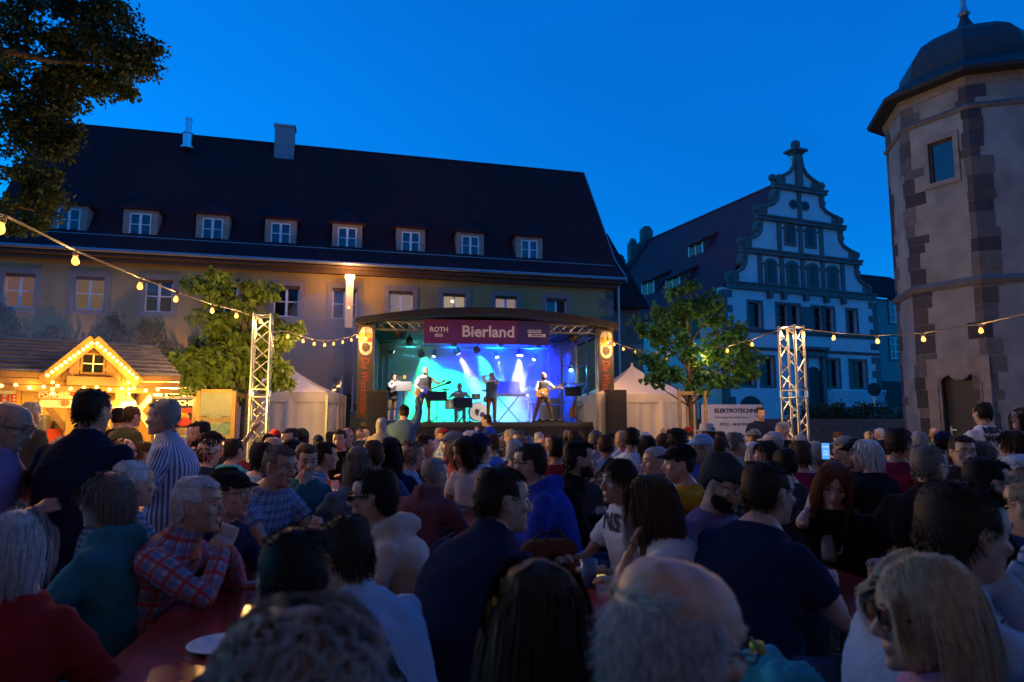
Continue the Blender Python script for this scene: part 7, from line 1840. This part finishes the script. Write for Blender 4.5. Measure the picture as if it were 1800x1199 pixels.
person(671, 735, 10.6, 8, 'short standing person with grey hair and beige jacket before the left loudspeaker', group='people standing', pose='stand', hair='pixie', hairc='silver', top='beige', sleeves='jacket', collar=True, fem=True)
person(494, 783, 3.9, -116, 'heavy man in blue plaid shirt leaning on the left table, face to the right', hair='crop', hairc='greybrown', top='blueplaid', res=2, lean=22, build=1.25, hpitch=8, arms={1: A_((.00, .50, .83)), -1: A_((-.12, .46, .83), 'grip', (1, 0, 0))})
person(408, 820, 3.1, -104, 'man in black cap and spectacles facing right beside the plaid shirts', cap='cap', capc='black', hair='crop', hairc='dark', glasses='clear', top='navy', sleeves='long', lean=10)
person(352, 838, 2.72, -88, 'white-haired old man in red and blue plaid shirt with hands clasped at his chin', hair='crop', hairc='white', top='redplaid', sleeves='long', collar=True, res=2, lean=20, arms={1: A_((.03, .36, 1.02), 'grip', (-1, -.4, 0), (.8, .3, -1)), -1: A_((-.03, .36, .98), 'grip', (1, -.4, 0), (-.8, .3, -1))})
person(188, 832, 2.65, 82, 'grey-haired woman in teal hooded jacket with spectacles facing left', hair='pixie', hairc='greybrown', glasses='clear', top='teal', sleeves='jacket', hood=True, res=2, fem=True, lean=6, skin=2)
person(238, 810, 3.25, -24, 'white-haired man in blue checked shirt seen from behind', hair='crop', hairc='white', top='bluecheck', lean=10, hyaw=-15)
person(36, 898, 1.90, 10, 'person with grey bobbed hair and dark red jacket at the lower left corner', hair='bob', hairc='silver', top='red', sleeves='jacket', res=2, fem=True, lean=8)
ps_ = person(22, 711, 3.15, -82, 'standing bald man in lilac shirt and spectacles looking down at the left edge', group='people standing', pose='stand', hair='bald', hairc='greybrown', glasses='clear', top='lilac', collar=True, hpitch=16, lean=8, arms={1: A_((.10, .33, 1.15), 'grip', (-1, 0, -.3)), -1: A_((-.08, .34, 1.14), 'grip', (1, 0, -.3))})
person(166, 684, 3.35, -6, 'big standing man in navy polo shirt seen from behind before the food stall', group='people standing', pose='stand', hair='crop', hairc='dark', top='navy', collar=True, build=1.34, hyaw=-4, lean=2, shoulders=1.12)
person(288, 703, 4.1, 94, 'standing grey-haired person in blue striped shirt facing left', group='people standing', pose='stand', hair='short', hairc='grey', top='stripes', sleeves='long', collar=True, lean=4, build=1.15, fem=True, arms={-1: A_((-.1, .25, 1.08)), 1: A_((.12, .24, 1.05))})
Q = 'customers waiting at the food stall'
person(58, 707, 7.6, -8, 'customer with grey hair waiting at the left part of the stall counter', group=Q, pose='stand', hair='crop', hairc='grey', top='charcoal', sleeves='jacket')
person(36, 713, 8.4, 5, 'dark-haired customer half hidden at the left end of the stall counter', group=Q, pose='stand', hair='short', hairc='dark', top='black')
person(212, 716, 8.5, 0, 'customer in black cap waiting at the right part of the stall counter', group=Q, pose='stand', hair='crop', cap='cap', capback=True, top='black')
person(234, 714, 8.3, -24, 'brown-haired customer in olive jacket beside the black cap at the stall', group=Q, pose='stand', hair='crop', hairc='brown', top='olive', sleeves='jacket')
person(350, 741, 7.6, 150, 'dark-bearded man in grey facing the camera behind the striped shirt', hair='short', hairc='black', beard='beard', top='grey', lean=0)
person(376, 757, 6.7, -32, 'person in black cap stretching an arm up towards the left truss tower', cap='cap', hair='crop', top='charcoal', sleeves='short', lean=4, arms={1: A_((.40, .28, 1.42), 'flat', (0, -1, .4), (.3, -.3, -1), dir=(.5, .2, 1)), -1: A_((-.14, .34, .9))})
person(413, 771, 6.2, -20, 'dark-haired person in turquoise jacket left of the left truss tower', hair='crop', hairc='dark', top='turquoise', sleeves='jacket')
person(597, 756, 9.2, 178, 'dark-haired person in black facing the camera left of the band banner', hair='short', hairc='dark', top='black')
person(610, 752, 9.6, 172, 'balding man in charcoal facing the camera left of the band banner', hair='receding', hairc='brown', top='charcoal')
person(573, 777, 5.5, -62, 'dark-haired man in blue checked shirt facing right behind the plaid shirt', hair='short', hairc='dark', top='bluecheck', lean=16)
person(540, 783, 4.7, -150, 'woman with tied brown hair holding her hand to her mouth', hair='bun', hairc='brown', top='teal', sleeves='long', fem=True, arms=CHIN, hpitch=6)
person(628, 786, 4.3, 24, 'woman with long light brown hair seen from behind beyond the left table', hair='long', hairc='greybrown', top='denim', sleeves='jacket', fem=True)
person(657, 774, 4.9, 10, 'man with brown cropped hair and denim shirt beyond the left table', hair='crop', hairc='brown', top='denim', sleeves='long')
person(686, 769, 5.1, 4, 'woman with long black hair in navy seen from behind beyond the left table', hair='long', hairc='black', top='navy', sleeves='long', fem=True)
person(483, 768, 5.6, -15, 'bald man in white shirt right of the left truss tower', hair='bald', hairc='greybrown', top='white')
person(463, 778, 4.9, -20, 'dark-haired person in pale shirt behind the left truss tower', hair='short', hairc='dark', top='lightblue')
person(516, 772, 5.0, -130, 'woman with long black hair facing right beside the plaid shirt', hair='long', hairc='black', top='black', fem=True)
person(510, 753, 8.0, 160, 'dark cropped person in brown before the white tent', hair='crop', hairc='dark', top='brown')
person(530, 752, 8.2, 20, 'person in olive cap and olive top before the white tent', cap='cap', capc='olive', hair='crop', top='olive')
person(855, 729, 14.6, 75, 'standing person in dark blue patterned shirt at the foot of the stage', group='people standing', pose='stand', hair='short', hairc='dark', top='royal', arms={-1: A_((-.1, .3, 1.35)), 1: A_((.1, .3, 1.2))})
person(905, 772, 5.9, -8, 'grey-haired person in crimson top seen from behind in the middle', hair='crop', hairc='silver', top='crimson')
person(926, 764, 6.8, -25, 'grey cropped man in dark blue before the right half of the stage', hair='crop', hairc='grey', top='navy', sleeves='long')
person(914, 757, 7.6, 14, 'balding person in denim before the middle of the stage', hair='receding', hairc='greybrown', top='denim', sleeves='long')
person(978, 770, 6.2, 0, 'person with black hair and bright red top in the middle', hair='short', hairc='black', top='red')
person(1008, 756, 8.2, 10, 'woman with long brown hair before the right loudspeaker', hair='long', hairc='brown', top='brown', fem=True)
person(1064, 764, 7.4, 2, 'person in pale blue top with dark shoulder straps before the right loudspeaker', hair='crop', hairc='brown', top='lightblue')
person(1046, 757, 8.6, 5, 'person with grey-brown hair and flowered shirt before the right loudspeaker', hair='crop', hairc='greybrown', top='floral')
person(1092, 756, 8.8, 0, 'bald man in light blue before the stage stair', hair='bald', hairc='grey', top='lightblue')
person(1111, 752, 7.8, -30, 'black-haired woman in white top before the right tent', hair='short', hairc='black', top='white', fem=True)
person(1137, 766, 6.4, 0, 'person with dark purple-brown hair and flowered top before the right tent', hair='bob', hairc='dark', top='floral', fem=True)
person(1165, 762, 7.0, 10, 'person with short brown hair and beige top before the right tent', hair='crop', hairc='brown', top='beige')
person(1150, 786, 4.9, 100, 'pale-haired person in white behind the outstretched arm', hair='crop', hairc='silver', top='white', fem=True)
sec = person(1337, 716, 14.5, 178, 'standing guard in dark shirt with pale shoulder marks before the company banner', group='people standing', pose='stand', hair='short', hairc='black', top='navy', sleeves='short', build=1.15)
person(1374, 742, 11.5, 95, 'person with grey hair half hidden behind the right truss tower', hair='crop', hairc='grey', top='black')
person(1356, 758, 7.6, 75, 'person in cream cap and black top below the right truss tower', cap='cap', capc='cream', hair='crop', hairc='grey', top='black')
person(1241, 747, 9.4, 60, 'person in straw hat before the company banner', cap='hat', capc='cream', hair='crop', hairc='brown', top='red')
person(1345, 775, 5.6, 60, 'woman in flowered red top facing left behind the right table', hair='pixie', hairc='dark', top='floral', fem=True)
person(1482, 765, 6.4, 60, 'person in grey cap and black top right of the lit phone', cap='cap', capc='grey', hair='crop', hairc='grey', top='black')
person(1500, 771, 5.5, 100, 'person in black cap facing left right of the lit phone', cap='cap', capc='black', hair='crop', hairc='dark', top='charcoal')
person(1656, 757, 6.6, -20, 'person in navy cap and red top before the tower doorway', cap='cap', capc='navy', hair='crop', hairc='dark', top='red')
person(1610, 759, 6.6, 10, 'grey-haired person in blue right of the crimson shirt', hair='crop', hairc='grey', top='blue')
person(1722, 776, 5.0, 0, 'person with light brown hair and charcoal top below the Next Wave shirt', hair='pixie', hairc='greybrown', top='charcoal', fem=True)
person(1778, 757, 5.4, 30, 'person with dark brown hair and charcoal top near the right edge', hair='bob', hairc='dark', top='charcoal', fem=True)

# ---------------------------------------------------------------- the rest of the crowd: prototypes, then one copy per seat
protos = []
PK = [dict(hair='crop', lean=10), dict(hair='short', lean=16, hyaw=20), dict(hair='bob', fem=True, lean=8, hyaw=-20), dict(hair='long', fem=True, lean=12), dict(hair='bald', lean=6, hyaw=-25), dict(hair='pixie', fem=True, lean=14, hyaw=30), dict(hair='crop', cap='cap', lean=8, hyaw=12), dict(hair='curly', fem=True, lean=8), dict(hair='receding', lean=12, glasses='clear'), dict(hair='bun', fem=True, lean=10, hyaw=-35), dict(hair='tousled', lean=18, hpitch=14), dict(hair='short', lean=4, beard='beard')]
for i, k in enumerate(PK):
    for sl in (('short', 'jacket') if i % 2 == 0 else ('long', 'short')):
        kk = dict(k); cp = kk.pop('cap', None); parts, tp, hc, A, Hm = make_person(cap=cp, res=0, seed=200 + i, sleeves=sl, top='grey', hairc='dark', **kk)
        protos.append((parts, tp, hc, Hm, k, sl, cp))
CAPME = {}
def place_proto(pr, x, y, facing, s, top, hairc, skin, capc, label, group):
    parts, tp, hc, Hm, k, sl, cp = pr
    o = link('person', parts['body'][0]); tag(o, label, 'person', group)
    o.material_slots[0].link = 'OBJECT'; o.material_slots[0].material = SKIN[skin]
    for kk, v in parts.items():
        if kk == 'body': continue
        par = o
        if kk == 'lens': par = [c for c in o.children if c.name.startswith('glasses')][0]
        c = link(v[1], v[0], par)
        m = {'top': CLOTHM[top], 'hair': HAIRM[hairc], 'beard': HAIRM[hairc]}.get(kk)
        if m: c.material_slots[0].link = 'OBJECT'; c.material_slots[0].material = m
    if cp:
        key = id(parts)
        if key not in CAPME: g = cap_mesh(Hm, cp); oo = g.build('cap', CLOTHM['black'], smooth=True); CAPME[key] = oo.data; bpy.data.objects.remove(oo)
        c = link('cap', CAPME[key], o); c.material_slots[0].link = 'OBJECT'; c.material_slots[0].material = CLOTHM[capc]
    a = math.radians(facing); o.scale = (s,) * 3; o.rotation_euler = (0, 0, a); o.location = (x, y, 0)
    return o
heads = []
for o in bpy.data.objects:
    if o.get('category') == 'person': heads.append((o.location.x, o.location.y))
zones = [(430, 'before the yellow tree'), (520, 'near the left truss tower'), (610, 'before the left white tent'), (700, 'before the left loudspeaker'), (800, 'before the stage\'s left half'), (900, 'before the middle of the stage'), (1010, 'before the stage\'s right half'), (1090, 'before the right loudspeaker'), (1190, 'before the right white tent'), (1340, 'before the company banner'), (1440, 'near the right truss tower'), (1600, 'before the low brick wall'), (2000, 'before the stair tower')]
rc = random.Random(77); used_l = set()
tops = ['navy', 'black', 'charcoal', 'grey', 'white', 'denim', 'blue', 'red', 'olive', 'beige', 'teal', 'mauve', 'brown', 'lightblue', 'navy', 'black', 'charcoal', 'bluecheck', 'green', 'purple', 'black', 'cream']
tname = {'bluecheck': 'blue checked', 'lightblue': 'light blue'}
hdesc = {'crop': 'cropped %s hair', 'short': 'short %s hair', 'bob': 'bobbed %s hair', 'long': 'long %s hair', 'bald': 'a %s-fringed bald crown', 'pixie': 'layered %s hair', 'curly': 'curly %s hair', 'receding': 'thinning %s hair', 'bun': 'tied %s hair', 'tousled': 'tousled %s hair'}
seats = []
for c in COLS:
    for k in range(24):
        y = 5.6 + k * .56
        lim = {'A': 11.6, 'E': 11.4, 'F': 9.4, 'D': 14.0, 'G': 12.5}.get(c, 14.6)
        if y > lim: break
        for s in (-1, 1): seats.append((tx(c, y) + s * .50, y, s))
for x0, x1, yy in ((-4.6, 6.2, 15.4), (-4.2, 6.6, 16.6), (2.4, 9.5, 15.6), (2.6, 9.8, 14.4)):        # a loose last row before the stage
    x = x0
    while x < x1: seats.append((x + rc.uniform(-.15, .15), yy + rc.uniform(-.3, .3), 0)); x += .62
shown = [] 
for o in bpy.data.objects:
    if o.get('category') == 'person':
        q = proj((o.location.x, o.location.y, 1.2)); shown.append((q[0], q[1], 1200 * .28 / max(o.location.y, .5), o.location.y))
n_auto = 0
for x, y, s in sorted(seats, key=lambda t: t[1]):
    x += rc.uniform(-.08, .08); y += rc.uniform(-.12, .12)
    if any((x - a) ** 2 + (y - b) ** 2 < .50 ** 2 for a, b in heads): continue
    q = proj((x, y, 1.26))
    if not (-30 < q[0] < 1830): continue
    if any(abs(q[0] - a) < r * .42 and b - r * .55 < q[1] and d < y for a, b, r, d in shown): continue       # nothing of it would show
    pr = rc.choice(protos); sc = rc.uniform(.95, 1.05); k = pr[4]
    hcx = rc.choice(['dark', 'black', 'brown', 'grey', 'greybrown', 'white', 'brown', 'silver', 'dark', 'blonde' if k.get('fem') else 'grey'])
    zone = next(n for lim, n in zones if q[0] < lim); capc = rc.choice(['black', 'navy', 'grey', 'beige', 'red'])
    for _ in range(60):
        tp = rc.choice(tops)
        hd = 'a %s cap' % capc if pr[6] else hdesc[k['hair']] % {'greybrown': 'grey-brown', 'dark': 'dark brown'}.get(hcx, hcx)
        lb = 'person with %s and %s %s %s' % (hd, tname.get(tp, tp), 'jacket' if pr[5] == 'jacket' else 'top', zone)
        if lb not in used_l: break
        pr = rc.choice(protos); k = pr[4]
    used_l.add(lb)
    face = {-1: -90, 1: 90, 0: 0}[s] + rc.uniform(-35, 35); face += (-s) * -20 * 0
    if s and rc.random() < .45: face = rc.uniform(-30, 30)                                   # turned round to watch the stage
    place_proto(pr, x, y, face, sc, tp, hcx, rc.randrange(4), capc, lb, 'people at the beer tables')
    heads.append((x, y)); shown.append((q[0], q[1], 1200 * .28 / y, y)); n_auto += 1
print('crowd', n_auto, 'people', sum(1 for o in bpy.data.objects if o.get('category') == 'person'))

# ================================================================== the band
BG = 'band members on the stage'
def on_stage(px, py, depth, facing, label, **kw):
    Y = None
    for i in range(200):
        Yt = 20 + i * .05; p = at(px, 742, Yt)
        if (p - S.o).dot(S.y) >= depth: Y = Yt; break
    return person(px, py, Y, facing + math.degrees(S.a), label, group=BG, floor=SZ, res=1, **kw), Y
tr_, Yt = on_stage(693, 657, 1.7, 215, 'trumpet player in dark vest and brown leather shorts at the left of the stage', pose='stand', hair='short', hairc='dark', top='white', sleeves='long', vest='vest', bottom='leather', arms={1: A_((.05, .36, 1.36), 'grip', (-1, 0, 0)), -1: A_((-.04, .33, 1.36), 'grip', (1, 0, 0))})
fw = Vector((-math.sin(tr_.rotation_euler.z), math.cos(tr_.rotation_euler.z), 0))
tp0 = tr_.location + fw * .20 + Vector((0, 0, 1.47)); tpt = tag(empty('trumpet', tp0), 'small brass trumpet held to the lips of the left musician', 'trumpet')
MB().tube([(0, 0, 0), tuple(fw * .42)], .012, 8).tube([tuple(fw * .12), tuple(fw * .13 + Vector((0, 0, -.1))), tuple(fw * .3 + Vector((0, 0, -.1))), tuple(fw * .31)], .011, 8).build('tubing', M_brass, tpt)
MB().tube([tuple(fw * .36), tuple(fw * .44), tuple(fw * .49), tuple(fw * .51)], [.013, .025, .05, .065], 14).build('bell', M_brass, tpt)
bs_, Yb = on_stage(748, 645, 1.3, 188, 'bald bearded bass player in white shirt, vest and leather shorts', pose='stand', hair='bald', hairc='dark', beard='beard', beardc='black', top='white', sleeves='roll', vest='vest', bottom='leather', build=1.15, hyaw=18, feet=.04, arms={1: A_((.16, .25, .98), 'grip', (0, -1, 0)), -1: A_((-.50, .30, 1.24), 'grip', (0, -1, 0))})
sg_, Ys = on_stage(865, 655, 1.2, 182, 'singer in dark vest and brown trousers holding both hands beside his head', pose='stand', hair='short', hairc='dark', top='white', sleeves='short', vest='denim', bottom='brown', arms={1: A_((.10, .10, 1.60), 'flat', (-1, 0, 0), (1, .2, .15), dir=(-.6, .2, .5)), -1: A_((-.08, .13, 1.52), 'grip', (0, -1, 0), (-.6, .3, -1))})
gt_, Yg = on_stage(956, 655, 1.1, 190, 'bald guitarist in vest and dark trousers standing with legs apart', pose='stand', hair='bald', hairc='dark', beard='beard', beardc='dark', top='white', sleeves='roll', vest='vest', bottom='brown', hyaw=22, hpitch=8, feet=.22, lean=5, arms={1: A_((.16, .24, 1.0), 'grip', (0, -1, 0)), -1: A_((-.50, .28, 1.16), 'grip', (0, -1, 0))})
for o, lab, c, bass, nm in ((bs_, 'blue bass guitar hanging from the bass player', (.02, .05, .42), True, 'bass'), (gt_, 'honey sunburst electric guitar played by the bald guitarist', (.60, .24, .03), False, 'gtr')):
    f = Vector((-math.sin(o.rotation_euler.z), math.cos(o.rotation_euler.z), 0)); r = Vector((f.y, -f.x, 0))
    gl = o.location + f * .24 + r * .12 + Vector((0, 0, .98)); guitar(gl, o.rotation_euler.z + math.pi, Matrix.Rotation(R(-20), 3, 'Y'), lab, c, bass=bass)
dr_, Yd = on_stage(808, 674, 3.75, 180, 'drummer in pale shirt sitting behind the drum kit in green light', hair='short', hairc='dark', top='white', sleeves='short', arms={1: A_((.28, .42, .95), 'grip'), -1: A_((-.22, .42, .98), 'grip')})
th = tag(empty('drum_stool', (dr_.location.x, dr_.location.y, SZ)), 'round black stool under the drummer', 'stool'); MB().lathe([(.17, .40), (.18, .44), (.17, .47)], (0, 0, 0), 14).build('seat', M_fix, th)
for a in (0, 2.1, 4.2): MB().bar((0, 0, .4), (.22 * math.cos(a), .22 * math.sin(a), .01), .022).build('leg', M_alu, th)
on_stage(934, 668, 4.3, 172, 'keyboard player half hidden behind the keyboard in blue light', pose='stand', hair='crop', hairc='dark', top='white', sleeves='long', arms={1: A_((.2, .4, 1.08)), -1: A_((-.2, .4, 1.08))})

# ================================================================== on the tables
M_mug = mat('mug_glass', (.75, .8, .85), .05, var=0, trans=0.0, alpha=.22, spec=.9); M_beerl = mat('amber_beer', (.30, .055, .006), .1, var=0, alpha=.85, spec=.6); M_foam2 = mat('beer_foam', (.7, .66, .56), .8, var=.1)
MUG = None
def beer_mug(x, y, fill, label, s=1.0):
    m = tag(empty('beer_mug', (x, y, .775), rr.uniform(0, 6)), label, 'beer mug', 'glass beer mugs on the tables'); m.scale = (s, s, s)
    MB().lathe([(.040, 0), (.042, .01), (.041, .02), (.043, .15), (.0405, .15), (.038, .022)], (0, 0, 0), 18).build('glass', M_mug, m, smooth=True)
    MB().tube([(.041, 0, .125), (.07, 0, .118), (.078, 0, .085), (.07, 0, .05), (.041, 0, .04)], .0075, 8).build('handle', M_mug, m, smooth=True)
    if fill > .1:
        MB().lathe([(.0375, .022), (.0385, .022 + .115 * fill)], (0, 0, 0), 16).build('beer', M_beerl, m, smooth=True)
        MB().lathe([(.0385, .023 + .115 * fill), (.0385, .033 + .115 * fill)], (0, 0, 0), 16).build('foam', M_foam2, m, smooth=True)
    return m
ML = [((592, 892), .6, 'half full beer mug nearest to the blue plaid man'), ((604, 884), .35, 'beer mug with an amber rest right of the half full mug'), ((619, 880), .9, 'full amber beer mug before the sunglasses of the cream sweater'), ((632, 866), .0, 'empty beer mug behind the full amber mug'), ((612, 862), .8, 'full beer mug farthest back in the left cluster'), ((588, 868), .0, 'empty clear mug left in the cluster on the left table'), ((624, 850), .3, 'mug with a rest of beer behind the left cluster'), ((570, 905), .15, 'nearly empty mug before the hands of the blue plaid man'),
      ((812, 872), .85, 'large dark beer mug in front of the flowered top'), ((797, 846), .0, 'empty clear mug left of the dark beer mug'), ((783, 842), .0, 'empty clear mug farthest left on the middle table'), ((806, 838), .3, 'mug with a rest of beer behind the dark beer mug'), ((1457, 984), .0, 'empty beer mug before the red-haired woman'), ((1432, 968), .4, 'half empty mug behind the empty mug before the red-haired woman'), ((1058, 925), .5, 'beer mug before the woman with dark fringe')]
for (px_, py_), f, lb in ML:
    p = at_z(px_, py_, .776); beer_mug(p.x, p.y, f, lb, .95)
x_, y_ = tx('A', 2.45) + .05, 2.45
pl_ = tag(MB().lathe([(.075, 0), (.085, .004), (.115, .016), (.112, .018), (.08, .007), (.0, .006)], (0, 0, 0), 24).build('paper_plate', mat('white_card', (.75, .75, .76), .6, var=.03), None, loc=(x_, y_, .776), smooth=True), 'white paper plate on the near left table', 'plate')
def on_tbl(px, py): return at_z(px, py, .776)
p = on_tbl(1036, 1030); cu = tag(MB().lathe([(.032, 0), (.042, .12), (.040, .12), (.030, .004)], (0, 0, 0), 16).build('plastic_cup', mat('blue_cup', (.10, .25, .5), .25, var=0, alpha=.75), None, loc=p, smooth=True), 'blue plastic cup on the middle table', 'cup')
p = on_tbl(1057, 1016); ph2 = tag(empty('phone', p, .4), 'phone with yellow screen lying on the middle table beside the blue cup', 'phone'); MB().b2((-.036, -.075, 0), (.036, .075, .008)).build('phone_body', M_black, ph2); MB().b2((-.03, -.03, .0085), (.03, .03, .0095)).build('screen', mat('yellow_screen', (.02, .02, .02), .3, var=0, emit=(1, .68, .12), estr=.9), ph2)
p = on_tbl(1402, 1010); ph3 = tag(empty('phone', p, 1.0), 'phone with bright yellow screen lying on the near right table', 'phone'); MB().b2((-.036, -.075, 0), (.036, .075, .008)).build('phone_body', M_black, ph3); MB().b2((-.03, -.068, .0085), (.03, .068, .0095)).build('screen', mat('yellow_screen', (.02, .02, .02), .3, var=0, emit=(1, .68, .12), estr=.9), ph3)
p = on_tbl(965, 985); bg_ = tag(empty('hand_bag', (p.x, p.y, .776), .3), 'brown cloth bag lying on the middle table before the navy polo shirt', 'bag')
mb = MB(); 
for i in range(4): mb.ball((-.09 + .06 * i, .01 * (-1) ** i, .06), .075, 10, sc=(1, .8, .85))
v, q = remesh(mb, .012, 4); v = wrinkle(v, q, .008, 5); v[:, 2] = np.maximum(v[:, 2], .002); link('bag_body', mesh_np('bag_body', v, quads=q, mats=[CLOTHM['brown']]), bg_)
MB().tube([(-.12, 0, .08), (-.06, 0, .15), (.06, 0, .16), (.13, 0, .07)], .008, 6).build('strap', M_black, bg_)
p = on_tbl(955, 930); bo = tag(empty('bottle', (p.x, p.y, .776)), 'green glass bottle with a straw on the middle table', 'bottle'); MB().lathe([(.03, 0), (.032, .01), (.032, .12), (.014, .17), (.013, .22)], (0, 0, 0), 14).build('glass', mat('green_glass', (.02, .14, .06), .08, var=0), bo, smooth=True); MB().bar((0, 0, .15), (-.03, 0, .30), .006).build('straw', M_red, bo)
# a teal jacket heaped on the bench at the bottom of the picture, lime cap lying on it
p = Vector((.80, 1.93, 0)); jk = MB()
for i in range(7): jk.ball((p.x - .17 + .056 * i, p.y + .05 * math.sin(i * 2), .60 + .16 * math.exp(-((i - 1.5) / 1.9) ** 2)), .125, 10, sc=(1, .9, 1.15 + .25 * math.sin(i)))
v, q = remesh(jk, .013, 4); v = wrinkle(v, q, .02, 9, .7); v[:, 2] = np.maximum(v[:, 2], .477); c0 = np.array((p.x, p.y, .477))
hj = tag(link('folded_jacket', mesh_np('folded_jacket', v - c0, quads=q, mats=[CLOTHM['turquoise']]), None, loc=c0), 'turquoise jacket heaped on the bench right of the bald man', 'jacket')
p = at(1332, 1148, 1.86); lm = tag(MB().lathe([(.0, .03), (.016, .028), (.020, .02), (.020, 0), (.0, 0)], (0, 0, 0), 14).build('round_lid', mat('lime_plastic', (.30, .42, .03), .4), None, loc=p, smooth=True), 'small lime green round lid lying on the turquoise jacket', 'lid')

bpy.data.scenes.remove(WORK)
print('tris', sum(len(o.data.polygons) * 2 for o in bpy.data.objects if o.type == 'MESH'), 'unique', sum(len(m.polygons) * 2 for m in bpy.data.meshes))
